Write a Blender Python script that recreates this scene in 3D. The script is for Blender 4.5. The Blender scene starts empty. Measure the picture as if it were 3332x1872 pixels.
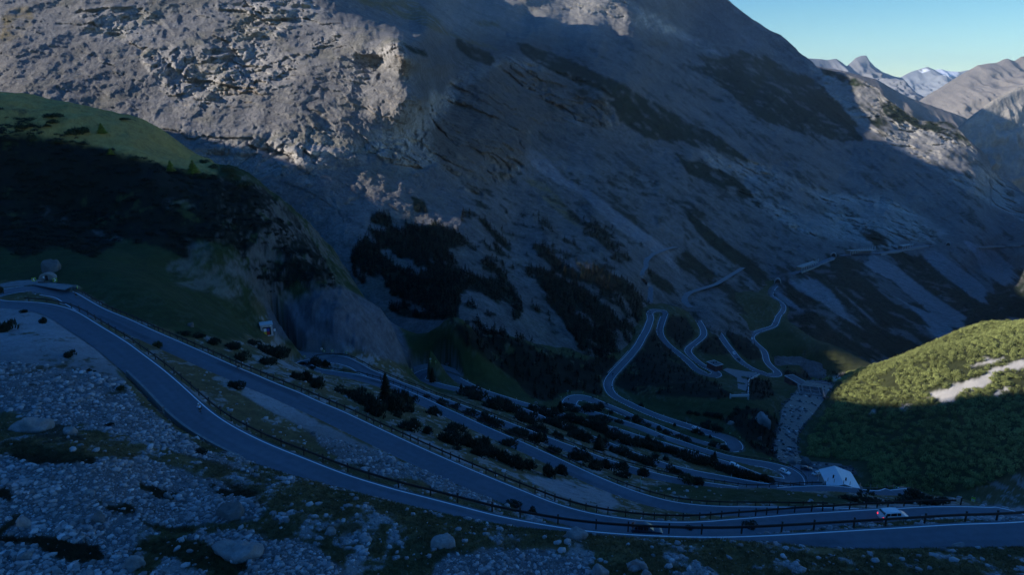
import bpy, bmesh, math, random
import numpy as np
from mathutils import Vector, Matrix
random.seed(7)
RNG = np.random.default_rng(11)
SC = bpy.context.scene
COL = SC.collection
F = 2221.0                      # focal length in photo pixels (24 mm on 36 mm, 3332 px wide)
PITCH = math.radians(16.0)
CP, SP = math.cos(PITCH), math.sin(PITCH)

# ---------------------------------------------------------------- camera
cam_d = bpy.data.cameras.new("camera"); cam_d.sensor_width = 36.0; cam_d.lens = 24.0
cam_d.clip_start = 1.0; cam_d.clip_end = 60000.0
cam = bpy.data.objects.new("camera", cam_d); COL.objects.link(cam)
cam.rotation_euler = (math.radians(90) - PITCH, 0, 0)
SC.camera = cam

def ray(x, y):
    """direction (forward depth 1) through a survey point of the photograph"""
    cx = (np.asarray(x, float) - 1666.0) / F; cy = (936.0 - np.asarray(y, float)) / F
    return np.stack([cx, CP + cy * SP, -SP + cy * CP], -1)
def at_w(x, y, w):
    return ray(x, y) * np.asarray(w, float)[..., None]
def at_z(x, y, z):
    r = ray(x, y); return r * (np.asarray(z, float) / r[..., 2])[..., None]
def project(P):
    P = np.asarray(P, float)
    fw = P[..., 1] * CP - P[..., 2] * SP; up = P[..., 1] * SP + P[..., 2] * CP
    fw = np.maximum(fw, 1e-3)
    return 1666.0 + F * P[..., 0] / fw, 936.0 - F * up / fw, fw

# ---------------------------------------------------------------- noise
def _hash(ix, iy, iz, seed):
    h = (ix.astype(np.uint32) * np.uint32(374761393) + iy.astype(np.uint32) * np.uint32(668265263)
         + iz.astype(np.uint32) * np.uint32(2246822519) + np.uint32((seed * 974634241) & 0xffffffff))
    h = (h ^ (h >> np.uint32(13))) * np.uint32(1274126177)
    h = h ^ (h >> np.uint32(16))
    return (h & np.uint32(0xffffff)).astype(np.float32) / np.float32(0x7fffff) - np.float32(1)
def vnoise(x, y, z, seed=0):
    fx, fy, fz = np.floor(x), np.floor(y), np.floor(z)
    ix, iy, iz = fx.astype(np.int64), fy.astype(np.int64), fz.astype(np.int64)
    x = (x - fx).astype(np.float32); y = (y - fy).astype(np.float32); z = (z - fz).astype(np.float32)
    x = x * x * x * (x * (x * 6 - 15) + 10); y = y * y * y * (y * (y * 6 - 15) + 10); z = z * z * z * (z * (z * 6 - 15) + 10)
    out = 0
    for dz in (0, 1):
        wz = z if dz else 1 - z
        for dy in (0, 1):
            wy = y if dy else 1 - y
            a = _hash(ix, iy + dy, iz + dz, seed); b = _hash(ix + 1, iy + dy, iz + dz, seed)
            out = out + (a + (b - a) * x) * wy * wz
    return out
def fbm(P, scale, octv=4, gain=0.5, seed=0, ridged=False):
    """scale: metres per feature, scalar or xyz"""
    s = np.broadcast_to(np.asarray(scale, float), (3,))
    x, y, z = P[..., 0] / s[0], P[..., 1] / s[1], P[..., 2] / s[2]
    t = 0.0; a = 1.0; n = 0.0
    for o in range(octv):
        v = vnoise(x + 17.3 * o, y - 9.1 * o, z + 5.7 * o, seed + o)
        if ridged: v = 1 - 2 * np.abs(v)
        t = t + a * v; n += a; a *= gain
        x, y, z = 2.03 * x, 2.03 * y, 2.03 * z
    return t / n
def worley(P, scale, seed=0):
    """cellular noise: distance to nearest and second nearest cell centre, random value of the cell"""
    s = np.broadcast_to(np.asarray(scale, float), (3,))
    q = [P[..., k].ravel() / s[k] for k in range(3)]; ci = [np.floor(v).astype(np.int64) for v in q]
    f1 = np.full(q[0].shape, 9.0, np.float32); f2 = f1.copy(); r = np.zeros(q[0].shape, np.float32)
    for dx in (-1, 0, 1):
        for dy in (-1, 0, 1):
            for dz in (-1, 0, 1):
                ix, iy, iz = ci[0] + dx, ci[1] + dy, ci[2] + dz; d = 0
                for k, (i, v) in enumerate(zip((ix, iy, iz), q)):
                    d = d + (i + .5 + .45 * _hash(ix, iy, iz, seed + 11 * k) - v) ** 2
                d = np.sqrt(d).astype(np.float32); m = d < f1
                f2 = np.where(m, f1, np.minimum(f2, d)); r = np.where(m, _hash(ix, iy, iz, seed + 77), r); f1 = np.where(m, d, f1)
    sh = P.shape[:-1]; return f1.reshape(sh), f2.reshape(sh), r.reshape(sh)
def sstep(a, b, x):
    t = np.clip((x - a) / (b - a), 0, 1); return t * t * (3 - 2 * t)
def mix(a, b, t):
    return a + (b - a) * t
def inpoly(x, y, poly):
    r = np.zeros(x.shape, bool); n = len(poly)
    px = [p[0] for p in poly]; py = [p[1] for p in poly]
    bb = (x >= min(px)) & (x <= max(px)) & (y >= min(py)) & (y <= max(py))
    xs, ys = x[bb], y[bb]; rr = np.zeros(xs.shape, bool)
    for i in range(n):
        x0, y0 = poly[i]; x1, y1 = poly[(i + 1) % n]
        if y0 == y1: continue
        c = ((y0 > ys) != (y1 > ys)) & (xs < (x1 - x0) * (ys - y0) / (y1 - y0) + x0)
        rr ^= c
    r[bb] = rr
    return r
def tps_fit(Q, v, lam=1e-4):
    n = len(Q); d = np.linalg.norm(Q[:, None] - Q[None], axis=-1)
    K = np.where(d > 1e-9, d * d * np.log(np.maximum(d, 1e-9)), 0) + lam * np.eye(n)
    A = np.zeros((n + 3, n + 3)); A[:n, :n] = K; A[:n, n] = 1; A[:n, n + 1:] = Q; A[n, :n] = 1; A[n + 1:, :n] = Q.T
    b = np.zeros(n + 3); b[:n] = v
    return Q, np.linalg.solve(A, b)
def tps_eval(fit, X):
    Q, c = fit; n = len(Q); out = np.empty(len(X))
    for i in range(0, len(X), 4000):
        x = X[i:i + 4000]; d2 = ((x[:, None] - Q[None]) ** 2).sum(-1)
        K = 0.5 * d2 * np.log(np.maximum(d2, 1e-18))
        out[i:i + 4000] = K @ c[:n] + c[n] + x @ c[n + 1:]
    return out
def bilin(G, fi, fj):
    """sample grid G (rows, cols) at float indices"""
    h, w = G.shape[:2]
    fi = np.clip(fi, 0, h - 1.001); fj = np.clip(fj, 0, w - 1.001)
    i = fi.astype(int); j = fj.astype(int); a = fi - i; b = fj - j
    if G.ndim == 3: a = a[..., None]; b = b[..., None]
    return (G[i, j] * (1 - a) * (1 - b) + G[i + 1, j] * a * (1 - b) + G[i, j + 1] * (1 - a) * b + G[i + 1, j + 1] * a * b)

# ---------------------------------------------------------------- objects
def tag(o, label=None, cat=None, group=None, kind=None):
    if label: o["label"] = label
    if cat: o["category"] = cat
    if group: o["group"] = group
    if kind: o["kind"] = kind
    return o
def mesh_np(name, V, faces, mat, smooth=False, color=None, parent=None):
    """faces: (n,3)/(n,4) int array"""
    me = bpy.data.meshes.new(name)
    V = np.ascontiguousarray(V, np.float32); faces = np.ascontiguousarray(faces, np.int32)
    nf, k = faces.shape
    me.vertices.add(len(V)); me.vertices.foreach_set("co", V.ravel())
    me.loops.add(nf * k); me.loops.foreach_set("vertex_index", faces.ravel())
    me.polygons.add(nf); me.polygons.foreach_set("loop_start", np.arange(0, nf * k, k, dtype=np.int32))
    me.polygons.foreach_set("loop_total", np.full(nf, k, np.int32))
    if smooth: me.polygons.foreach_set("use_smooth", np.ones(nf, bool))
    me.update(calc_edges=True)
    if color is not None:
        at = me.color_attributes.new("albedo", 'FLOAT_COLOR', 'POINT')
        c = np.ones((len(V), 4), np.float32); c[:, :color.shape[1]] = color
        at.data.foreach_set("color", c.ravel())
    me.materials.append(mat)
    o = bpy.data.objects.new(name, me); COL.objects.link(o)
    if parent: o.parent = parent
    return o
def grid_faces(r, c):
    i = np.arange(r - 1)[:, None] * c + np.arange(c - 1)[None]
    i = i.ravel(); return np.stack([i, i + 1, i + c + 1, i + c], 1)
def empty(name, loc=(0, 0, 0), rotz=0.0, parent=None):
    o = bpy.data.objects.new(name, None); COL.objects.link(o)
    o.empty_display_size = 0.3; o.location = loc; o.rotation_euler = (0, 0, rotz)
    if parent: o.parent = parent
    return o
def copy_tree(o, parent=None):
    c = o.copy(); COL.objects.link(c)
    if parent: c.parent = parent
    for ch in list(o.children): copy_tree(ch, c)
    return c

class MB:
    """collects simple solids and links them as one mesh object"""
    def __init__(s): s.v = []; s.f = []
    def add(s, vs, fs):
        b = len(s.v); s.v += [tuple(v) for v in vs]; s.f += [tuple(b + i for i in f) for f in fs]; return s
    def box(s, c, d, rz=0.0, top=1.0):
        x, y, z = d[0] / 2, d[1] / 2, d[2] / 2; ca, sa = math.cos(rz), math.sin(rz); vs = []
        for sz in (-1, 1):
            k = top if sz > 0 else 1.0
            for sx, sy in ((-1, -1), (1, -1), (1, 1), (-1, 1)):
                a, b = sx * x * k, sy * y * k
                vs.append((c[0] + a * ca - b * sa, c[1] + a * sa + b * ca, c[2] + sz * z))
        return s.add(vs, [(3, 2, 1, 0), (4, 5, 6, 7), (0, 1, 5, 4), (1, 2, 6, 5), (2, 3, 7, 6), (3, 0, 4, 7)])
    def tube(s, pts, r, n=8, cap=True):
        pts = [Vector(p) for p in pts]; rs = r if isinstance(r, (list, tuple)) else [r] * len(pts); b = len(s.v)
        ref = None
        for i, p in enumerate(pts):
            t = (pts[min(i + 1, len(pts) - 1)] - pts[max(i - 1, 0)]).normalized()
            if ref is None: ref = t.orthogonal().normalized()
            ref = (ref - t * ref.dot(t)).normalized(); bi = t.cross(ref)
            for k in range(n):
                a = 2 * math.pi * k / n
                s.v.append(tuple(p + (ref * math.cos(a) + bi * math.sin(a)) * rs[i]))
        for i in range(len(pts) - 1):
            for k in range(n):
                s.f.append((b + i * n + k, b + i * n + (k + 1) % n, b + (i + 1) * n + (k + 1) % n, b + (i + 1) * n + k))
        if cap:
            s.f.append(tuple(b + k for k in reversed(range(n)))); s.f.append(tuple(b + (len(pts) - 1) * n + k for k in range(n)))
        return s
    def ring(s, c, R, r, axis='Y', n=20, m=6):
        b = len(s.v)
        for i in range(n):
            a = 2 * math.pi * i / n
            for j in range(m):
                q = 2 * math.pi * j / m; rr = R + r * math.cos(q); h = r * math.sin(q)
                p = (rr * math.cos(a), h, rr * math.sin(a)) if axis == 'Y' else (rr * math.cos(a), rr * math.sin(a), h)
                s.v.append((c[0] + p[0], c[1] + p[1], c[2] + p[2]))
        for i in range(n):
            for j in range(m):
                s.f.append((b + i * m + j, b + i * m + (j + 1) % m, b + ((i + 1) % n) * m + (j + 1) % m, b + ((i + 1) % n) * m + j))
        return s
    def build(s, name, mat, parent=None, smooth=False, bevel=0.0):
        me = bpy.data.meshes.new(name); me.from_pydata(s.v, [], s.f); me.update()
        bm = bmesh.new(); bm.from_mesh(me); bmesh.ops.recalc_face_normals(bm, faces=bm.faces)
        if bevel: bmesh.ops.bevel(bm, geom=list(bm.edges), offset=bevel, segments=2, affect='EDGES', clamp_overlap=True)
        bm.to_mesh(me); bm.free()
        if smooth:
            for p in me.polygons: p.use_smooth = True
        me.materials.append(mat)
        o = bpy.data.objects.new(name, me); COL.objects.link(o)
        if parent: o.parent = parent
        return o

# ---------------------------------------------------------------- materials
def new_mat(name):
    m = bpy.data.materials.new(name); m.use_nodes = True
    return m, m.node_tree.nodes, m.node_tree.links, m.node_tree.nodes["Principled BSDF"]
def paint(name, rgb, rough=0.6, metal=0.0, var=0.12, scale=3.0, bump=0.0, spec=0.4, coat=0.0):
    m, n, l, b = new_mat(name)
    tc = n.new("ShaderNodeTexCoord"); ns = n.new("ShaderNodeTexNoise"); ns.inputs["Scale"].default_value = scale; ns.inputs["Detail"].default_value = 5
    l.new(tc.outputs["Object"], ns.inputs["Vector"])
    mr = n.new("ShaderNodeMapRange"); mr.inputs["To Min"].default_value = 1 - var * 2; mr.inputs["To Max"].default_value = 1 + var * 2
    l.new(ns.outputs["Fac"], mr.inputs["Value"])
    mx = n.new("ShaderNodeVectorMath"); mx.operation = 'SCALE'; mx.inputs[0].default_value = rgb
    l.new(mr.outputs["Result"], mx.inputs["Scale"]); l.new(mx.outputs[0], b.inputs["Base Color"])
    b.inputs["Roughness"].default_value = rough; b.inputs["Metallic"].default_value = metal
    b.inputs["Specular IOR Level"].default_value = spec; b.inputs["Coat Weight"].default_value = coat
    if bump:
        bp = n.new("ShaderNodeBump"); bp.inputs["Strength"].default_value = bump; bp.inputs["Distance"].default_value = 0.05
        l.new(ns.outputs["Fac"], bp.inputs["Height"]); l.new(bp.outputs[0], b.inputs["Normal"])
    return m
def ground_mat(name, scales, var=0.35, bump=0.6, dist=0.3):
    """terrain: albedo attribute modulated by procedural noise at two scales (metres), with bump"""
    m, n, l, b = new_mat(name)
    at = n.new("ShaderNodeAttribute"); at.attribute_name = "albedo"
    geo = n.new("ShaderNodeNewGeometry")
    hs = []
    for k, sc in enumerate(scales):
        ns = n.new("ShaderNodeTexNoise"); ns.inputs["Scale"].default_value = 1.0 / sc
        ns.inputs["Detail"].default_value = 6; ns.inputs["Roughness"].default_value = 0.65
        l.new(geo.outputs["Position"], ns.inputs["Vector"]); hs.append(ns.outputs["Fac"])
    ad = n.new("ShaderNodeMath"); ad.operation = 'ADD'; l.new(hs[0], ad.inputs[0]); l.new(hs[-1], ad.inputs[1])
    mr = n.new("ShaderNodeMapRange"); mr.inputs["From Min"].default_value = 0.6; mr.inputs["From Max"].default_value = 1.4
    mr.inputs["To Min"].default_value = 1 - var; mr.inputs["To Max"].default_value = 1 + var
    l.new(ad.outputs[0], mr.inputs["Value"])
    sc = n.new("ShaderNodeVectorMath"); sc.operation = 'SCALE'
    l.new(at.outputs["Color"], sc.inputs[0]); l.new(mr.outputs["Result"], sc.inputs["Scale"])
    l.new(sc.outputs[0], b.inputs["Base Color"])
    b.inputs["Roughness"].default_value = 0.95; b.inputs["Specular IOR Level"].default_value = 0.15
    bp = n.new("ShaderNodeBump"); bp.inputs["Strength"].default_value = bump; bp.inputs["Distance"].default_value = dist
    l.new(ad.outputs[0], bp.inputs["Height"]); l.new(bp.outputs[0], b.inputs["Normal"])
    return m
# ---------------------------------------------------------------- the road, surveyed along its white edge lines
HALF = 2.75                      # half width between the white lines (m)
SEG = {
 'A': ([(3332,1699),(3140,1706),(2991,1715),(2841,1724),(2692,1733),(2558,1741),(2458,1746),(2359,1749),(2259,1749),(2160,1746),(2060,1742),(1998,1737),(1911,1730),(1799,1714),(1699,1696),(1600,1676),(1523,1655),(1448,1636),(1373,1616),(1299,1598),(1224,1576),(1149,1553),(1075,1526),(1000,1496),(923,1466),(848,1434),(773,1396),(723,1366),(686,1339),(649,1307),(587,1250),(524,1197),(460,1149),(423,1121),(373,1089),(323,1059),(264,1022),(224,1004),(199,997),(149,987),(100,983),(62,981)],
       {3332:-50, 62:-51}, 1),
 'B': ([(20,937),(62,931),(119,928),(174,931),(211,940),(249,954),(299,983),(348,1009),(423,1040),(498,1075),(572,1107),(640,1136),(753,1187),(823,1216),(898,1248),(972,1277),(1034,1306),(1109,1338),(1203,1381),(1249,1402),(1373,1459),(1498,1514),(1600,1557),(1699,1597),(1799,1637),(1898,1666),(1973,1681),(2062,1694),(2120,1699),(2234,1701),(2309,1698),(2383,1691),(2483,1684),(2583,1675),(2692,1669),(2816,1661),(2941,1655),(3040,1650),(3140,1650),(3215,1653),(3289,1659),(3400,1672)],
       {20:-52.5, 640:-57.5, 1132:-62.5, 2062:-66, 3289:-68.5}, -1),
 'C': ([(3500,1722),(3300,1704),(3100,1686),(2920,1667),(2774,1655),(2645,1653),(2483,1651),(2359,1650),(2259,1644),(2184,1633),(2122,1617),(2072,1602),(1998,1574),(1923,1542),(1848,1507),(1774,1473),(1716,1447),(1654,1420),(1575,1386),(1500,1351),(1432,1320),(1383,1296),(1333,1275),(1285,1255),(1241,1240),(1208,1231),(1159,1218),(1109,1212)],
       {3500:-85, 2774:-88, 2135:-93, 1109:-103}, 1),
 'D': ([(1034,1163),(1059,1159),(1084,1158),(1109,1159),(1134,1164),(1159,1176),(1183,1188),(1208,1203),(1248,1219),(1276,1231),(1303,1243),(1358,1263),(1407,1284),(1457,1301),(1500,1317),(1567,1342),(1622,1363),(1697,1391),(1749,1410),(1811,1434),(1886,1461),(1960,1490),(2035,1513),(2122,1537),(2207,1557),(2299,1571),(2378,1582),(2456,1592)],
       {1034:-105, 2082:-112, 2456:-116}, -1),
 'E': ([(2958,1606),(2891,1606),(2792,1605),(2700,1601),(2558,1584),(2458,1569),(2359,1551),(2259,1532),(2177,1512),(2110,1489),(2032,1461),(1968,1435),(1911,1412),(1848,1386),(1799,1369),(1719,1335),(1659,1314),(1614,1302),(1565,1284),(1510,1266),(1457,1255),(1402,1240)],
       {2958:-119, 2135:-130, 1402:-138}, 1),
 'F': ([(1340,1228),(1345,1219),(1358,1210),(1378,1203),(1400,1199),(1422,1199),(1450,1204),(1477,1217),(1500,1231),(1532,1248),(1587,1272),(1649,1292),(1699,1308),(1769,1327),(1843,1348),(1920,1370),(2010,1395),(2067,1414),(2110,1426),(2160,1440),(2242,1465),(2336,1494),(2393,1511),(2428,1526),(2478,1545)],
       {1340:-141, 2478:-153}, -1),
 'G': ([(2618,1566),(2613,1552),(2600,1540),(2570,1523),(2508,1507),(2433,1495),(2371,1484),(2341,1475),(2286,1459),(2209,1433),(2165,1419),(2097,1391),(2047,1375),(1998,1359),(1948,1344),(1918,1335),(1888,1325)],
       {2618:-155, 1888:-164}, 1),
 'H': ([(1830,1309),(1833,1302),(1843,1292),(1858,1287),(1883,1285),(1906,1288),(1933,1297),(1973,1313),(2022,1333),(2087,1362),(2135,1380),(2184,1400),(2234,1419),(2274,1433)],
       {1830:-165.5, 2274:-172.5}, -1),
 'I': ([(2415,1448),(2406,1436),(2383,1424),(2346,1413),(2296,1399),(2247,1383),(2184,1363),(2135,1346),(2085,1324)],
       {2415:-174.5, 2085:-178.5}, 1),
}
# beyond the bridge both edges are visible: centre line (x, y) with heights at a few stations
FARC = [(2040,1313),(2018,1302),(1993,1285),(1981,1266),(1978,1250,-181),(1984,1233),(1999,1213),(2024,1186),(2048,1160),(2075,1126),(2090,1098),(2102,1078),(2112,1053),(2117,1035),(2114,1021),
 (2124,1011),(2141,1009,-190),(2158,1012),(2164,1020),(2160,1030),(2151,1056),(2147,1075),(2150,1092),(2160,1108),(2178,1128),(2210,1153),(2245,1183),(2264,1203),(2283,1218),(2306,1227),(2326,1227,-203),(2336,1221),(2332,1213),(2316,1205),(2295,1195),(2270,1178),(2250,1160),
 (2239,1145),(2243,1132),(2262,1117),(2285,1097),(2290,1082,-208),(2283,1062),(2268,1038),(2256,1022),(2262,1015),(2280,1015,-212),(2300,1018),(2309,1028),(2318,1052),(2338,1083),(2363,1120),(2385,1148),(2407,1174),(2435,1194),(2467,1212),(2500,1223),(2522,1224,-226),(2533,1219),(2526,1208),(2509,1194),(2495,1176),(2490,1156),(2483,1141),(2458,1118),
 (2446,1103,-232),(2447,1092),(2463,1081),(2486,1073),(2515,1063),(2525,1050),(2533,1030),(2547,1012,-240),(2549,998),(2542,987),(2520,971),(2508,960),(2514,942),(2530,926,-247)]

def seg_center(name):
    pts, zk, side = SEG[name]
    x = np.array([p[0] for p in pts], float); y = np.array([p[1] for p in pts], float)
    ks = sorted(zk); z = np.interp(x, ks, [zk[k] for k in ks])
    P = at_z(x, y, z)
    T = np.gradient(P[:, :2], axis=0); T /= np.linalg.norm(T, axis=1)[:, None]
    for _ in range(2):
        T[1:-1] = (T[:-2] + 2 * T[1:-1] + T[2:]) / 4; T /= np.linalg.norm(T, axis=1)[:, None]
    Nl = np.stack([-T[:, 1], T[:, 0]], 1)
    P[:, :2] += Nl * (HALF * side)
    return P
def hermite(p0, t0, p1, t1, n):
    u = np.linspace(0, 1, n)[1:-1, None]
    return (2*u**3-3*u**2+1)*p0 + (u**3-2*u**2+u)*t0 + (-2*u**3+3*u**2)*p1 + (u**3-u**2)*t1
def end_t(P, first):
    t = (P[1] - P[0]) if first else (P[-1] - P[-2]); t = t * np.array([1, 1, 0]); return t / np.linalg.norm(t)
def resample(P, step=1.0):
    # Catmull-Rom densify, then even spacing, then light smoothing
    Q = np.vstack([2 * P[0] - P[1], P, 2 * P[-1] - P[-2]]); out = []
    for i in range(1, len(Q) - 2):
        p0, p1, p2, p3 = Q[i - 1], Q[i], Q[i + 1], Q[i + 2]; u = np.linspace(0, 1, 9)[:-1, None]
        out.append(0.5 * (2*p1 + (p2-p0)*u + (2*p0-5*p1+4*p2-p3)*u**2 + (3*p1-p0-3*p2+p3)*u**3))
    out.append(P[-1:]); C = np.vstack(out)
    d = np.concatenate([[0], np.cumsum(np.linalg.norm(np.diff(C[:, :2], axis=0), axis=1))])
    keep = np.concatenate([[True], np.diff(d) > 1e-6]); C = C[keep]; d = d[keep]
    s = np.arange(0, d[-1], step); R = np.stack([np.interp(s, d, C[:, k]) for k in range(3)], 1)
    for _ in range(6): R[1:-1] = (R[:-2] + 2 * R[1:-1] + R[2:]) / 4
    for _ in range(60): R[1:-1, 2] = (R[:-2, 2] + 2 * R[1:-1, 2] + R[2:, 2]) / 4
    return R
def build_chain():
    parts = [seg_center(k) for k in "ABCDEFGHI"]
    x = np.array([p[0] for p in FARC], float); y = np.array([p[1] for p in FARC], float)
    ki = [i for i, p in enumerate(FARC) if len(p) > 2]; z = np.interp(range(len(FARC)), [-4] + ki, [-179] + [FARC[i][2] for i in ki])
    parts.append(at_z(x, y, z))
    chains = []
    cur = parts[0]
    for k in range(1, len(parts)):
        nx = parts[k]; p0, p1 = cur[-1], nx[0]; gap = np.linalg.norm((p1 - p0)[:2])
        if k == 2:                 # B and C meet far outside the frame
            e = np.array([[150, 112, -71], [185, 118, -74], [205, 130, -78], [198, 140, -80], [172, 137, -83], [145, 129, -84.5]], float)
            cur = np.vstack([cur, e, nx]); continue
        m = {1: 2.2, 3: 2.2, 4: 1.0, 5: 1.6, 6: 1.7, 7: 1.8, 8: 1.5}.get(k, 1.0) * gap
        if k == 4:
            e = np.array([[97, 183, -117], [112, 181, -117.6], [124, 184, -118.2]], float)
            cur = np.vstack([cur, e, nx]); continue
        h = hermite(p0, end_t(cur, False) * m, p1, end_t(nx, True) * m, 7)
        cur = np.vstack([cur, h, nx])
    start = cur[0] + np.array([[60, 6, 0.5], [30, 3, 0.3]])
    return resample(np.vstack([start, cur]))
ROAD = build_chain()
RT = np.gradient(ROAD[:, :2], axis=0); RT /= np.linalg.norm(RT, axis=1)[:, None]
RN = np.stack([-RT[:, 1], RT[:, 0]], 1)                      # left normal
_k = RT[:-1, 0] * RT[1:, 1] - RT[:-1, 1] * RT[1:, 0]; _k = np.append(_k, 0)
_k = np.convolve(_k, np.ones(15) / 15, 'same')               # curvature, + = left turn
WID = 2.6 * sstep(0.03, 0.085, np.abs(_k)); WID = np.convolve(WID, np.ones(9) / 9, 'same')
HL = HALF + np.where(_k > 0, WID, 0); HR = HALF + np.where(_k < 0, WID, 0)
def road_at(px, py):
    """index of the road station that projects nearest to a survey point"""
    X, Y, W = project(ROAD); d = (X - px) ** 2 + ((Y - py) * 1.5) ** 2
    return int(np.argmin(d))
# ---------------------------------------------------------------- near hillside as one height field over (azimuth, distance)
# height control points: survey point + distance, or survey point + height
CW = [ # (x, y, forward depth)
 (0,1872,58),(430,1872,58),(870,1872,57),(1300,1872,59),(1666,1872,60),(2000,1872,62),(2500,1872,63),(3000,1872,65),(3332,1872,66),(-500,1872,60),(3800,1872,68),(1666,2300,40),(600,2300,40),(2800,2300,42),
 (0,1400,92),(300,1500,77),(0,1200,116),(200,1250,113),(300,1330,104),(600,1600,76),(430,1420,92),(250,1120,135),(100,1060,148),(-300,1200,120),(-500,1000,170),(-500,1500,80),
 (870,1545,84),(1000,1578,79),(1199,1632,74),(1350,1668,72),
 (1500,1692,71.5),(1600,1710,71.5),(1724,1725,71.5),(1836,1733,71.8),(2000,1747,72),(2150,1755,72.2),(2359,1758,72.6),(2540,1770,73),(2700,1781,73),(2880,1787,73),(3065,1790,72.6),(3332,1800,72),
 (100,900,210),(500,950,200),(700,1060,203),(870,1097,268),(300,870,218),(500,800,265),(300,700,292),(500,600,304),(700,700,308),(800,850,290),(950,850,312),(0,600,292),(0,450,312),(0,800,240),(-500,800,250),(-500,500,310),
 (0,315,332),(164,332,332),(276,350,331),(358,371,330),(457,388,328),(526,427,326),(582,500,322),(640,530,321),(733,540,322),(841,595,325),(900,650,328),(960,700,328),(1020,790,328),(1060,850,328),(1111,934,326),(1160,980,327),(1262,1017,332),(1370,1034,347),(1469,1038,366),(-500,290,330),
 (1030,950,300),(1100,1050,292),(1200,1080,302),(1280,1150,318),(1150,1135,288),(1000,1132,282),(950,1040,292),(1450,1130,366),(1650,1225,378),(1600,1150,388),(1750,1250,388),(1800,1200,412),(1900,1250,416),(1550,1080,380),(1380,1120,345),
 (1650,1090,402),(1800,1150,432),(1900,1170,450),(2000,1165,480),(2060,1120,520),(2090,1060,570),(2088,1005,612),(2130,996,628),(2190,1003,645),(2240,1000,690),(2330,1003,692),(2440,1072,692),(2500,1046,745),(2545,982,805),(2490,955,855),(2530,912,925),(2575,1000,805),(2590,1060,735),(2650,1150,645),(2720,1200,620),(2100,1180,480),(2150,1240,440),(2250,1280,415),(2400,1290,415),(2480,1340,390),(2300,1330,398),(2420,1240,500),(2600,1180,600),
 # stream bed and the far bank
 (2625,1300,447),(2590,1350,420),(2562,1400,395),(2553,1440,378),(2548,1485,360),(2600,1520,335),(2680,1490,360),(2680,1530,335),(2750,1510,345),(3000,1620,300),(3200,1650,280),(3332,1650,268),(3700,1650,255),
 (2650,1450,376),(2620,1400,398),(2640,1350,422),(2660,1300,450),(2690,1250,478),(2700,1240,486),(2760,1245,478),(2900,1195,448),(3100,1142,432),(3332,1078,425),(3700,975,420),(2800,1300,432),(3000,1300,382),(3332,1250,368),(3000,1500,326),(3332,1500,298),(3700,1300,350),(3150,1200,398),(2850,1420,380),(3180,1400,336),(2900,1560,318),
]
CW = [(x, y, w * (1.16 if (x < 1100 and w > 317 and y < 860) else 1.0)) for x, y, w in CW]
def road_controls():
    out = []
    for i in range(0, len(ROAD), 9): out.append(ROAD[i] + np.array([0, 0, -0.05]))
    return out
P_c = at_w([c[0] for c in CW], [c[1] for c in CW], [c[2] for c in CW])
crest = [(0,315,332),(164,332,332),(358,371,330),(526,427,326),(640,530,321),(841,595,325),(960,700,328),(1060,850,328),(1111,934,326),(1160,980,327),(1262,1017,332),(1370,1034,347),(-500,290,330)]
crest = [(x, y, w * (1.16 if x < 1100 else 1.0)) for x, y, w in crest]
cb = at_w([c[0] for c in crest], [c[1] for c in crest], [c[2] for c in crest])
back = np.vstack([cb + np.array([4, 45, -26]), cb + np.array([8, 110, -70])])
gcr = at_w([2760,2900,3100,3332,3700],[1245,1195,1140,1075,970],[478,448,432,425,420])
back = np.vstack([back, gcr + np.array([10, 55, -26]), gcr + np.array([20, 140, -75])])
# convex hump that hides the fourth leg of the road
hump = at_w([2350,2500,2620,2750,2850],[1592,1594,1612,1624,1632],[196,194,192,191,190]) + np.array([0,0,0.4])
far = np.array([[-700,700,-160],[-300,800,-200],[0,900,-230],[300,1000,-330],[600,1000,-400],[900,900,-380],[-700,500,-120],[800,600,-330],[500,800,-330],[400,650,-290],[430,560,-240],[100,760,-235],[200,860,-262],[600,700,-330],[340,760,-290],[520,620,-290],[-100,620,-190]], float)
CTRL = np.vstack([P_c, back, hump, far, np.array(road_controls())])
def hkey(X, Y): return np.stack([X / Y * 1.1, np.log(Y / 100.0)], -1)
NU, NY = 1240, 720
UU = np.linspace(-1.08, 1.08, NU); LY = np.linspace(math.log(30), math.log(1000), NY)
def build_hill():
    fit = tps_fit(hkey(CTRL[:, 0], CTRL[:, 1]), CTRL[:, 2] / CTRL[:, 1], 2e-4)
    cu = np.linspace(UU[0], UU[-1], 156); cy = np.linspace(LY[0], LY[-1], 120)
    gu, gy = np.meshgrid(cu, np.exp(cy)); K = hkey(gu.ravel() * gy.ravel(), gy.ravel())
    zc = tps_eval(fit, K).reshape(gu.shape)
    fi = (LY - LY[0]) / (LY[-1] - LY[0]) * 119; fj = (UU - UU[0]) / (UU[-1] - UU[0]) * 155
    I, J = np.meshgrid(fi, fj, indexing='ij')
    Y = np.exp(LY)[:, None] * np.ones(NU)[None]; X = UU[None] * Y
    Z = bilin(zc, I, J) * Y
    return X, Y, Z
HX, HY, HZ = build_hill()
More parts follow.
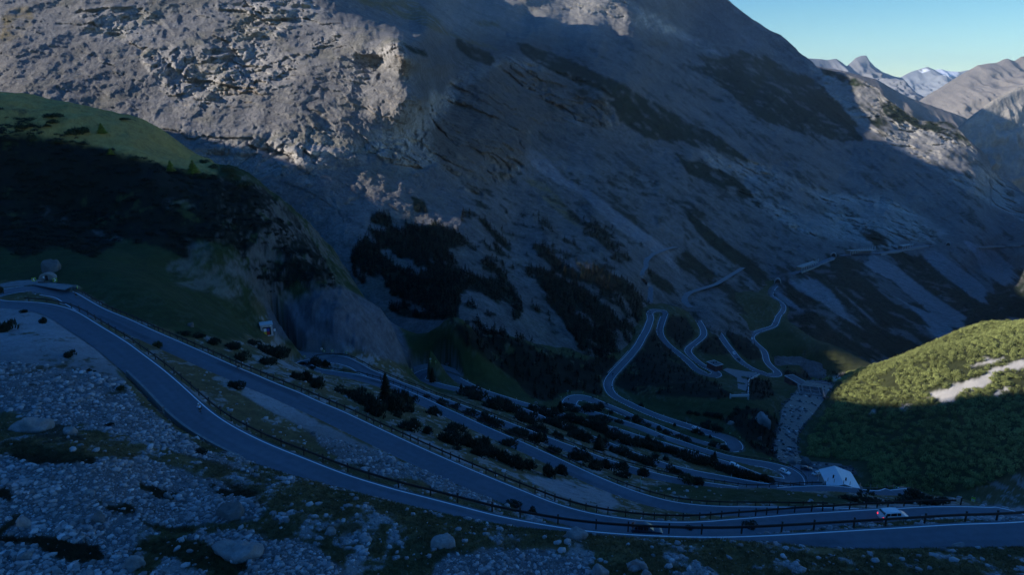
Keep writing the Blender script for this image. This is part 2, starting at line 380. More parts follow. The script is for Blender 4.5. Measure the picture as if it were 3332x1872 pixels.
# --- distance to the road / level pads on a 0.5 m raster
RX0, RY0, RS = -160.0, 55.0, 0.5
RW, RH = int(560 / RS), int(830 / RS)
RD = np.full((RH, RW), 99.0, np.float32); RZ = np.zeros((RH, RW), np.float32)
def stamp(x, y, z, edge, rad=9.0):
    j0 = int((x - rad - RX0) / RS); j1 = int((x + rad - RX0) / RS) + 1; i0 = int((y - rad - RY0) / RS); i1 = int((y + rad - RY0) / RS) + 1
    i0, j0 = max(i0, 0), max(j0, 0); i1, j1 = min(i1, RH), min(j1, RW)
    if i0 >= i1 or j0 >= j1: return
    yy = RY0 + np.arange(i0, i1) * RS - y; xx = RX0 + np.arange(j0, j1) * RS - x
    d = np.sqrt(yy[:, None] ** 2 + xx[None] ** 2) - edge
    s = RD[i0:i1, j0:j1]; m = d < s; s[m] = d[m]; RZ[i0:i1, j0:j1][m] = z
PADS = { # level ground: name -> (outline in survey points, height)
 'parking_lot': ([(2566,1521),(2606,1514),(2660,1530),(2720,1562),(2800,1580),(2800,1606),(2690,1606),(2600,1592),(2620,1566)], -155.6),
 'gravel_turnout': ([(0,925),(60,913),(112,912),(240,930),(210,945),(110,927),(60,930),(0,936)], -52.9),
 'gravel_apron': ([(893,1118),(930,1120),(985,1147),(1050,1150),(1108,1150),(1060,1168),(1000,1165),(940,1140)], -105.0),
 'gravel_verge': ([(1345,1195),(1385,1184),(1430,1184),(1480,1200),(1500,1222),(1452,1206),(1400,1200),(1350,1222)], -141.6),
}
def pad_xy(name):
    o, z = PADS[name]; P = at_z([p[0] for p in o], [p[1] for p in o], z); return P
def build_raster():
    for i in range(len(ROAD)):
        if not (RX0 < ROAD[i, 0] < RX0 + 560 and RY0 < ROAD[i, 1] < RY0 + 830): continue
        c = ROAD[i, :2] + RN[i] * (HL[i] - HR[i]) / 2
        stamp(c[0], c[1], ROAD[i, 2], (HL[i] + HR[i]) / 2)
    for nme in PADS:
        P = pad_xy(nme); poly = [(p[0], p[1]) for p in P]
        xs = np.arange(P[:, 0].min(), P[:, 0].max(), 0.8); ys = np.arange(P[:, 1].min(), P[:, 1].max(), 0.8)
        gx, gy = np.meshgrid(xs, ys); m = inpoly(gx, gy, poly)
        for x, y in zip(gx[m], gy[m]): stamp(x, y, PADS[nme][1], 0.8, 6.0)
build_raster()
def road_dist(X, Y):
    fi = (Y - RY0) / RS; fj = (X - RX0) / RS
    ok = (fi > 1) & (fi < RH - 2) & (fj > 1) & (fj < RW - 2)
    d = np.where(ok, bilin(RD, fi, fj), 99.0)
    z = RZ[np.clip(np.round(fi).astype(int), 0, RH - 1), np.clip(np.round(fj).astype(int), 0, RW - 1)]
    return d, z
HD, HRZ = road_dist(HX, HY)
P0 = np.stack([HX, HY, HZ], -1)
PXH, PYH, PWH = project(P0)
# relief: rough ground away from the road
amp = sstep(1.5, 14, HD)
rough = fbm(P0, 9.0, 4, 0.5, 3) * 0.55 + fbm(P0, 1.6, 3, 0.55, 9) * 0.10
big = fbm(P0, 42.0, 4, 0.5, 21) * 3.0 * sstep(150, 300, HY) * mix(1.0, .35, sstep(.40, .5, HX / HY))
ridgeL = sstep(900, 300, PXH) * sstep(215, 270, HY)
rock = fbm(P0, (26, 26, 40), 5, 0.55, 5, True)
rock_zone = sstep(560, 760, PXH + 40 * fbm(P0, 20, 2, .5, 8)) * sstep(1240, 1100, PXH) * sstep(240, 275, HY) * sstep(700, 640, HY)
HZ2 = HZ + amp * (rough + big) + amp * ridgeL * fbm(P0, 22.0, 4, 0.55, 31) * 2.6 + amp * rock_zone * rock * 4.5 + amp * rock_zone * fbm(P0, 9, 4, .6, 6, True) * 1.6
t = sstep(0.25, 2.1, HD)
HZ2 = np.where(HD < 5, mix(np.where(HD < 3, HRZ - 0.07, HZ2), HZ2, t), HZ2)
# stream bed: carve a channel
STREAM = [(2668,1248,478),(2650,1262,468),(2625,1300,447),(2590,1345,421),(2564,1400,395),(2556,1440,378),(2556,1480,362),(2585,1512,343),(2640,1520,336),(2750,1530,330)]
SP3 = at_w([s[0] for s in STREAM], [s[1] for s in STREAM], [s[2] for s in STREAM])
def dense(P, step):
    d = np.concatenate([[0], np.cumsum(np.linalg.norm(np.diff(P, axis=0), axis=1))]); s = np.arange(0, d[-1], step)
    return np.stack([np.interp(s, d, P[:, k]) for k in range(P.shape[1])], 1)
SD = dense(SP3, 2.0)
for _ in range(8): SD[1:-1] = (SD[:-2] + 2 * SD[1:-1] + SD[2:]) / 4
SWID = np.interp(np.arange(len(SD)) / (len(SD) - 1), [0, .2, .38, .5, .62, .75, 1], [7.5, 8.0, 7.5, 5.0, 4.2, 5.0, 4.5])
sub = (HY > 280) & (HY < 520) & (HX > 60) & (HX < 330)
sx, sy = HX[sub], HY[sub]; bd = np.full(sx.shape, 1e9); bz = np.zeros(sx.shape)
for k in range(len(SD)):
    d = np.hypot(sx - SD[k, 0], sy - SD[k, 1]) - SWID[k]; m = d < bd; bd[m] = d[m]; bz[m] = SD[k, 2]
z = HZ2[sub]; tt = sstep(-1.0, 7.0, bd)
HZ2[sub] = np.where(bd < 8, mix(bz - 0.5 + 0.45 * fbm(np.stack([sx, sy, bz], -1), 3.0, 3, .5, 77), z, tt), z)
STREAM_D = np.full(HX.shape, 99.0); STREAM_D[sub] = bd
HZ = HZ2
def ground(x, y):
    """height of the hillside at world x, y"""
    x = np.asarray(x, float); y = np.asarray(y, float)
    fj = (x / y - UU[0]) / (UU[-1] - UU[0]) * (NU - 1); fi = (np.log(y) - LY[0]) / (LY[-1] - LY[0]) * (NY - 1)
    return bilin(HZ, fi, fj)
def hit(px, py, w0=35.0, w1=1000.0):
    """first point of the hillside on the line of sight through survey point(s)"""
    px = np.atleast_1d(np.asarray(px, float)); py = np.atleast_1d(np.asarray(py, float)); r = ray(px, py)
    ws = np.exp(np.linspace(math.log(w0), math.log(w1), 1400)); out = np.zeros((len(px), 3)); found = np.zeros(len(px), bool)
    for a, b in zip(ws[:-1], ws[1:]):
        Pb = r * b; g = ground(Pb[:, 0], Pb[:, 1]); m = (~found) & (Pb[:, 2] <= g)
        if m.any():
            Pa = r[m] * a; ga = ground(Pa[:, 0], Pa[:, 1]); da = Pa[:, 2] - ga; db = (Pb[:, 2] - g)[m]
            k = np.clip(da / np.maximum(da - db, 1e-6), 0, 1)[:, None]; out[m] = Pa + (Pb[m] - Pa) * k; found |= m
    out[~found] = r[~found] * 400.0
    return out
# ---------------------------------------------------------------- the big mountain across the valley
MW = [
 # left cliffs
 (-700,-500,1250),(-700,0,950),(-700,400,780),(-700,800,700),(0,-500,1150),(0,0,860),(0,150,760),(0,300,690),(0,450,640),(0,700,600),
 (300,-500,1150),(300,0,850),(300,200,740),(300,400,650),(300,600,600),
 (600,-500,1180),(600,0,850),(600,150,765),(600,300,690),(600,450,625),(600,600,590),
 (900,-500,1230),(900,0,850),(900,150,755),(900,300,680),(900,450,620),(900,600,580),(900,760,560),
 (1100,-500,1300),(1100,0,900),(1100,60,830),(1230,50,960),(1285,75,960),(1180,25,960),(1330,95,985),(1180,110,745),(1300,130,700),(1335,230,688),(1365,330,680),(1350,180,688),(1240,200,712),(1250,430,655),(1350,420,690),(1150,560,600),(1280,520,640),(1400,540,670),(1300,640,590),(1130,660,565),(1050,620,570),
 (1000,760,545),(1150,760,530),(1300,760,545),(1150,900,490),(1300,900,480),(1400,1000,440),
 # recess behind the tower, facing right
 (1300,-500,1500),(1300,0,1180),(1385,80,1000),(1420,150,960),(1425,260,910),(1432,360,845),(1465,380,850),(1500,0,1780),(1500,-500,2100),(1500,100,1250),(1550,250,1020),(1600,400,880),(1680,500,860),(1500,480,760),(1650,600,800),(1550,620,700),(1550,720,610),(1650,760,640),
 (1560,660,660),
 (1500,800,545),(1500,900,490),(1560,980,452),(1650,900,530),(1700,1000,480),(1750,900,560),(1800,800,640),(1800,1060,480),(1900,1000,530),(1850,700,760),(1950,900,600),(2000,800,700),(2020,960,585),
 # upper face
 (1600,0,2060),(1700,0,2100),(1700,-500,2700),(1700,70,1980),(1700,150,1380),(1700,250,1190),(1750,330,1120),(1800,420,1080),(1900,300,1250),(1960,300,1240),(1980,380,1210),(1850,560,930),(1950,600,930),
 (1800,40,2080),(1950,0,2150),(1950,60,2050),(2050,60,2050),(2085,95,2040),(2130,110,2160),(2000,105,1990),(1850,80,1990),(1950,150,1640),(2050,-500,3000),(2200,-200,2800),(2200,0,3100),(2200,120,2600),(2200,200,2150),(2100,300,1480),(2050,450,1220),(2100,550,1130),(2100,700,900),(2200,700,960),(2200,800,850),(2200,900,760),(2150,960,680),
 (2370,0,3300),(2370,80,3050),(2450,60,3150),(2450,180,2650),(2540,140,2900),(2600,175,2750),(2300,350,1800),(2300,500,1390),(2300,650,1120),(2300,800,930),(2300,900,830),(2330,985,720),(2450,350,1980),(2450,500,1570),(2450,650,1260),(2450,800,1030),(2420,900,890),(2450,990,790),
 # spur at the right
 (2640,200,2660),(2660,225,2580),(2650,300,2380),(2650,400,2100),(2700,250,2480),(2800,275,2360),(2900,330,2230),(2960,390,2160),(2820,400,2150),(2950,480,1990),(3050,410,2130),(3140,440,2080),(3200,510,2020),(3250,580,1980),(3332,620,1950),(3100,520,1900),(3200,600,1800),(3332,700,1750),
 (2600,500,1720),(2750,500,1900),(2600,650,1360),(2750,650,1500),(2900,600,1700),(2900,700,1430),(3050,650,1650),(3050,720,1500),(3200,720,1560),(3332,790,1480),
 # gallery road and lower slopes
 (2560,895,930),(2640,868,1000),(2715,835,1075),(2830,826,1150),(2930,815,1220),(3080,803,1300),(3200,800,1370),(3332,798,1430),(3900,790,1800),(3900,600,2000),(3700,640,1990),
 (2560,960,850),(2620,1050,745),(2700,950,860),(2700,1050,760),(2700,1160,655),(2800,900,980),(2800,1000,840),(2800,1100,745),(2900,900,1040),(2900,1000,890),(2900,1120,760),(3000,900,1100),(3000,1000,930),(3050,1110,800),(3100,900,1150),(3150,1000,960),(3200,930,1130),(3260,900,1230),(3290,860,1330),
 # opposite wall of the gorge
 (3200,1040,850),(3332,900,1010),(3332,1000,860),(3332,830,1180),(3600,800,950),(3600,1000,780),(3900,1000,700),(3250,960,980),
 # foot, joining the hillside
 (1469,1045,408),(1650,1100,418),(1800,1155,440),(1900,1175,455),(2000,1170,488),(2060,1120,525),(2090,1050,580),(2095,1000,622),(2240,995,700),(2330,998,702),(2440,1065,702),(2490,950,865),(2535,905,940),(2580,1000,815),(2600,1065,742),(2660,1160,652),(2730,1200,632),
 # continues behind the nearer ground
 (300,800,590),(900,900,520),(1150,1080,440),(1500,1250,400),(1800,1320,440),(2100,1320,520),(2300,1320,560),(2500,1320,600),(2800,1320,620),(3300,1320,640),(-700,1320,560),(300,1320,480),(3900,1320,640),(900,1320,430),
]
MX0, MX1, MY0, MY1, MST = -520.0, 3900.0, -150.0, 1240.0, 3.5
CREST = [(-700,-150),(1050,-150),(1250,-45),(1900,-40),(2080,-90),(2200,-100),(2290,-50),(2370,0),(2392,20),(2420,42),(2440,55),(2470,76),(2500,96),(2540,113),(2560,130),(2590,157),(2600,170),(2625,187),(2645,203),(2658,219),(2700,226),(2760,243),(2800,258),(2830,274),(2862,290),(2868,305),(2890,325),(2930,355),(2960,372),(2990,388),(3040,394),(3080,393),(3105,405),(3128,430),(3150,455),(3180,478),(3205,498),(3222,530),(3226,552),(3250,572),(3290,592),(3320,618),(3345,640),(3400,650),(3900,600)]
M_VEG = [
 [(1685,142),(1737,155),(1823,181),(1888,207),(1952,242),(2039,285),(2125,337),(2222,380),(2330,440),(2429,513),(2400,512),(2300,490),(2222,470),(2146,457),(2103,453),(2082,436),(2004,388),(1978,302),(1931,285),(1844,255),(1758,216),(1724,190)],
 [(2407,181),(2472,168),(2546,216),(2597,242),(2653,259),(2722,332),(2783,397),(2800,453),(2740,457),(2653,453),(2589,431),(2481,388),(2403,337),(2351,280),(2265,233),(2222,215),(2330,190)],
 [(2653,259),(2640,300),(2700,380),(2760,420),(2783,397),(2722,332)],
 [(2200,500),(2330,540),(2429,600),(2500,690),(2440,660),(2330,600),(2230,560)],
 [(2542,927),(2560,905),(2660,850),(2760,840),(2990,820),(3060,860),(3150,960),(3240,1000),(3260,1100),(3100,1190),(2694,1190),(2660,1160),(2629,1124),(2590,1065),(2549,1027),(2560,1000)],
 [(3190,960),(3290,880),(3332,870),(3700,900),(3700,1200),(3100,1200),(3150,1050)],
 [(2775,736),(2898,775),(2904,804),(2856,811),(2807,769)],
 [(1145,818),(1210,749),(1219,702),(1275,706),(1353,736),(1413,723),(1482,753),(1512,771),(1542,805),(1611,866),(1655,900),(1698,965),(1715,1038),(1680,1051),(1629,995),(1542,935),(1499,960),(1491,1040),(1378,1040),(1284,1022),(1154,900)],
 [(1719,866),(1758,810),(1784,810),(1819,848),(1866,883),(1931,848),(1974,883),(2039,917),(2095,982),(2095,1034),(2047,1120),(2000,1170),(1931,1178),(1879,1169),(1844,1064),(1784,969),(1728,904)],
 [(1551,710),(1586,715),(1607,749),(1672,805),(1663,822),(1629,797),(1603,766)],
 [(1603,792),(1629,805),(1646,831),(1629,840)],
 [(1767,628),(1819,650),(1879,702),(1952,736),(2017,784),(2060,831),(2056,861),(2008,840),(1931,775),(1844,702)],
 [(2173,812),(2230,812),(2292,861),(2342,905),(2335,925),(2300,928),(2240,890),(2190,855)],
 [(2124,887),(2161,902),(2199,940),(2217,985),(2180,962),(2124,925),(2102,887)],
 [(2325,951),(2351,925),(2388,912),(2416,917),(2444,943),(2481,955),(2500,981),(2534,990),(2534,1018),(2509,1050),(2481,1052),(2453,1046),(2407,1014),(2360,977)],
 [(2300,790),(2245,730),(2260,700),(2350,780),(2453,850),(2500,897),(2525,912),(2511,932),(2481,945),(2444,906),(2400,869)],
 [(1310,140),(1390,165),(1400,185),(1330,165)],[(1480,120),(1530,140),(1600,175),(1612,195),(1590,210),(1530,190),(1490,160)],
 [(2680,228),(2760,250),(2830,278),(2800,290),(2740,270),(2690,250)],[(2860,335),(2900,330),(2960,375),(3040,396),(3090,396),(3130,440),(3140,470),(3060,440),(3000,425),(2930,400),(2870,370)],
 [(2830,380),(2870,390),(2880,430),(2840,410)],
 [(1340,640),(1380,650),(1385,690),(1350,690)],[(1215,700),(1260,680),(1275,706),(1230,730)],
]
M_SCREE = [ # pale scree tongues laid over the scrub
 [(2561,917),(2629,888),(2681,927),(2726,995),(2759,1031),(2811,1073),(2775,1056),(2720,1024),(2662,979),(2607,953)],
 [(2655,888),(2726,940),(2791,998),(2859,1063),(2785,1005),(2707,927)],
 [(2791,843),(2862,833),(2921,866),(2959,901),(3050,972),(3147,1034),(3147,1069),(3095,1108),(3037,1108),(3001,1044),(2966,1005),(2904,959),(2866,921),(2849,888)],
 [(2985,814),(3066,827),(3131,875),(3209,943),(3183,979),(3115,930),(3050,882),(3005,843)],
 [(3163,794),(3228,811),(3283,856),(3302,872),(3276,911),(3241,917),(3196,882),(3166,843)],
 [(2534,955),(2550,960),(2610,1008),(2600,1012),(2548,985)],
 [(1690,470),(1760,500),(1850,590),(1960,650),(2080,740),(2160,800),(2240,900),(2200,880),(2100,800),(2000,740),(1900,640),(1790,580),(1720,530)],
]
M_SCREE2 = [[(2856,892),(2904,914),(2953,959),(3034,1027),(2969,998),(2904,959),(2872,924)]]   # scrub island in the widest tongue
M_GRASS = [[(1680,560),(1760,590),(1850,680),(1900,740),(1850,720),(1760,640)],[(1140,0),(1330,0),(1420,80),(1500,120),(1640,160),(1560,150),(1440,110),(1350,70)],[(1290,0),(1350,0),(1420,60),(1460,115),(1400,90)],[(1520,68),(1620,62),(1622,85),(1560,80)],[(20,20),(90,20),(110,60),(80,120),(0,140),(0,60)]]
# ruggedness (0 scree, 1 cliff) at survey points
M_ROCK = [
 [(180,0),(1000,0),(1180,100),(1320,110),(1350,330),(1500,420),(1480,520),(1330,560),(1230,510),(1120,540),(1000,600),(830,560),(660,540),(600,480),(560,330),(430,160),(250,100)],
 [(1350,330),(1600,180),(1760,190),(1980,290),(1995,430),(1900,410),(1760,390),(1720,480),(1660,600),(1560,650),(1450,560),(1400,450)],
 [(2640,215),(2830,270),(2960,380),(3130,430),(3230,560),(3332,640),(3332,720),(3180,640),(3050,560),(2900,470),(2760,380),(2660,300)],
 [(1640,0),(2040,0),(2160,60),(2330,160),(2360,195),(2200,120),(1990,60),(1800,40)],
 [(2260,480),(2500,540),(2700,620),(2900,650),(3100,760),(2900,800),(2600,760),(2400,640)],
]
def zone(x, y, polys):
    m = np.zeros(x.shape, bool)
    for p in polys: m |= inpoly(x, y, p)
    return m
def blur(a, n):
    for _ in range(n):
        a = (np.roll(a, 1, 0) + np.roll(a, -1, 0) + np.roll(a, 1, 1) + np.roll(a, -1, 1) + a) / 5
    return a
def build_mountain():
    fit = tps_fit(np.array([(m[0], m[1]) for m in MW], float) / 1000, np.log([m[2] for m in MW]), 6e-5)
    nx = int((MX1 - MX0) / MST) + 1; ny = int((MY1 - MY0) / MST) + 1
    x = np.linspace(MX0, MX1, nx)
    top = np.interp(x, [c[0] for c in CREST], [c[1] for c in CREST])
    jag = np.array([0.0]); v = np.stack([x, x * 0, x * 0], -1)
    top = top + np.where(x > 2370, 1.0, 0) * (fbm(v, 60, 4, .6, 4) * 5)
    fr = np.linspace(0, 1, ny)[:, None]
    Y = top[None] + (MY1 - top[None]) * fr; X = np.broadcast_to(x[None], Y.shape).copy()
    cx = np.linspace(MX0, MX1, 300); cy = np.linspace(-520, MY1 + 5, 130); gx, gy = np.meshgrid(cx, cy)
    L = tps_eval(fit, np.stack([gx.ravel(), gy.ravel()], 1) / 1000).reshape(gx.shape)
    v2 = np.stack([X, Y, X * 0], -1); wx = 20 * fbm(v2, 120, 4, .6, 42) + 0 * X; wy = 14 * fbm(v2, 110, 4, .6, 43); fade = sstep(1000, 850, Y); wx = wx * fade; wy = wy * fade
    X0, Y0 = X, Y; X = X + wx; Y = Y + wy
    W = np.exp(bilin(L, (Y - cy[0]) / (cy[-1] - cy[0]) * 129, (X - cx[0]) / (cx[-1] - cx[0]) * 299))
    X, Y = X0, Y0
    P = ray(X, Y) * W[..., None]
    # ruggedness mask, warped and softened
    nz = fbm(P, 90, 3, .5, 41) * 40
    rk = zone(X + nz, Y + nz * .6, M_ROCK).astype(np.float32); rk = blur(rk, 10)
    left = sstep(1500, 1250, X); MYl = Y
    # bedded cliffs: beds dip to the right
    warp = fbm(P, 110, 4, .55, 51)
    hb = P[..., 2] + 0.42 * P[..., 0] + 0.12 * P[..., 1] + warp * 34
    per = 42.0; ph = hb / per - np.floor(hb / per); ledge = sstep(0.0, 0.22, ph) - ph
    per2 = 13.0; hb2 = hb + 5 * fbm(P, 30, 3, .5, 52); ph2 = hb2 / per2 - np.floor(hb2 / per2); ledge2 = sstep(0.0, 0.3, ph2) - ph2
    ledge_amp = 0.5 + 0.5 * sstep(-.3, .4, fbm(P, 120, 2, .5, 53))
    butt = fbm(P, (46, 46, 130), 4, .55, 61, True)
    along = P[..., 0] * .9 - P[..., 2] * .38
    B = np.stack([along + 9 * fbm(P, 20, 3, .5, 64), P[..., 1] * .8 + 6 * fbm(P, 16, 3, .5, 65), hb], -1)
    f1, f2, cr = worley(B, (80, 48, 17), 5); g1, g2, dr = worley(B + 5 * fbm(P, 9, 3, .5, 66)[..., None], (24, 15, 6.5), 6); vj, vj2, vr = worley(np.stack([P[..., 0] + 6 * warp, P[..., 1], P[..., 2] * .2], -1), (17, 17, 17), 8)
    bm_ = sstep(-.35, .35, fbm(P, 95, 3, .55, 67)); rk = rk * (.30 + .70 * bm_); rk = np.maximum(rk, left * .22 * sstep(-100, 60, MYl))
    e1 = sstep(0, .14, f2 - f1); e2 = sstep(0, .2, g2 - g1)
    fine = fbm(P, (7, 7, 4.5), 4, .6, 63, True)
    d = rk * (ledge * 20 * ledge_amp + ledge2 * 7 * ledge_amp - (butt - .15) * 15 + cr * 9.0 + dr * 3.6 + (1 - e1) * 3.0 + (1 - e2) * 1.4 - fine * 3.0 + vr * 3.5 * bm_ + (1 - sstep(0, .10, vj2 - vj)) * 3.0)
    # scree: ribs and runnels down the fall line (to the lower right in the survey)
    fl = (X * 0.62 - Y * 0.79); al = (X * 0.79 + Y * 0.62)
    q = np.stack([fl, al * 0.10, fl * 0], -1)
    runn = fbm(q, 55, 4, .55, 71, True) * W / 900
    d = d - (1 - rk) * runn * 7.5 * sstep(1250, 1500, X) - (1 - rk) * fbm(P, 14, 5, .62, 72) * 3.2 - (1 - rk) * left * fbm(P, (30, 30, 60), 4, .55, 73, True) * 5.0
    d = d - 14 * fbm(P, 160, 3, .5, 74) * sstep(520, 700, W)
    W2 = W + d * sstep(430, 620, W)
    P = ray(X, Y) * W2[..., None]
    # back of the ridge
    nb = 10; k = np.arange(nb, 0, -1)[:, None, None]
    bk = P[0][None] + k * np.array([10.0, 55.0, 0.0]) + (k ** 1.3) * np.array([0, 0, -22.0])
    A = np.vstack([bk, P])
    return X, Y, W2, P, A, rk, d
MX, MY, MWd, MP, MALL, MRK, MDISP = build_mountain()
def mount_w(px, py):
    """distance of the mountain surface on the line of sight through survey points"""
    px = np.asarray(px, float); py = np.asarray(py, float)
    j = (px - MX0) / (MX1 - MX0) * (MX.shape[1] - 1); jj = np.clip(np.round(j).astype(int), 0, MX.shape[1] - 1)
    top = MY[0, jj]; i = (py - top) / (MY1 - top) * (MX.shape[0] - 1)
    return bilin(MWd, i, j)
def mount_pt(px, py): return ray(px, py) * mount_w(px, py)[..., None]
def normals(P):
    n = np.cross(np.gradient(P, axis=1), np.gradient(P, axis=0)); n /= np.maximum(np.linalg.norm(n, axis=-1, keepdims=True), 1e-9)
    return n * np.where((n * P).sum(-1, keepdims=True) > 0, -1, 1)
def mountain_albedo():
    N = normals(MP); P = MP
    wob = fbm(P, 60, 4, .6, 81) * 26; wob2 = fbm(P, 14, 3, .6, 82) * 9
    fl0 = (MX * 0.62 - MY * 0.79); al0 = (MX * 0.79 + MY * 0.62); q0 = np.stack([fl0, al0 * .14, fl0 * 0], -1); far_ = sstep(1500, 1750, MX)
    wob3 = far_ * fbm(q0, 22, 4, .62, 94) * 70
    x = MX + (wob + wob2) * 0.79 + wob3 * .79; y = MY + (wob + wob2) * 0.45 + wob3 * .62
    base = np.array([.145, .142, .140]); c = np.broadcast_to(base, P.shape).copy()
    tone = fbm(P, 70, 5, .62, 83); c *= (1 + .38 * tone + .25 * fbm(P, 9, 3, .6, 97))[..., None]
    steep = sstep(0.62, 0.30, N[..., 2]) * MRK
    warm = np.array([.50, .465, .425]); c = mix(c, warm * (1 + .35 * fbm(P, (18, 18, 50), 4, .6, 84))[..., None], (np.clip(MRK * .45 + steep * .6, 0, .95))[..., None])
    wl = sstep(2050, 1900, MX) * sstep(160, 60, MY) * sstep(1250, 1500, MX); wl = np.maximum(wl, sstep(2600, 2700, MX) * MRK); c = mix(c, np.array([.34, .325, .30]) * (1 + .25 * tone)[..., None], (wl * .8)[..., None])
    och = sstep(.25, .5, fbm(P, 55, 3, .5, 85)) * steep; c = mix(c, np.array([.44, .30, .17]), (och * .55)[..., None])
    # thin grass on gentle ledges
    led = sstep(.55, .75, N[..., 2]) * sstep(.05, .4, fbm(P, 40, 4, .6, 86)) * (0.25 + .75 * MRK) * sstep(2300, 1500, MX)
    c = mix(c, np.array([.17, .155, .085]), (led * .65)[..., None])
    g = blur(zone(x, y, M_GRASS).astype(np.float32), 2) * sstep(-.5, .3, fbm(P, 20, 3, .6, 87)); c = mix(c, np.array([.20, .15, .06]), (g * .75)[..., None])
    sc = blur(zone(x, y, M_SCREE).astype(np.float32), 1) * (1 - zone(x, y, M_SCREE2))
    fl = (MX * 0.62 - MY * 0.79); al = (MX * 0.79 + MY * 0.62); q = np.stack([fl, al * .12, fl * 0], -1)
    st = fbm(q, 26, 5, .6, 88)
    c = mix(c, np.array([.215, .215, .225]) * (1 + .25 * st)[..., None], (sc * .9)[..., None])
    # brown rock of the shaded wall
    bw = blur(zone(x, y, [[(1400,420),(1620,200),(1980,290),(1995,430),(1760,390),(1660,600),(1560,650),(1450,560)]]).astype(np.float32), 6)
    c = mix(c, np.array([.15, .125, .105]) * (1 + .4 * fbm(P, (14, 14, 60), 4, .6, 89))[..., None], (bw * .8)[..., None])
    v = zone(x, y, M_VEG).astype(np.float32)
    rnd = (MX > 1750) & (MY > 130) & (MX < 3300)
    v = np.maximum(v, rnd * sstep(.30, .42, st * .8 + .5 * fbm(P, 70, 4, .6, 90)) * .9)
    v = np.maximum(v, (rnd | (MX > 1500)) * sstep(.28, .36, fbm(P, 13, 3, .6, 93) + .35 * tone) * .8 * (MY > 560) * (MX < 2600))
    q2 = np.stack([fl, al * .16, fl * 0], -1); st2 = fbm(q2, 9, 4, .6, 95)
    v = np.maximum(v, rnd * sstep(.12, .30, st2 * .7 + .5 * fbm(P, 45, 4, .6, 96)) * .55)
    v = v * (1 - sc); hole = sstep(.16, .34, fbm(P, 30, 4, .65, 91) + .55 * st); v = v * (1 - hole * .8)
    v = np.clip(blur(v, 1), 0, 1)
    veg = np.array([.018, .028, .016]) * (1 + .5 * fbm(P, 8, 3, .6, 92))[..., None]
    c = mix(c, veg, v[..., None])
    recess_dark = sstep(1330, 1390, MX) * sstep(2100, 1700, MX) * sstep(560, 480, MY); c = c * (1 - .25 * recess_dark[..., None])  # recess right of the tower made darker
    return np.clip(c, .01, .6), v
# ---------------------------------------------------------------- hillside colours
H_VEG = [ # dark scrub and forest on the hillside
 [(-600,330),(0,350),(200,420),(330,480),(560,545),(840,600),(900,650),(960,700),(1030,800),(1075,880),(1100,940),(1020,960),(960,900),(930,960),(860,950),(800,860),(760,800),(640,780),(600,840),(520,800),(400,780),(300,840),(200,800),(60,830),(0,800),(-600,800)],
 [(1465,1040),(1542,1073),(1607,1077),(1663,1099),(1750,1110),(1800,1150),(1880,1168),(2000,1165),(2020,1180),(1975,1220),(1955,1250),(1960,1290),(1930,1283),(1890,1275),(1830,1280),(1790,1305),(1720,1290),(1680,1240),(1600,1180),(1500,1110)],
 [(2111,1070),(2139,1074),(2152,1099),(2180,1130),(2265,1218),(2292,1236),(2330,1245),(2390,1290),(2330,1300),(2236,1293),(2068,1283),(1997,1255),(2005,1230),(2031,1205),(2059,1169),(2094,1117)],
 [(2165,1030),(2230,1030),(2262,1085),(2240,1110),(2225,1140),(2180,1110),(2160,1080)],
 [(2300,1090),(2330,1090),(2350,1120),(2375,1150),(2320,1158),(2265,1145),(2275,1120)],
 [(2330,1050),(2379,1065),(2425,1087),(2440,1105),(2463,1128),(2479,1166),(2453,1177),(2425,1166),(2397,1140),(2360,1090)],
 [(2565,1195),(2640,1205),(2700,1205),(2760,1220),(2700,1245),(2640,1245),(2600,1230),(2560,1235),(2545,1215)],
 [(2405,1330),(2480,1330),(2530,1370),(2545,1440),(2520,1490),(2460,1470),(2410,1420),(2380,1380),(2340,1370)],
 [(2440,1230),(2500,1240),(2520,1290),(2470,1300),(2430,1300),(2425,1260)],
]
H_DARK_GRASS = [[(-600,440),(120,440),(560,545),(600,500),(760,500),(900,560),(1020,660),(1100,780),(1180,900),(1240,970),(1120,1010),(1000,1000),(800,960),(600,900),(300,850),(-600,830)],
 [(-600,780),(60,830),(300,840),(520,800),(640,900),(800,960),(880,1100),(620,1100),(400,1020),(250,940),(120,910),(-600,930)],
 [(1322,1075),(1413,1070),(1478,1080),(1499,1111),(1542,1150),(1607,1185),(1680,1250),(1720,1300),(1640,1290),(1560,1260),(1478,1206),(1413,1185),(1340,1195),(1301,1176),(1310,1120)],
 [(2094,1121),(2124,1121),(2199,1155),(2255,1209),(2217,1181),(2124,1177),(2087,1151)],
 [(2317,1136),(2369,1158),(2407,1186),(2453,1215),(2416,1214),(2351,1195),(2295,1165)],
 [(2457,1090),(2537,1050),(2547,1050),(2593,1097),(2631,1130),(2660,1166),(2720,1177),(2720,1209),(2612,1203),(2575,1192),(2547,1209),(2522,1188),(2507,1166),(2500,1149),(2463,1117)],
 [(2060,1290),(2184,1310),(2284,1319),(2346,1297),(2421,1298),(2520,1305),(2483,1329),(2383,1349),(2346,1359),(2380,1390),(2284,1365),(2209,1359),(2135,1344),(2060,1318)],
 [(2480,1170),(2505,1200),(2515,1220),(2470,1210),(2440,1190)],[(985,1100),(1070,1130),(1100,1146),(1000,1145),(930,1120),(900,1085)],
 [(2200,1560),(2330,1580),(2560,1600),(2860,1625),(2860,1640),(2500,1640),(2300,1630),(2100,1590)]]
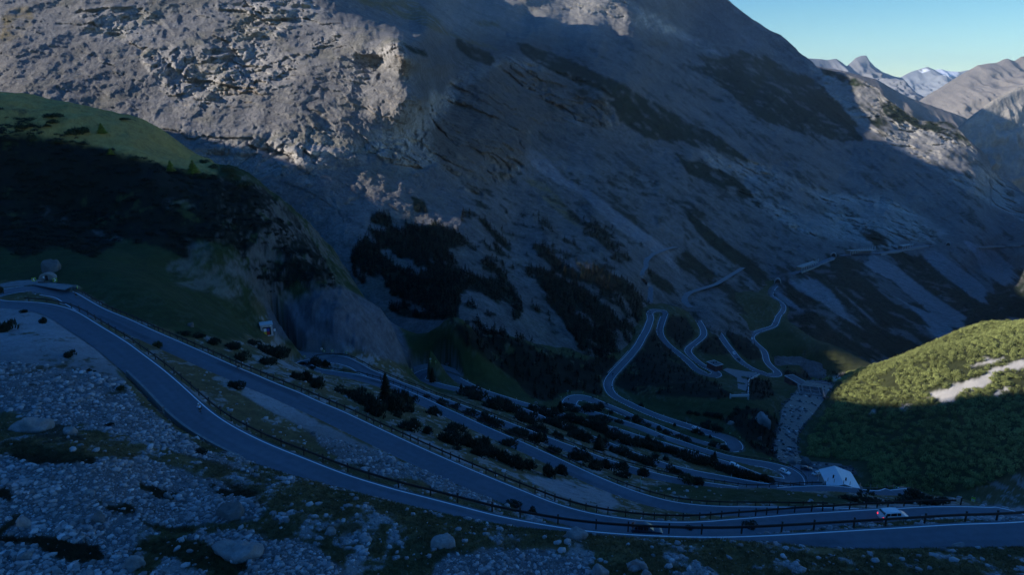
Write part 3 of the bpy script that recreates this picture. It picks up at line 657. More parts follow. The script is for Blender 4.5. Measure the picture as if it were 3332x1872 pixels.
H_BROWN_GRASS = [[(230,1380),(330,1430),(640,1480),(870,1560),(1200,1640),(1500,1700),(1800,1735),(2400,1765),(3332,1810),(3332,1872),(2000,1872),(1900,1800),(1400,1760),(1100,1740),(850,1650),(700,1560),(480,1500),(250,1480),(0,1420),(0,1330)],
 [(300,1040),(420,1085),(560,1150),(780,1290),(1000,1400),(1000,1480),(850,1420),(700,1340),(600,1240),(460,1120)],[(0,240),(-600,240),(-600,420),(60,430),(300,460),(560,540),(520,420),(330,360),(160,300)]]
H_SCREE = [[(-600,980),(60,990),(200,1050),(340,1160),(400,1240),(480,1330),(640,1450),(870,1560),(640,1490),(430,1420),(250,1370),(0,1330),(-600,1330)],
 [(-600,1440),(0,1460),(250,1500),(480,1500),(700,1560),(860,1610),(830,1690),(450,1700),(400,1780),(500,1990),(-600,1990)],
 [(780,1230),(880,1270),(1000,1355),(1150,1430),(1300,1500),(1450,1565),(1640,1640),(1500,1625),(1350,1560),(1200,1540),(1050,1460),(960,1380),(860,1330),(800,1290)],
 [(1420,1800),(1640,1780),(1900,1830),(1960,1990),(1380,1990)],[(650,1750),(760,1720),(1000,1760),(1080,1830),(1250,1990),(900,1990)],[(100,1330),(200,1340),(260,1420),(120,1430),(60,1380)],
 [(1700,1540),(1850,1570),(1980,1600),(2020,1650),(1960,1665),(1850,1620),(1740,1580)],[(1330,1410),(1420,1450),(1600,1540),(1560,1530),(1400,1460),(1310,1420)],[(900,1170),(1100,1250),(1060,1240),(930,1190)],
 [(1000,1040),(1120,930),(1260,1010),(1290,1060),(1340,1180),(1300,1170),(1200,1110),(1120,1150),(1000,1110),(880,1060)],
 [(1640,1240),(1690,1270),(1700,1290),(1660,1280)],[(2700,1640),(2800,1650),(3400,1645),(3400,1690),(2700,1690)]]
H_MOSS = [[(-80,1600),(60,1603),(66,1640),(0,1646),(-80,1650)],[(310,1632),(400,1628),(432,1658),(385,1664),(330,1652)],[(100,1765),(230,1753),(300,1768),(332,1810),(292,1838),(200,1822),(120,1792),(0,1777),(0,1755)],[(445,1690),(580,1698),(602,1720),(470,1716)],[(420,1750),(560,1738),(720,1790),(812,1800),(800,1852),(640,1857),(560,1812),(450,1792),(388,1812)],[(700,1590),(850,1600),(842,1640),(720,1622)],[(460,1580),(560,1593),(562,1616),(480,1612)],[(0,1430),(90,1440),(230,1470),(330,1500),(300,1525),(120,1500),(0,1475)]]
G_SCREE = [[(3005,1289),(3082,1263),(3163,1237),(3228,1208),(3332,1169),(3500,1110),(3500,1150),(3332,1202),(3234,1221),(3225,1247),(3173,1270),(3115,1289),(3108,1312),(3056,1318),(3063,1299)],
 [(3157,1198),(3205,1176),(3199,1160),(3212,1160),(3212,1173),(3267,1161),(3251,1176),(3212,1186),(3176,1192)],
 [(3228,1279),(3276,1253),(3286,1263),(3244,1292)],[(2938,1322),(2965,1317),(2950,1338),(2930,1332)],[(2830,1345),(2856,1338),(2845,1355)],[(2700,1232),(2760,1212),(2740,1236),(2710,1242)]]
def hill_albedo():
    P = np.stack([HX, HY, HZ], -1); x, y, w = project(P)
    k = np.clip(110.0 / w, .12, 1.6)                       # wobble of the borders, about a metre or two on the ground
    n1 = fbm(P, 12, 4, .6, 101); n2 = fbm(P, 2.2, 3, .6, 102); n3 = fbm(P, (3, 14, 3), 4, .55, 103); n4 = fbm(P, .55, 3, .6, 104); n2 = n2 + .6 * n4
    xx = x + (n1 * 60 + n2 * 22) * k; yy = y + (n1 * 34 + n2 * 16) * k
    scree = np.array([.25, .25, .26]); grass = np.array([.080, .075, .034]); brown = np.array([.125, .092, .042]); dgr = np.array([.028, .044, .013]); veg = np.array([.010, .013, .007])
    gcol = mix(grass, brown, sstep(-.3, .4, n1)[..., None])
    s = sstep(.10, .30, n3 * .8 + n2 * .45)
    z = zone(xx, yy, H_SCREE).astype(np.float32); z = blur(z, 2)
    s = np.maximum(s * .75 * sstep(900, 1000, y), z * sstep(-.55, -.15, n3 * .7 + n2 * .5 + .1))
    b = blur(zone(xx, yy, H_BROWN_GRASS).astype(np.float32), 2); gcol = mix(gcol, brown * (1 + .3 * n2)[..., None], (b * .7)[..., None])
    s = s * (1 - b * .8 * sstep(.6, .0, n2 + n3 * .6))
    gcol = gcol * (1 + .35 * n2)[..., None]
    ms = blur(zone(xx, yy, H_MOSS).astype(np.float32), 1); s = s * (1 - ms); gcol = mix(gcol, np.array([.042, .040, .016]) * (1 + .3 * n2)[..., None], ms[..., None])
    c = mix(gcol, scree * (1 + .22 * n2 + .12 * n1)[..., None], s[..., None])
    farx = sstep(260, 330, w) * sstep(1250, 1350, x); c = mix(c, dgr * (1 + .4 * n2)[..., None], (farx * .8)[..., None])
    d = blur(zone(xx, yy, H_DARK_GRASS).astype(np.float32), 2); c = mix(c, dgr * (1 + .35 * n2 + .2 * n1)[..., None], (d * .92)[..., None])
    v = blur(zone(xx, yy, H_VEG).astype(np.float32), 1); hole = sstep(.30, .50, n1 + .3 * n2); v = v * (1 - hole * .9)
    c = mix(c, veg * (1 + .4 * n2)[..., None], v[..., None])
    cg = blur(zone(xx, yy, [[(-600,200),(200,250),(420,330),(560,420),(720,500),(700,570),(560,545),(330,480),(100,440),(-600,440)]]).astype(np.float32), 2); c = mix(c, np.array([.34, .235, .070]) * (1 + .4 * n2 + .3 * n1)[..., None], (cg * sstep(-.9, -.4, n1 + .4 * n2) * .95)[..., None])
    # rock of the left bluff
    N = normals(P); rk = rock_zone * sstep(.82, .6, N[..., 2]); c = mix(c, np.array([.12, .112, .105]) * (1 + .5 * n2)[..., None], (rk * .75 * sstep(-.2, .25, n1 + .4 * n2))[..., None])
    bl = blur(zone(xx, yy, [[(540,850),(640,830),(800,880),(830,960),(760,980),(640,940),(560,930)],[(600,780),(680,790),(700,830),(600,830)],[(120,670),(200,690),(230,730),(150,720)],[(300,750),(370,765),(420,790),(330,780)],[(520,650),(600,640),(650,680),(560,690)]]).astype(np.float32), 2)
    c = mix(c, np.array([.21, .21, .21]) * (1 + .3 * n2)[..., None], (bl * .38 * sstep(-.3, .2, n3))[..., None])
    cone = blur(zone(xx, yy, [[(860,1000),(1000,960),(1111,930),(1262,1012),(1300,1060),(1350,1190),(1250,1170),(1130,1130),(950,1110),(870,1080)]]).astype(np.float32), 2); c = mix(c, np.array([.095, .10, .115]) * (1 + .45 * n2 + .35 * n3)[..., None], (cone * .9)[..., None])
    c = mix(c, c * .5, (z * sstep(135, 110, w))[..., None])   # dark gaps between the stones, shade painted into the ground for contrast
    # sunny side of the valley: scrub floor, limestone slabs
    G = (HX > 0.40 * HY) & (x > 2560) & (y > 980) & (HY > 260) & (STREAM_D > 6); G = blur((G & (x > 2640 - (y - 1250) * .1)).astype(np.float32), 2)
    c = mix(c, np.array([.040, .046, .018]) * (1 + .4 * n2)[..., None], G[..., None])
    gs = zone(xx, yy, G_SCREE).astype(np.float32); gs = blur(gs, 1); c = mix(c, np.array([.46, .43, .385]) * (1 + .12 * n2)[..., None], gs[..., None])
    # gravel shoulders of the road, stream bed
    sh = sstep(1.6, .6, HD) * sstep(-.6, .0, n1 + n2 * .6 - .1); c = mix(c, np.array([.20, .20, .21]) * (1 + .25 * n2)[..., None], (sh * .55)[..., None])
    sb = sstep(2.0, 0, STREAM_D + 2 * n2); c = mix(c, np.array([.13, .135, .15]) * (1 + .4 * n2)[..., None], sb[..., None])
    return np.clip(c, .008, .6), v, G * (1 - gs), s

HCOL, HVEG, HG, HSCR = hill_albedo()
MCOL, MVEG = mountain_albedo()
mat_hill = ground_mat("hillside_ground", (0.45, 0.12), .42, .9, .12)
mat_mount = ground_mat("mountain_rock", (9.0, 2.2), .55, 1.0, 3.0)
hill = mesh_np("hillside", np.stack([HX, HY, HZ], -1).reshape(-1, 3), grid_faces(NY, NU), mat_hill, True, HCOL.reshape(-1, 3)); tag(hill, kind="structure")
nb = MALL.shape[0] - MP.shape[0]; mc = np.vstack([np.repeat(MCOL[:1], nb, 0), MCOL])
mount = mesh_np("mountain", MALL.reshape(-1, 3), grid_faces(MALL.shape[0], MALL.shape[1]), mat_mount, True, mc.reshape(-1, 3)); tag(mount, kind="structure")

# ---------------------------------------------------------------- sun and the unseen ridge added to shade the valley
SUN_EL, SUN_BEHIND = math.radians(22.0), math.radians(-1.0)
S_H = np.array([-math.cos(SUN_BEHIND), -math.sin(SUN_BEHIND)]); P_H = np.array([S_H[1], -S_H[0]])
SUN = np.array([S_H[0] * math.cos(SUN_EL), S_H[1] * math.cos(SUN_EL), math.sin(SUN_EL)])
UPV = np.array([-S_H[0] * math.sin(SUN_EL), -S_H[1] * math.sin(SUN_EL), math.cos(SUN_EL)])
LIT = [ # parts of the view that the sun reaches
 [(-520,-330),(1140,-330),(1140,0),(1165,90),(1280,115),(1345,260),(1340,360),(1310,430),(1400,500),(1490,530),(1300,570),(1240,570),(1370,640),(1340,670),(1280,665),(1110,634),(940,590),(840,575),(700,545),(560,520),(370,492),(130,440),(0,420),(-520,400)],
 [(1150,-330),(2000,-330),(2360,0),(2330,60),(2360,195),(2200,165),(1990,105),(1800,75),(1680,40),(1552,0)],
 [(2640,205),(2830,265),(2960,375),(3080,390),(3130,430),(3230,560),(3250,610),(3200,560),(3100,555),(2980,505),(2850,400),(2740,350),(2690,310)],
 [(2440,112),(2560,150),(2600,172),(2590,178),(2500,150)],
 [(2690,1245),(2900,1160),(3332,1025),(3332,1270),(3200,1297),(3060,1318),(2960,1322),(2820,1312),(2720,1300),(2745,1270)],
]
P_H = P_H if P_H[1] > 0 else -P_H
DEBUG = False
def shade_profile():
    hs, ts, lit, wt = [], [], [], []
    for P, x, y, ok in ((MP, MX, MY, MWd > 0), (np.stack([HX, HY, HZ], -1), *project(np.stack([HX, HY, HZ], -1))[:2], HY < 560)):
        N = normals(P); L = zone(x, y, LIT); vis = (x > -300) & (x < 3400) & (y > -100) & (y < 1900) & ok
        vis &= (N @ SUN > 0.18)
        if P is MP:   # hidden behind the nearer hillside
            vis &= ~((y > 440) & (x < 560)) & ~((y > 600) & (x < 1000)) & ~((y > 1050))
        else:
            vis &= ~((y < 470) & (x > 600)) & ~((x > 1100) & (x < 2690) & (y < 1000))
        sl = (slice(None, None, 3), slice(None, None, 3)); m = vis[sl].ravel()
        Q = P[sl].reshape(-1, 3)[m]; hs.append(Q[:, :2] @ P_H); ts.append(Q @ UPV); lit.append(L[sl].ravel()[m])
    h, tt, L = np.concatenate(hs), np.concatenate(ts), np.concatenate(lit)
    edges = np.concatenate([np.arange(0, 420, 6), np.arange(420, 1000, 30), np.arange(1000, 3400, 80)]); hc = (edges[:-1] + edges[1:]) / 2; T = np.full(len(hc), np.nan)
    for b in range(len(hc)):
        m = (h >= edges[b]) & (h < edges[b + 1])
        if m.sum() < 20: continue
        t_, l_ = tt[m], L[m]; o = np.argsort(t_); t_, l_ = t_[o], l_[o]
        # threshold T: cost = lit below + shade above
        litb = (2.0 if hc[b] < 960 else 5.0) * np.concatenate([[0], np.cumsum(l_)]); sha = np.concatenate([[0], np.cumsum(~l_)]); cost = litb + (sha[-1] - sha)
        k = int(np.argmin(cost)); T[b] = t_[min(k, len(t_) - 1)] if k < len(t_) else t_[-1] + 5
    if DEBUG: print('\n'.join('shade %d %.1f' % z for z in zip(hc, T)))
    g = ~np.isnan(T); T = np.interp(hc, hc[g], T[g]); o = (hc > 328) & (hc < 950)
    T[o] = np.interp(hc[o], [328, 337, 342, 359, 382, 408, 425, 445, 520, 545, 600, 640, 700, 950], [-20, -42, -67, -77, -88, -99, -106, -85, -85, -131, -126, -150, -200, -250])
    return hc, T
SH, ST = shade_profile()
def shade_ridge():  # unseen ridge out of view, crest shaped so its shadow falls where wanted
    h = np.arange(-400, 3400, 5.0); T = np.interp(h, SH, ST); v = np.stack([h, h * 0, h * 0], -1)
    T = T + fbm(v, 40, 4, .55, 301) * 3
    D0 = np.interp(h, [0, 500, 650, 900], [600, 650, 760, 1300]); base = h[:, None] * P_H[None] + D0[:, None] * S_H[None]
    zc = (T - base @ UPV[:2]) / UPV[2]
    prof = np.linspace(-1, 1, 41); rows = []
    for q in prof:
        xy = base + S_H[None] * (q * 900.0); fall = abs(q) ** 1.1 * 900 * (.75 if q > 0 else 1.6)
        z = zc - fall
        P = np.stack([xy[:, 0], xy[:, 1], z], -1); z = z + fbm(P, 120, 4, .55, 302) * 40 * min(1, abs(q) * 3) - 40 * min(1, abs(q) * 3)
        rows.append(np.stack([xy[:, 0], xy[:, 1], np.maximum(z, -320)], -1))
    A = np.array(rows); c = np.broadcast_to(np.array([.26, .25, .24]), A.shape)
    o = mesh_np("shadow_ridge", A.reshape(-1, 3), grid_faces(A.shape[0], A.shape[1]), mat_mount, True, c.reshape(-1, 3)); tag(o, kind="structure")
shade_ridge()
# ---------------------------------------------------------------- distant ranges
def range_strip(name, line, w_line, drop, depth, col, rough, seed, snow=None, front_w=None, greens=None):
    """a mountain range: its crest follows surveyed points at given distances; a face in front and a back behind"""
    xs = np.arange(line[0][0], line[-1][0], 3.0); yc = np.interp(xs, [p[0] for p in line], [p[1] for p in line]); ww = np.interp(xs, [p[0] for p in line], w_line)
    v = np.stack([xs, xs * 0, xs * 0], -1); yc = yc + fbm(v, 46, 5, .62, seed) * rough
    C = at_w(xs, yc, ww); n = 90; rows = []
    for q in np.linspace(-.25, 1, n):
        sgn = 1 if q < 0 else -1; dd = abs(q) * depth
        P = C + np.array([0, sgn * dd, 0]); P[:, 2] -= abs(q) ** .85 * drop
        P[:, :2] *= 1
        r = fbm(P, depth * .22, 5, .58, seed + 3, True); a = min(1, abs(q) * 5) * depth * .06
        P = P + np.stack([r * 0, -(r - .2) * a * 2.2, (r - .3) * a * .8], -1)
        rows.append(P)
    A = np.array(rows); N = normals(A)
    c = np.broadcast_to(np.array(col), A.shape).copy(); c *= (1 + .3 * fbm(A, depth * .1, 4, .6, seed + 5))[..., None]
    q = np.linspace(-.25, 1, n)[:, None] * np.ones(len(xs))[None]
    if greens:
        g = sstep(greens[0], greens[1], q + .16 * fbm(A, depth * .12, 4, .6, seed + 6)); c = mix(c, np.array([.035, .055, .035]) * (1 + .4 * fbm(A, depth * .03, 3, .6, seed + 9))[..., None], (g * .95)[..., None])
    if snow:
        x, y, _ = project(A); s = zone(x + 6 * fbm(A, depth * .05, 3, .6, seed + 7), y, snow); c = mix(c, np.array([.82, .84, .88]), s[..., None])
    o = mesh_np(name, A.reshape(-1, 3), grid_faces(A.shape[0], A.shape[1]), mat_far, True, np.clip(c, .01, .9).reshape(-1, 3)); tag(o, kind="structure")
mat_far = ground_mat("distant_slopes", (60.0, 15.0), .25, .5, 12.0)
range_strip("distant_mountain", [(2300,240),(2600,188),(2636,187),(2690,193),(2720,188),(2755,214),(2765,205),(2785,186),(2800,180),(2818,178),(2828,195),(2845,215),(2870,232),(2900,244),(2935,252),(2980,300),(3060,340),(3150,420)],
            [12500,12500,12500,12500,12500,12500,12500,12500,12500,12500,12500,12500,12500,12500,12500,12300,12000,12000], 1500, 3600, (.22,.22,.23), 3.0, 401)
range_strip("distant_mountain", [(2850,300),(2930,250),(2965,232),(3000,220),(3018,215),(3040,224),(3062,222),(3080,228),(3120,232),(3150,226),(3200,250),(3300,300)],
            [19000]*12, 1900, 5000, (.26,.27,.29), 3.0, 411, snow=[[(2990,232),(3015,222),(3022,228),(3000,236)],[(3040,226),(3065,220),(3085,228),(3120,232),(3118,244),(3090,250),(3060,240)],[(3150,222),(3175,218),(3168,226)]])
range_strip("distant_mountain", [(2900,400),(2980,330),(3060,282),(3110,250),(3150,226),(3180,208),(3240,202),(3262,190),(3275,187),(3300,196),(3320,182),(3400,170),(3700,150)],
            [9500]*13, 1500, 3600, (.21,.185,.165), 3.0, 421, greens=(.42,.6))
range_strip("distant_hill", [(2500,190),(2640,208),(2750,228),(2850,255),(2950,310),(3050,348),(3120,372),(3180,398),(3260,440),(3330,480)],
            [6200]*10, 1300, 1900, (.19,.165,.15), 2.2, 431, greens=(.05,.24))
range_strip("valley_spur", [(2980,470),(3090,425),(3125,405),(3170,365),(3230,322),(3290,290),(3332,277),(3500,240),(3800,200)],
            [3300]*9, 900, 620, (.30,.28,.255), 2.5, 441, greens=None)
# valley floor far below, reaching past the last range
vx, vy = np.meshgrid(np.linspace(-9000, 26000, 60), np.linspace(2600, 26000, 60)); vp = np.stack([vx, vy, np.full(vx.shape, -760.0)], -1)
o = mesh_np("valley_floor", vp.reshape(-1, 3), grid_faces(60, 60), mat_far, True, np.tile(np.array([[.07,.085,.05]]), (3600, 1))); tag(o, kind="structure")

# ---------------------------------------------------------------- sky, sun, air
w = bpy.data.worlds.new("World"); SC.world = w; w.use_nodes = True
nt = w.node_tree; bg = nt.nodes["Background"]; sky = nt.nodes.new("ShaderNodeTexSky"); sky.sky_type = 'NISHITA'; sky.sun_disc = False
sky.sun_elevation = SUN_EL; sky.sun_rotation = math.atan2(SUN[0], SUN[1]); sky.altitude = 2000; sky.air_density = 1.0; sky.dust_density = 0.3; sky.ozone_density = 3.0
# clear high-altitude sky: pale and greenish at the horizon, deep blue overhead
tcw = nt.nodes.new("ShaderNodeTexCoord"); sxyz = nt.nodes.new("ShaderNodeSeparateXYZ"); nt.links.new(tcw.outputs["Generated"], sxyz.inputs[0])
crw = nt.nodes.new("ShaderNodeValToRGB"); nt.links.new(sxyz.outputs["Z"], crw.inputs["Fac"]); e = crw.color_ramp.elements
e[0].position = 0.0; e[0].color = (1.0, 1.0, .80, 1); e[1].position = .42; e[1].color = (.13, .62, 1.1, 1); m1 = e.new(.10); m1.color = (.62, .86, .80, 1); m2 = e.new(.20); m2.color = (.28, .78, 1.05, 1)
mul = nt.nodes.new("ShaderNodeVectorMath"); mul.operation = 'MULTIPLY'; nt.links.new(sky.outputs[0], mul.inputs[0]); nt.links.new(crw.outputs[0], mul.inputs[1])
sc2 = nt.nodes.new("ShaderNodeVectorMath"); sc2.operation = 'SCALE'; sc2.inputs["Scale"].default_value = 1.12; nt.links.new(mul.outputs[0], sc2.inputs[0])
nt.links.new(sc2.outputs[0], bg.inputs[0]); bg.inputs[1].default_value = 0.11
sd = bpy.data.lights.new("sun", 'SUN'); sd.energy = 5.0; sd.angle = math.radians(0.5); sd.color = (1.0, .93, .83)
so = bpy.data.objects.new("sun", sd); COL.objects.link(so); so.rotation_euler = Vector(SUN).to_track_quat('Z', 'Y').to_euler()
SC.view_settings.view_transform = 'Standard'; SC.view_settings.look = 'None'; SC.view_settings.exposure = 0.5; SC.view_settings.gamma = 1.0
HAZE = True
if HAZE:
    m, n, l, b = new_mat("haze"); n.remove(b); pv = n.new("ShaderNodeVolumePrincipled"); pv.inputs["Color"].default_value = (.50, .74, 1, 1); pv.inputs["Density"].default_value = 0.000018; pv.inputs["Anisotropy"].default_value = 0.2
    l.new(pv.outputs[0], n["Material Output"].inputs["Volume"])
    mb = MB(); z0, z1 = -2700.0, 1250.0; mb.box((8000, 12000, (z0 + z1) / 2), (40000, 32000, z1 - z0)); hz = mb.build("haze", m); tag(hz, kind="stuff")
SC.render.engine = 'CYCLES'; SC.cycles.use_denoising = True; SC.cycles.volume_max_steps = 64; SC.cycles.volume_step_rate = 4.0
SC.cycles.max_bounces = 5; SC.cycles.diffuse_bounces = 3; SC.cycles.volume_bounces = 0; SC.cycles.use_adaptive_sampling = True; SC.cycles.adaptive_threshold = .02
# ---------------------------------------------------------------- carriageway and painted lines
def asphalt_mat():
    m, n, l, b = new_mat("asphalt")
    geo = n.new("ShaderNodeNewGeometry")
    n1 = n.new("ShaderNodeTexNoise"); n1.inputs["Scale"].default_value = .22; n1.inputs["Detail"].default_value = 6; n1.inputs["Roughness"].default_value = .6
    n2 = n.new("ShaderNodeTexNoise"); n2.inputs["Scale"].default_value = 9.0; n2.inputs["Detail"].default_value = 4
    l.new(geo.outputs["Position"], n1.inputs["Vector"]); l.new(geo.outputs["Position"], n2.inputs["Vector"])
    a = n.new("ShaderNodeMath"); a.operation = 'MULTIPLY_ADD'; a.inputs[1].default_value = .35; l.new(n2.outputs["Fac"], a.inputs[0]); l.new(n1.outputs["Fac"], a.inputs[2])
    r = n.new("ShaderNodeValToRGB"); r.color_ramp.elements[0].position = .42; r.color_ramp.elements[1].position = .95
    r.color_ramp.elements[0].color = (.110, .122, .145, 1); r.color_ramp.elements[1].color = (.150, .166, .195, 1)
    l.new(a.outputs[0], r.inputs["Fac"])
    # dark repair patches
    v = n.new("ShaderNodeTexVoronoi"); v.inputs["Scale"].default_value = .11; l.new(geo.outputs["Position"], v.inputs["Vector"])
    lt = n.new("ShaderNodeMath"); lt.operation = 'LESS_THAN'; lt.inputs[1].default_value = .10; l.new(v.outputs["Distance"], lt.inputs[0])
    mx = n.new("ShaderNodeMix"); mx.data_type = 'RGBA'; l.new(lt.outputs[0], mx.inputs[0]); l.new(r.outputs[0], mx.inputs[6]); mx.inputs[7].default_value = (.085, .09, .10, 1)
    l.new(mx.outputs[2], b.inputs["Base Color"]); b.inputs["Roughness"].default_value = .82; b.inputs["Specular IOR Level"].default_value = .35
    bp = n.new("ShaderNodeBump"); bp.inputs["Strength"].default_value = .25; bp.inputs["Distance"].default_value = .02; l.new(n2.outputs["Fac"], bp.inputs["Height"]); l.new(bp.outputs[0], b.inputs["Normal"])
    return m
mat_asphalt = asphalt_mat()
mat_line = paint("road_paint", (.86, .86, .86), .65, var=.05, scale=2.0)
mat_brown = paint("weathered_brown_timber", (.042, .024, .018), .75, var=.25, scale=2.0, bump=.3)
mat_steel = paint("galvanised_steel", (.30, .31, .33), .45, .8, var=.08)
mat_white = paint("white_plastic", (.78, .78, .78), .45, var=.04)
mat_black = paint("black_plastic", (.02, .02, .022), .5, var=.1)
mat_conc = paint("weathered_concrete", (.20, .20, .195), .9, var=.22, scale=1.2, bump=.5)
mat_concd = paint("dark_stained_concrete", (.17, .17, .165), .9, var=.3, scale=.8, bump=.5)
def ribbon(name, i0, i1, a, b, dz, mat, kind="structure", skip=None):
    """strip between lateral offsets a..b (left positive) of the road"""
    idx = np.arange(i0, i1)
    a = np.broadcast_to(a, len(ROAD))[idx]; b = np.broadcast_to(b, len(ROAD))[idx]; c = ROAD[idx]
    L = c + np.c_[RN[idx] * a[:, None], np.full(len(idx), dz)]; R = c + np.c_[RN[idx] * b[:, None], np.full(len(idx), dz)]
    V = np.empty((2 * len(idx), 3)); V[0::2] = L; V[1::2] = R
    k = np.arange(len(idx) - 1) * 2; f = np.stack([k + 1, k + 3, k + 2, k], 1)
    if skip is not None: f = f[~skip[idx[:-1]]]
    o = mesh_np(name, V, f, mat); tag(o, kind=kind); return o
def road_surface():
    nl = 11; idx = np.arange(len(ROAD)); f = np.linspace(0, 1, nl); a, b = HL + .3, -(HR + .3); rows = []
    for k in f: o = a + (b - a) * k; rows.append(ROAD + np.c_[RN * o[:, None], np.full(len(ROAD), .02)])
    A = np.array(rows); s = np.broadcast_to(idx[None].astype(float), A.shape[:2]); lat = np.broadcast_to(f[:, None], A.shape[:2])
    q = np.stack([s, lat * 6, s * 0], -1); c = 1 + .16 * fbm(q, (14, 1.1, 1), 4, .6, 501) + .12 * fbm(q, (60, 8, 1), 3, .5, 502)
    for t_ in (.17, .37, .63, .83): c = c - .10 * np.exp(-((lat - t_) / .06) ** 2)
    r = np.random.default_rng(9)
    for k in range(70):
        s0 = r.uniform(0, len(ROAD)); L = r.uniform(3, 26); l0 = r.choice([.05, .5]); w_ = r.uniform(.2, .45); m = (s > s0) & (s < s0 + L) & (lat > l0) & (lat < l0 + w_); c = np.where(m, c * r.choice([.72, .82, 1.16]), c)
    wear = sstep(.07, 0, lat) + sstep(.93, 1, lat); c = c * (1 + .18 * wear * fbm(q, (4, 1, 1), 3, .6, 503))
    col = np.array([.135, .148, .172]) * np.clip(c, .5, 1.5)[..., None]
    o = mesh_np("road", A.reshape(-1, 3), grid_faces(nl, len(ROAD)), mat_roadtop, True, col.reshape(-1, 3)); tag(o, kind="structure")
mat_roadtop = ground_mat("worn_asphalt", (1.2, .06), .22, .35, .02)
road_surface()
gap = (vnoise(np.arange(len(ROAD)) / 9.0, np.zeros(len(ROAD)), np.zeros(len(ROAD)), 5) > .90)
LW = np.interp(np.arange(len(ROAD)), [0, 700, 2100, 3168], [.17, .19, .24, .34])
_i = np.arange(len(ROAD))
ribbon("road_marking", 290, len(ROAD), HL, HL - LW, .032, mat_line, skip=gap & ((_i < 300) | (_i > 620)))
ribbon("road_marking", 30, len(ROAD), -(HR - LW), -HR, .032, mat_line, skip=(np.roll(gap, 40) & (_i > 900)) | ((_i > 355) & (_i < 830)))
# level lots
def pad_mesh(name, key, mat, dz):
    P = pad_xy(key); me = bpy.data.meshes.new(name); bm = bmesh.new()
    bm.faces.new([bm.verts.new((p[0], p[1], p[2] + dz)) for p in P]); bmesh.ops.triangulate(bm, faces=bm.faces[:]); bm.to_mesh(me); bm.free()
    me.materials.append(mat); o = bpy.data.objects.new(name, me); COL.objects.link(o); tag(o, kind="structure")
mat_gravel = paint("grey_gravel", (.17, .175, .185), .95, var=.25, scale=.8, bump=.5)
pad_mesh("parking_lot", 'parking_lot', mat_asphalt, .012)
pad_mesh("gravel_turnout", 'gravel_turnout', mat_gravel, .012)
pad_mesh("gravel_turnout", 'gravel_apron', mat_gravel, .012)
pad_mesh("gravel_turnout", 'gravel_verge', mat_gravel, .012)
# ---------------------------------------------------------------- stream
def water_mat():
    m, n, l, b = new_mat("stream_water")
    geo = n.new("ShaderNodeNewGeometry"); mp = n.new("ShaderNodeMapping"); mp.inputs["Scale"].default_value = (.42, .30, .42); l.new(geo.outputs["Position"], mp.inputs["Vector"])
    ns = n.new("ShaderNodeTexNoise"); ns.inputs["Scale"].default_value = .55; ns.inputs["Detail"].default_value = 9; ns.inputs["Roughness"].default_value = .7; l.new(mp.outputs[0], ns.inputs["Vector"])
    r = n.new("ShaderNodeValToRGB"); r.color_ramp.elements[0].position = .60; r.color_ramp.elements[1].position = .70
    r.color_ramp.elements[0].color = (.035, .045, .055, 1); r.color_ramp.elements[1].color = (.55, .62, .66, 1); l.new(ns.outputs["Fac"], r.inputs["Fac"]); l.new(r.outputs[0], b.inputs["Base Color"])
    b.inputs["Roughness"].default_value = .45; bp = n.new("ShaderNodeBump"); bp.inputs["Strength"].default_value = .8; bp.inputs["Distance"].default_value = .3
    l.new(ns.outputs["Fac"], bp.inputs["Height"]); l.new(bp.outputs[0], b.inputs["Normal"]); return m
mat_water = water_mat()
def stream_mesh():
    T = np.gradient(SD[:, :2], axis=0); T /= np.linalg.norm(T, axis=1)[:, None]; Nn = np.stack([-T[:, 1], T[:, 0]], 1); m = 11; rows = []
    for k in range(m):
        s = (k / (m - 1) * 2 - 1) * (SWID + 1.2); p = np.c_[SD[:, :2] + Nn * s[:, None], SD[:, 2]]; p[:, 2] += .12 * fbm(p, 2.5, 3, .5, 900) - .05; rows.append(p)
    A = np.array(rows); o = mesh_np("stream", A.reshape(-1, 3), grid_faces(m, len(SD)), mat_water, True); tag(o, kind="structure")
stream_mesh()
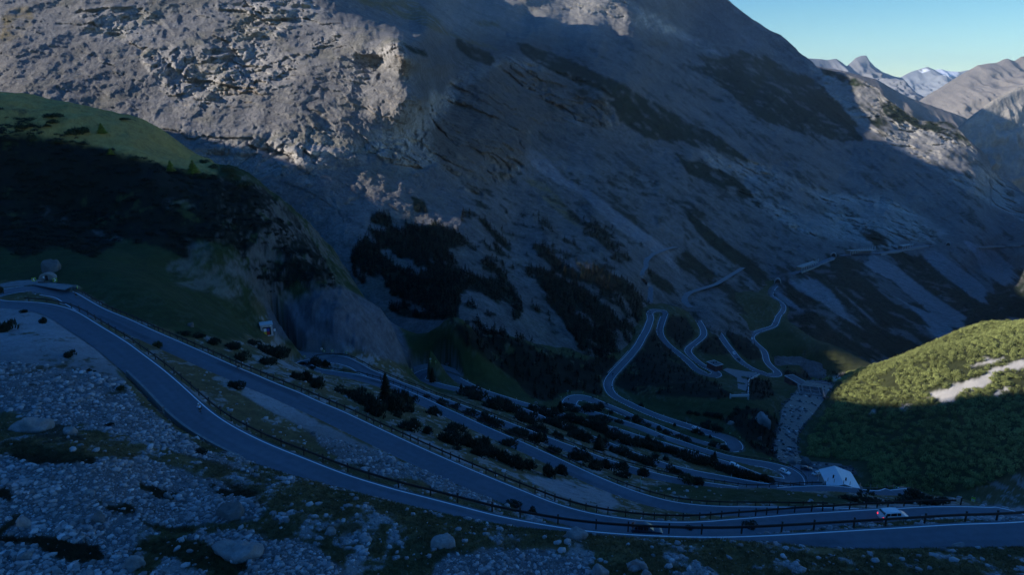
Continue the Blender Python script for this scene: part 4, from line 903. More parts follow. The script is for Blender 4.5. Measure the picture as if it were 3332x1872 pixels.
# ---------------------------------------------------------------- guardrails
def sweep_box(mb, pts, nrm, w, h):
    b = len(mb.v)
    for p, q in zip(pts, nrm):
        for sx, sz in ((-1, -1), (1, -1), (1, 1), (-1, 1)): mb.v.append((p[0] + q[0] * sx * w / 2, p[1] + q[1] * sx * w / 2, p[2] + sz * h / 2))
    for i in range(len(pts) - 1):
        for k in range(4): mb.f.append((b + i * 4 + k, b + i * 4 + (k + 1) % 4, b + (i + 1) * 4 + (k + 1) % 4, b + (i + 1) * 4 + k))
    mb.f.append((b, b + 3, b + 2, b + 1)); e = b + (len(pts) - 1) * 4; mb.f.append((e, e + 1, e + 2, e + 3))
def guardrail(label, i0, i1, side, spacing, off=.75, rail_h=.30, post_h=1.0, mat=None, group="guardrails along the outer edges of the road", railz=.70, name="guardrail", cat="guardrail", rails=1, postmat=None):
    mat = mat or mat_brown; postmat = postmat or mat
    c = ROAD[i0]; root = empty(name, (c[0], c[1], c[2])); tag(root, label, cat, group)
    idx = np.arange(i0, i1); o = (HL if side > 0 else HR)[idx] + off
    P = ROAD[idx] + np.c_[RN[idx] * (side * o)[:, None], np.zeros(len(idx))]; P = P - c; nr = RN[idx] * side
    for r in range(rails):
        mb = MB(); Q = P.copy(); Q[:, 2] += railz - r * .42; sweep_box(mb, Q[::2] if len(Q) > 8 else Q, nr[::2] if len(Q) > 8 else nr, .13, rail_h); mb.build("rail", mat, root)
    n = 0; me = None
    for k in np.arange(1, len(idx), spacing):
        k = int(round(k)); 
        if k >= len(idx): break
        z0 = float(ground(P[k, 0] + c[0] + nr[k, 0] * .12, P[k, 1] + c[1] + nr[k, 1] * .12)) - c[2]
        z0 = max(min(z0, P[k, 2]), P[k, 2] - 1.2)
        if me is None:
            mb = MB(); mb.box((0, 0, post_h / 2 - .15), (.16, .15, post_h + .3)); mb.box((0, 0, post_h + .035), (.20, .19, .06)); po = mb.build("post", postmat, root); me = po.data
        else:
            po = bpy.data.objects.new("post", me); COL.objects.link(po); po.parent = root
        po.location = (P[k, 0] + nr[k, 0] * .14, P[k, 1] + nr[k, 1] * .14, P[k, 2]); po.rotation_euler[2] = math.atan2(nr[k, 1], nr[k, 0]); n += 1
        if n >= 98: break
    return root
def sidx(x, y, lo, hi):
    X, Y, W = project(ROAD[lo:hi]); return lo + int(np.argmin((X - x) ** 2 + (Y - y) ** 2))
guardrail("long brown guardrail beside the nearest road level across the foreground", 48, 282, -1, 4.6, .8)
guardrail("brown guardrail on the second road level, starting below chevron signs at the left bend", 318, 560, 1, 2.5)
guardrail("brown guardrail on the third road level, below the grass hump at right", 845, 900, -1, 3.6)
guardrail("brown guardrail on the third road level between pine clumps", 908, 1040, -1, 3.6)
guardrail("brown guardrail on the fourth road level, curving round the hairpin with gravel apron", 1058, 1262, 1, 3.6)
guardrail("low dark guardrail in front of the wooden fence by the white-roofed hut", 1298, 1335, -1, 3.0, .8)
guardrail("dark guardrail above the parked cars beside the stream bend", 1722, 1790, -1, 3.6, .8)
guardrail("dark guardrail round the outside of the lower right hairpin below the white car", 1962, 2010, -1, 3.6, .8)
mat_rail_l = paint("pale_railing", (.42, .42, .42), .5, .3, var=.1)
guardrail("pale railing on the left side of the stone bridge", 2098, 2150, 1, 3.0, .5, .07, 1.1, mat_rail_l, "railings of the stone bridge", 1.0, "bridge_railing", "railing", 2)
guardrail("pale railing on the right side of the stone bridge", 2092, 2160, -1, 3.0, .5, .07, 1.1, mat_rail_l, "railings of the stone bridge", 1.0, "bridge_railing", "railing", 2)
# ---------------------------------------------------------------- low concrete wall on the uphill side of the nearest road
def roadside_wall(label, i0, i1, h, mat, th=.30, off=.42):
    c = ROAD[i0]; idx = np.arange(i0, i1); o = HL[idx] + off; P = ROAD[idx] + np.c_[RN[idx] * o[:, None], np.zeros(len(idx))] - c
    mb = MB(); Q = P.copy(); Q[:, 2] += h / 2 - .5; sweep_box(mb, Q, RN[idx], th, h + 1.0); root = mb.build("concrete_wall", mat); root.location = tuple(c); tag(root, label, "wall", "concrete walls beside the nearest road level")
    m2 = MB(); Q = P.copy(); Q[:, 2] += h + .045; sweep_box(m2, Q, RN[idx], th + .08, .09); m2.build("coping", mat_conc, root)
    return root
roadside_wall("dark stained concrete wall stretch between the cyclist and the pale wall", sidx(559,1369,150,260) - 24, sidx(559,1369,150,260), 1.25, mat_concd)
roadside_wall("angled concrete wall behind the nearest cyclist with a pale front", sidx(559,1369,150,260), sidx(430,1252,150,260), 1.2, mat_conc)
roadside_wall("pale low concrete wall half buried in brown grass beside the nearest road", sidx(1480,1690,60,200), sidx(559,1369,150,260) - 24, .75, mat_conc)
# ---------------------------------------------------------------- delineator posts
def side_point(px, py, lo, hi, side, off):
    i = sidx(px, py, lo, hi); o = (HL if side > 0 else HR)[i] + off; return ROAD[i] + np.array([RN[i, 0] * side * o, RN[i, 1] * side * o, 0]), i
def post_proto():
    root = empty("delineator_post"); mb = MB(); mb.box((0, 0, .45), (.13, .07, 1.1), top=.8); mb.build("post_body", mat_white, root)
    m2 = MB(); m2.box((0, 0, .78), (.135, .075, .16), top=.97); m2.build("black_band", mat_black, root); return root
pp = post_proto(); first = True
DP = [([(1580,1287),(1660,1311),(1738,1337),(1818,1369),(1906,1404),(2000,1442),(2103,1480),(2225,1517),(2372,1546)], 1300, 1510, -1, "white delineator post with black band along the fifth road level"),
      ([(1514,1233),(1587,1269),(1673,1296),(1769,1322),(1868,1350),(2079,1412),(2123,1430)], 1540, 1720, 1, "white delineator post with black band along the sixth road level"),
      ([(1899,1321),(1973,1344),(2045,1369),(2124,1398),(2203,1427),(2295,1456)], 1720, 1860, -1, "white delineator post with black band along the seventh road level"),
      ([(2035,1298),(2005,1272),(2087,1324),(2153,1347),(2225,1373)], 1975, 2110, -1, "white delineator post with black band on the stretch below the bridge")]
for pts, lo, hi, sd_, lab in DP:
    for q in pts:
        p, i = side_point(q[0], q[1], lo, hi, sd_, .55); o = pp if first else copy_tree(pp); first = False
        o.location = tuple(p); o.rotation_euler[2] = math.atan2(RT[i, 1], RT[i, 0]) + math.pi / 2; tag(o, lab, "delineator post", lab.replace("white delineator post", "white delineator posts"))
# ---------------------------------------------------------------- signs
mat_fluo = paint("fluorescent_green_frame", (.38, .62, .06), .45, var=.05)
mat_signw = paint("white_sign_face", (.80, .81, .78), .4, var=.03)
mat_signk = paint("black_sign_face", (.015, .015, .018), .4, var=.05)
def chevron_sign(px, py, label, right=True, size=.9, face=None, dy=13, green=True):
    P = hit(px, py + dy)[0]; W = float(project(P)[2]); hgt = max(.9, min(2.2, dy * W / F / .93)); root = empty("chevron_sign", tuple(P), face if face is not None else math.atan2(-P[0], P[1]) * -1.0 * -1.0)
    root.rotation_euler[2] = face if face is not None else math.atan2(P[0], P[1]) * -1
    tag(root, label, "road sign", "chevron signs round the hairpins")
    mb = MB(); mb.tube([(0, .05, -.4), (0, .05, hgt + size * .3)], .035, 8); mb.build("post", mat_steel, root)
    m1 = MB(); m1.box((0, 0, hgt), (size, .03, size)); pn = m1.build("panel", mat_fluo if green else mat_signw, root, bevel=.008)
    s = size * .40; m2 = MB(); m2.box((0, -.022, hgt), (s * 2, .014, s * 2)); m2.build("sign_face", mat_signk, root)
    d = 1 if right else -1; t = s * .42; y0, y1 = -.045, -.030; m3 = MB()
    A = [(-s * .75 * d, hgt + s * .9), (-s * .75 * d + t * 1.4 * d, hgt + s * .9), (s * .85 * d, hgt), (-s * .75 * d + t * 1.4 * d, hgt - s * .9), (-s * .75 * d, hgt - s * .9), (s * .85 * d - t * 1.4 * d, hgt)]
    vs = [(x, y0, z) for x, z in A] + [(x, y1, z) for x, z in A]; fs = [(0, 1, 2, 5), (5, 2, 3, 4), (6, 11, 8, 7), (11, 10, 9, 8)] + [(i, (i + 1) % 6, (i + 1) % 6 + 6, i + 6) for i in range(6)]
    m3.add(vs, fs).build("chevron", mat_signw, root); return root
chevron_sign(113, 910, "large chevron sign pointing left where the guardrail starts at the far left bend", False, 1.0, dy=12)
chevron_sign(181, 912, "chevron sign pointing right on the grass behind the far left bend", True, 1.0, dy=12)
chevron_sign(254, 935, "chevron sign seen edge-on behind the guardrail, ahead of the dark cyclist at left", True, .8, face=-1.2, dy=12)
chevron_sign(1055, 1143, "chevron sign pointing right under the small white board at the second left hairpin", True, .85, dy=10)
chevron_sign(1082, 1142, "chevron sign pointing left at the start of the guardrail of the second left hairpin", False, .85, dy=10)
chevron_sign(1128, 1148, "chevron sign pointing right behind the guardrail curve of the second left hairpin", True, .8, dy=10)
chevron_sign(992, 1161, "tilted chevron sign above the pine bush beside the gravel apron", False, .8, face=.9, dy=9)
chevron_sign(1401, 1177, "chevron sign pointing right below the white board behind the black car", True, .8, dy=9)
chevron_sign(1418, 1178, "chevron sign pointing left behind the black car hairpin", False, .8, dy=9)
chevron_sign(1340, 1202, "chevron sign turned sideways left of the black car hairpin", True, .9, face=.9, dy=9)
chevron_sign(1846, 1281, "chevron sign pointing right under the small board of the hairpin with motorbikes", True, .8, dy=8)
chevron_sign(1860, 1277, "narrow turned chevron sign on top of the hairpin with motorbikes", False, .8, face=.9, dy=8)
chevron_sign(1896, 1276, "chevron sign pointing right above the motorbikes on the middle hairpin", True, .8, dy=8)
chevron_sign(1826, 1292, "chevron sign edge-on at the left end of the middle hairpin", False, .8, face=1.1, dy=8)
chevron_sign(1945, 1291, "chevron sign edge-on on the verge right of the middle hairpin", True, .8, face=-1.1, dy=8)
chevron_sign(2375, 1410, "chevron sign pointing left above the lower right hairpin, the higher of two", False, .9, dy=9)
chevron_sign(2407, 1423, "chevron sign pointing left above the lower right hairpin, the lower of two", False, .9, face=-.9, dy=9)
chevron_sign(2506, 1494, "chevron sign pointing left on the bank before the white car in the hairpin", False, .95, dy=10)
chevron_sign(2561, 1507, "greenish turned chevron sign between the white car and the stream", False, .95, face=-1.0, dy=10)
chevron_sign(2913, 1587, "chevron sign pointing left at the right end of the wooden fence", False, .9, dy=12)
chevron_sign(3033, 1594, "chevron sign pointing left behind the pine bushes right of the wooden fence", False, .9, dy=12)
def board_sign(px, py, label, w, h, dy, marks):
    P = hit(px, py + dy)[0]; W = float(project(P)[2]); z = dy * W / F / .93; root = empty("board_sign", tuple(P), -math.atan2(P[0], P[1])); tag(root, label, "road sign", "white boards behind the hairpins")
    mb = MB(); mb.tube([(0, .05, -.4), (0, .05, z + h * .4)], .03, 8); mb.build("post", mat_steel, root)
    m1 = MB(); m1.box((0, 0, z), (w, .03, h)); m1.build("panel", mat_signw if marks != 2 else mat_signk, root)
    m2 = MB()
    if marks == 1: m2.box((0, -.025, z), (w * .45, .016, h * .4)); m2.build("printed_mark", mat_signk, root)
    elif marks == 2:
        for k in range(4):
            x = (k - 1.5) * w / 4; t = .12
            for s in (1, -1): m2.add([(x - .18, -.03, z + s * h * .42), (x - .18 + t, -.03, z + s * h * .42), (x + .16 + t, -.03, z), (x + .16, -.03, z), (x - .18, -.02, z + s * h * .42), (x - .18 + t, -.02, z + s * h * .42), (x + .16 + t, -.02, z), (x + .16, -.02, z)], [(0, 1, 2, 3), (7, 6, 5, 4), (0, 4, 5, 1), (1, 5, 6, 2), (2, 6, 7, 3), (3, 7, 4, 0)])
        m2.build("chevron", mat_signw, root)
    return root
board_sign(1048, 1136, "small white board above the chevrons of the second left hairpin", .8, .8, 16, 1)
board_sign(1401, 1169, "small white board behind the black car hairpin", .75, .7, 15, 1)
board_sign(1455, 1184, "long black board with four white chevrons behind the black car", 2.3, .75, 9, 2)
board_sign(1847, 1273, "small pale board at the hairpin with motorbikes", .75, .7, 14, 1)
def turned_pole_sign():
    P = hit(3164, 1640)[0]; root = empty("pole_sign", tuple(P), -.7); tag(root, "green and white sign on a tall thin pole above the far right guardrail", "road sign")
    mb = MB(); mb.tube([(0, .04, -.4), (0, .04, 3.2)], .03, 8); mb.build("pole", mat_brown, root); m1 = MB(); m1.box((0, 0, 1.3), (1.0, .03, 1.4)); m1.build("panel", mat_fluo, root, bevel=.01)
    m2 = MB(); m2.box((0, -.024, 1.05), (.7, .014, .7)); m2.build("sign_face", mat_signw, root); m3 = MB(); m3.ring((0, -.035, 1.05), .2, .05, 'Y', 16, 6); m3.build("printed_mark", mat_signk, root)
turned_pole_sign()
# ---------------------------------------------------------------- vegetation and stones
def leaf_mat(name, rough=.75):
    m, n, l, b = new_mat(name)
    at = n.new("ShaderNodeAttribute"); at.attribute_name = "albedo"; geo = n.new("ShaderNodeNewGeometry")
    ns = n.new("ShaderNodeTexNoise"); ns.inputs["Scale"].default_value = 1.3; ns.inputs["Detail"].default_value = 3; l.new(geo.outputs["Position"], ns.inputs["Vector"])
    mr = n.new("ShaderNodeMapRange"); mr.inputs["To Min"].default_value = .45; mr.inputs["To Max"].default_value = 1.55; l.new(ns.outputs["Fac"], mr.inputs["Value"])
    s = n.new("ShaderNodeVectorMath"); s.operation = 'SCALE'; l.new(at.outputs["Color"], s.inputs[0]); l.new(mr.outputs["Result"], s.inputs["Scale"]); l.new(s.outputs[0], b.inputs["Base Color"])
    b.inputs["Roughness"].default_value = rough; b.inputs["Specular IOR Level"].default_value = .2; return m
mat_leaf = leaf_mat("needle_foliage"); mat_grass = leaf_mat("dry_grass"); mat_stone = ground_mat("limestone", (.25, .06), .35, .8, .06)
mat_bark = paint("pine_bark", (.055, .04, .03), .9, var=.3, scale=4, bump=.5)
def spikes(C, D, L, R, rng):
    """needle-shoot spikes: centres, directions, lengths, radii -> verts, tri faces"""
    n = len(C); D = D / np.linalg.norm(D, axis=1)[:, None]; a = np.cross(D, rng.normal(size=(n, 3))); a /= np.linalg.norm(a, axis=1)[:, None]; b = np.cross(D, a)
    V = np.empty((n, 4, 3)); ph = 0
    for k in range(3):
        t = 2 * math.pi * k / 3; V[:, k] = C + (a * math.cos(t) + b * math.sin(t)) * R[:, None]
    V[:, 3] = C + D * L[:, None]
    i = np.arange(n)[:, None] * 4; Fc = np.concatenate([i + np.array([[0, 1, 3]]), i + np.array([[1, 2, 3]]), i + np.array([[2, 0, 3]])])
    return V.reshape(-1, 3), Fc
def pine_dome(n, seed, core=True):
    """dwarf mountain pine, unit width, many upturned shoots"""
    r = np.random.default_rng(seed); lob = r.uniform(-.28, .28, (6, 2)); lh = r.uniform(.30, .62, 6); lr = r.uniform(.2, .32, 6); k = r.integers(0, 6, n)
    th = r.uniform(0, 2 * math.pi, n); cz = r.uniform(-.05, 1, n); sz = np.sqrt(np.maximum(1 - cz ** 2, 0)); q = r.uniform(.72, 1, n)
    C = np.c_[lob[k, 0] + lr[k] * sz * np.cos(th) * q, lob[k, 1] + lr[k] * sz * np.sin(th) * q, .10 + (lh[k] - .1) * cz * q]; C[:, 2] = np.maximum(C[:, 2], .03)
    D = np.c_[sz * np.cos(th) * .55, sz * np.sin(th) * .55, .75 + .25 * cz] + r.normal(size=(n, 3)) * .16
    V, Fc = spikes(C, D, r.uniform(.10, .22, n), r.uniform(.030, .055, n), r)
    col = np.repeat(r.uniform(.6, 1.35, n), 4); col[3::4] *= 1.5
    return V, Fc, col
def spruce(n, seed, slim=.20):
    """conifer of unit height: drooping whorls of short spiky boughs"""
    r = np.random.default_rng(seed); z = r.uniform(.06, .97, n) ** .9; th = r.uniform(0, 2 * math.pi, n); rad = slim * (1 - z) ** .85 * r.uniform(.55, 1.15, n) + .006
    C = np.c_[rad * .35 * np.cos(th), rad * .35 * np.sin(th), z]; D = np.c_[np.cos(th), np.sin(th), r.uniform(-.45, .15, n)]
    V, Fc = spikes(C, D, rad * .95 + .02, rad * .20 + .012, r); col = np.repeat(r.uniform(.6, 1.3, n), 4); col[3::4] *= 1.35
    return V, Fc, col
def bake(name, protos, P, S, rz, base_col, mat, kind=None, cvar=.25, seed=0):
    """one mesh of many copies (for growth nobody could count)"""
    r = np.random.default_rng(seed); VV, FF, CC = [], [], []; off = 0; which = r.integers(0, len(protos), len(P))
    for k, (V, Fc, col) in enumerate(protos):
        idx = np.where(which == k)[0]
        if not len(idx): continue
        ca, sa = np.cos(rz[idx])[:, None], np.sin(rz[idx])[:, None]
        X = V[None, :, 0] * S[idx, 0:1]; Y = V[None, :, 1] * S[idx, 0:1]; Z = V[None, :, 2] * S[idx, 1:2]
        W = np.stack([P[idx, 0:1] + X * ca - Y * sa, P[idx, 1:2] + X * sa + Y * ca, P[idx, 2:3] + Z], -1)
        f = Fc[None] + (np.arange(len(idx)) * len(V))[:, None, None] + off
        t = (1 + cvar * r.normal(size=len(idx)))[:, None] * col[None]; bc = base_col[idx] if np.ndim(base_col) == 2 else np.broadcast_to(base_col, (len(idx), 3))
        CC.append((bc[:, None] * np.clip(t, .3, 2)[..., None]).reshape(-1, 3)); VV.append(W.reshape(-1, 3)); FF.append(f.reshape(-1, 3)); off += W.shape[0] * W.shape[1]
    o = mesh_np(name, np.vstack(VV), np.vstack(FF), mat, False, np.vstack(CC)); 
    if kind: tag(o, kind=kind)
    return o
# ---- individual dwarf pines (survey point of the foot, width and height in photo pixels)
def plant_proto(name, V, Fc, col, base, stem_h, stems=3, seed=0, crown="foliage"):
    root = empty(name); o = mesh_np(crown, V, Fc, mat_leaf, False, np.clip(np.array(base)[None] * col[:, None], .004, .4), root); r = random.Random(seed); mb = MB()
    for k in range(stems):
        a = r.uniform(0, 6.28); mb.tube([(0, 0, -.05), (.06 * math.cos(a), .06 * math.sin(a), stem_h * .5), (.14 * math.cos(a), .14 * math.sin(a), stem_h)], [.022, .016, .008], 5)
    mb.build("stem" if stems > 1 else "trunk", mat_bark, root); return root
DARK = (.013, .018, .009); OLIVE = (.030, .036, .012)
PINE = [plant_proto("dwarf_pine", *pine_dome(330, 40 + k), DARK, .35, 4, k) for k in range(4)]
PINE_G = [plant_proto("dwarf_pine", *pine_dome(260, 60 + k), OLIVE, .35, 4, k) for k in range(2)]
SPRUCE = [plant_proto("conifer_tree", *spruce(420, 70 + k, .24), (.012, .018, .010), .95, 1, k, "crown") for k in range(2)]
LARCH = [plant_proto("larch_tree", *spruce(320, 80 + k, .27), (.085, .125, .022), .95, 1, k, "crown") for k in range(2)]
USED = set()
def plant(protos, px, py, w, h, label, group, cat):
    P = hit(px, py)[0]; W = float(project(P)[2]); k = random.randrange(len(protos)); src = protos[k]
    if id(src) in USED: o = copy_tree(src)
    else: o = src; USED.add(id(src))
    sx = w * W / F * random.uniform(.95, 1.1) * (1.9 if cat == "tree" else 1.0); sz = h * W / F * (1.55 if cat != "tree" else 1.0)
    P[2] = float(ground(P[0], P[1])) - .06 * sz
    o.location = tuple(P); o.scale = (sx, sx, sz); o.rotation_euler = (0, 0, random.uniform(0, 6.28)); tag(o, label, cat, group); return o
SHR = {
 "on the stony slope left of the nearest road": [(3,955,22,34),(25,1078,60,45),(75,1018,26,12),(145,1052,30,24),(228,1162,40,26),(290,1210,16,14),(308,1214,14,10),(355,1387,28,12),(648,1476,55,16)],
 "in the strip between the two nearest road levels": [(768,1260,58,26),(1660,1648,58,16),(1735,1672,30,26),(2240,1722,30,10),(2443,1714,50,12)],
 "between the second and third road levels": [(604,1090,40,16),(647,1099,40,18),(699,1122,50,26),(755,1137,55,28),(785,1172,50,34),(820,1122,50,20),(863,1147,60,34),(906,1162,55,32),(867,1187,50,25),(988,1237,60,28),(1027,1254,50,32),(1031,1187,60,26),(1014,1202,30,14),(967,1234,45,30),(999,1242,50,42),(1034,1266,45,40),(1059,1194,30,26),(885,1184,45,28),(897,1162,80,40),(984,1187,24,9),
   (1104,1277,50,18),(1141,1289,60,24),(1171,1309,70,54),(1196,1322,70,44),(1228,1354,75,76),(1283,1342,80,72),(1308,1318,60,72),(1293,1358,38,24),(1328,1340,42,36),(1340,1312,40,30),(1407,1349,60,32),(1482,1330,40,18),(1336,1404,72,44),(1393,1415,40,32),(1460,1443,80,52),(1473,1413,80,44),(1488,1467,28,20),(1522,1452,60,52),(1555,1482,45,40),(1572,1458,60,52),(1597,1478,50,36),(1557,1484,60,30),(1600,1490,60,46),(1649,1508,60,48),(1679,1525,60,52),(1714,1523,50,36),(1781,1550,50,48),(1826,1544,48,42),(1540,1457,60,42),(1654,1453,60,36),(1505,1408,18,22)],
 "between the third and fourth road levels": [(1442,1320,38,28),(1390,1292,30,10),(1522,1350,60,22),(1582,1377,55,42),(1607,1389,55,42),(1667,1416,60,28),(1699,1423,60,36),(1744,1443,50,46),(1766,1441,30,42),(1799,1475,50,28),(1868,1495,60,32),(1898,1499,50,46),(1935,1527,60,42),(1968,1525,50,36),(2018,1527,60,30),(2023,1552,50,26),(2095,1552,52,34),(2274,1576,48,26)],
 "between the fourth and fifth road levels": [(1532,1291,80,30),(1520,1277,40,26),(1550,1302,60,36),(1605,1331,80,42),(1639,1327,60,46),(1662,1342,60,40),(1694,1368,60,36),(1724,1376,70,36),(1749,1407,60,42),(1781,1381,50,30),(1811,1391,60,36),(1809,1421,25,24),(1823,1431,30,26),(1848,1408,60,42),(1878,1431,60,40),(1908,1441,60,36),(1958,1451,40,36),(1990,1470,22,24),(2022,1483,60,30),(2060,1498,45,26),(2097,1510,55,30),(2110,1516,60,30),(2184,1539,36,30),(2209,1544,40,18),(2132,1489,24,17),(2167,1500,20,20)],
 "between the fifth and sixth road levels": [(1739,1336,50,24),(1761,1348,50,28),(1794,1359,60,36),(1853,1373,60,30),(1861,1341,50,16),(1888,1381,50,30),(1923,1391,60,36),(1948,1402,50,42),(1965,1412,40,42),(1998,1431,60,40),(2035,1445,60,40),(2072,1451,50,36),(2107,1445,30,36),(2117,1463,50,36),(2085,1446,40,26),(2135,1463,60,30),(2172,1473,50,28),(2199,1477,50,24),(2234,1497,60,36),(2271,1510,60,42),(2309,1515,50,36),(2346,1529,50,30),(2383,1545,60,36),(2413,1555,50,36),(2443,1560,45,36),(2458,1564,30,30),(2490,1564,40,24),(2510,1569,30,18)],
 "between the sixth road level and the loop above the white car": [(1908,1336,45,30),(1948,1336,45,28),(1930,1366,40,18),(1955,1373,60,24),(1846,1324,40,14),(1988,1346,20,14),(2010,1376,30,14),(2070,1376,45,28),(2042,1366,20,12),(2105,1388,30,14),(2142,1401,24,18),(2167,1413,36,18),(2212,1428,40,14),(2239,1436,30,14),(2194,1387,12,12),(2264,1409,28,20),(2281,1416,20,14),(2310,1427,12,14),(2321,1451,36,18),(2354,1463,36,16)],
 "on the green bank between the lower right hairpin and the stream": [(2087,1323,18,14),(2244,1349,24,16),(2267,1351,20,14),(2304,1354,30,20),(2334,1361,40,20),(2299,1391,36,28),(2329,1401,40,28),(2398,1336,22,14),(2391,1349,18,10),(2433,1331,14,11)],
 "below the second road level near the right edge": [(2826,1640,90,28),(2941,1638,70,28),(2978,1628,80,40),(3015,1642,70,32),(3070,1638,50,20),(2754,1626,36,12),(2780,1632,40,16),(2890,1640,30,14)],
}
n_ = 0
for where, lst in SHR.items():
    for (x, y, w_, h_) in lst:
        plant(PINE, x, y, w_, h_, "dark dwarf pine clump " + where, "dwarf pine clumps " + where, "shrub"); n_ += 1
for (x, y, w_, h_) in [(515,1132,30,28),(390,1270,30,18),(2234,1569,50,28)]:
    plant(PINE_G, x, y, w_, h_, {515: "small pale green bush at the edge of the second road level", 390: "small green bush just above the end of the concrete wall", 2234: "yellowish bush between the fourth road level and the flagpole"}[x], None, "shrub")
plant(SPRUCE, 1258, 1318, 52, 122, "tall dark conifer standing above the pine thicket beside the third road level", None, "tree")
plant(SPRUCE, 1408, 1244, 26, 56, "small dark conifer in front of the black car in the hairpin", None, "tree")
plant(SPRUCE, 1501, 1277, 18, 34, "small dark conifer above the thicket right of the black car hairpin", None, "tree")
plant(SPRUCE, 1823, 1342, 34, 44, "short dark conifer on the bank below the motorbike hairpin", None, "tree")
plant(SPRUCE, 1948, 1466, 52, 62, "broad dark conifer behind the motorcyclists with white helmets", None, "tree")
plant(SPRUCE, 2324, 1495, 24, 30, "small dark conifer sticking out of the long thicket above the flagpole", None, "tree")
for (x, y, w_, h_, lb) in [(332,434,26,36,"bright green larch on the sunlit crest above the dark slope, left of the pair"),(556,558,26,40,"left one of two sunlit larches at the shadow edge of the crest"),(630,564,32,46,"right one of two sunlit larches at the shadow edge of the crest"),(360,502,20,22,"small sunlit larch just below the crest, between the lone larch and the pair")]:
    plant(LARCH, x, y, w_ * 1.1, h_, lb, None, "tree")
CR = [(172,382,50,18),(170,402,36,18),(155,412,20,12),(65,417,50,16),(103,457,24,26),(246,440,60,30),(280,432,50,24),(190,464,40,12),(436,519,30,14),(664,530,30,14),(733,558,50,22),(656,580,40,22),(785,606,80,22),(401,390,40,10),(700,548,36,18),(760,575,40,16)]
for (x, y, w_, h_) in CR: plant(PINE_G, x, y, w_, h_, "green dwarf pine clump on the sunlit crest at upper left", "dwarf pine clumps on the sunlit crest", "shrub")
# ---- sunny slope right of the stream: a sea of dwarf pine
def hill_samples(mask, n, seed, jit=1.0):
    """random hillside vertices (roughly even over the view), jittered"""
    r = np.random.default_rng(seed); idx = np.flatnonzero(mask.ravel())
    if len(idx) == 0: return np.zeros((0, 3)), idx
    idx = r.choice(idx, min(n, len(idx)), replace=False); X = HX.ravel()[idx]; Y = HY.ravel()[idx]
    X = X + r.uniform(-.5, .5, len(idx)) * Y * (UU[1] - UU[0]) * jit; Y = Y * np.exp(r.uniform(-.5, .5, len(idx)) * (LY[1] - LY[0]) * jit)
    return np.c_[X, Y, ground(X, Y)], idx
r_ = np.random.default_rng(5)
gx, gy = np.meshgrid(np.arange(80, 420, 2.9), np.arange(240, 560, 2.9)); gx = gx + r_.uniform(-1.4, 1.4, gx.shape); gy = gy + r_.uniform(-1.4, 1.4, gy.shape); gx, gy = gx.ravel(), gy.ravel()
fi = (np.log(gy) - LY[0]) / (LY[-1] - LY[0]) * (NY - 1); fj = (gx / gy - UU[0]) / (UU[-1] - UU[0]) * (NU - 1); ok = (fj < NU - 2) & (bilin(HG, fi, fj) > .6) & (bilin(STREAM_D, fi, fj) > 7)
GP = np.c_[gx[ok], gy[ok], ground(gx[ok], gy[ok])]; gpx, gpy, gpw = project(GP); keep = (gpx < 3560) & (gpx > 2560) & (r_.uniform(size=len(GP)) < .90) & ~((gpx < 2720) & (gpy > 1490)) & ~((gpy > 1500) & (gpx < 2830)); GP, gpx, gpy, gpw = GP[keep], gpx[keep], gpy[keep], gpw[keep]
clear = fbm(GP, 22, 3, .6, 601) + .4 * fbm(GP, 5, 2, .5, 602); thin = ((clear > .34) & (gpy > 1330)) | (clear > .46); GP, gpx, gpy, gpw = GP[~thin], gpx[~thin], gpy[~thin], gpw[~thin]
LIME = np.array([.165, .185, .060])
gs_ = np.c_[r_.uniform(2.4, 5.2, len(GP)), r_.uniform(2.6, 5.2, len(GP))]; lit_ = zone(gpx, gpy, [LIT[4]]) & (gpx < 3332)
cand = np.flatnonzero(lit_ & (gpy < 1325)); pick = cand[np.argsort(gpw[cand])][:60]; rest = np.setdiff1d(np.arange(len(GP)), pick)
PINE_L = [plant_proto("dwarf_pine", *pine_dome(150, 90 + k), tuple(LIME), .35, 4, k) for k in range(3)]
for i in pick:
    src = PINE_L[i % 3]; o = src if id(src) not in USED else copy_tree(src); USED.add(id(src)); o.location = tuple(GP[i] - [0, 0, .15]); o.scale = (gs_[i, 0], gs_[i, 0], gs_[i, 1]); o.rotation_euler = (0, 0, r_.uniform(0, 6.28))
    tag(o, "yellow-green dwarf pine on the sunlit slope, among those nearest its shadow edge", "shrub", "sunlit dwarf pines near the shadow edge of the slope")
bake("dwarf_pine_thicket", [pine_dome(75, 120 + k) for k in range(5)], GP[rest] - [0, 0, .15], gs_[rest], r_.uniform(0, 6.28, len(rest)), LIME[None] * (1 + .3 * fbm(GP[rest], 30, 3, .5, 603))[:, None], mat_leaf, "stuff", .22, 6)
# ---- dark growth on the left slope and forest on the lower slopes
P_, idx = hill_samples((HVEG > .55) & (HD > 2.5), 5200, 21); w_ = project(P_)[2]
near = w_ < 345; L_ = P_[near & (project(P_)[0] < 1250)]; L_ = L_[:1500]
bake("scrub", [pine_dome(60, 140 + k) for k in range(4)], L_ - [0, 0, .2], np.c_[r_.uniform(2.5, 5, len(L_)), r_.uniform(1.6, 3.2, len(L_))], r_.uniform(0, 6.28, len(L_)), np.array([.012, .015, .008]), mat_leaf, "stuff", .3, 7)
Fh = P_[(project(P_)[0] > 1400)]; Fh = Fh[:2300]; sz = r_.uniform(2.8, 6.5, len(Fh)) * np.where(project(Fh)[0] > 2050, .75, 1)
bake("forest", [spruce(46, 160 + k, .26) for k in range(5)], Fh - [0, 0, .4], np.c_[sz, sz], r_.uniform(0, 6.28, len(Fh)), np.array([.010, .014, .009]), mat_leaf, "stuff", .35, 8)
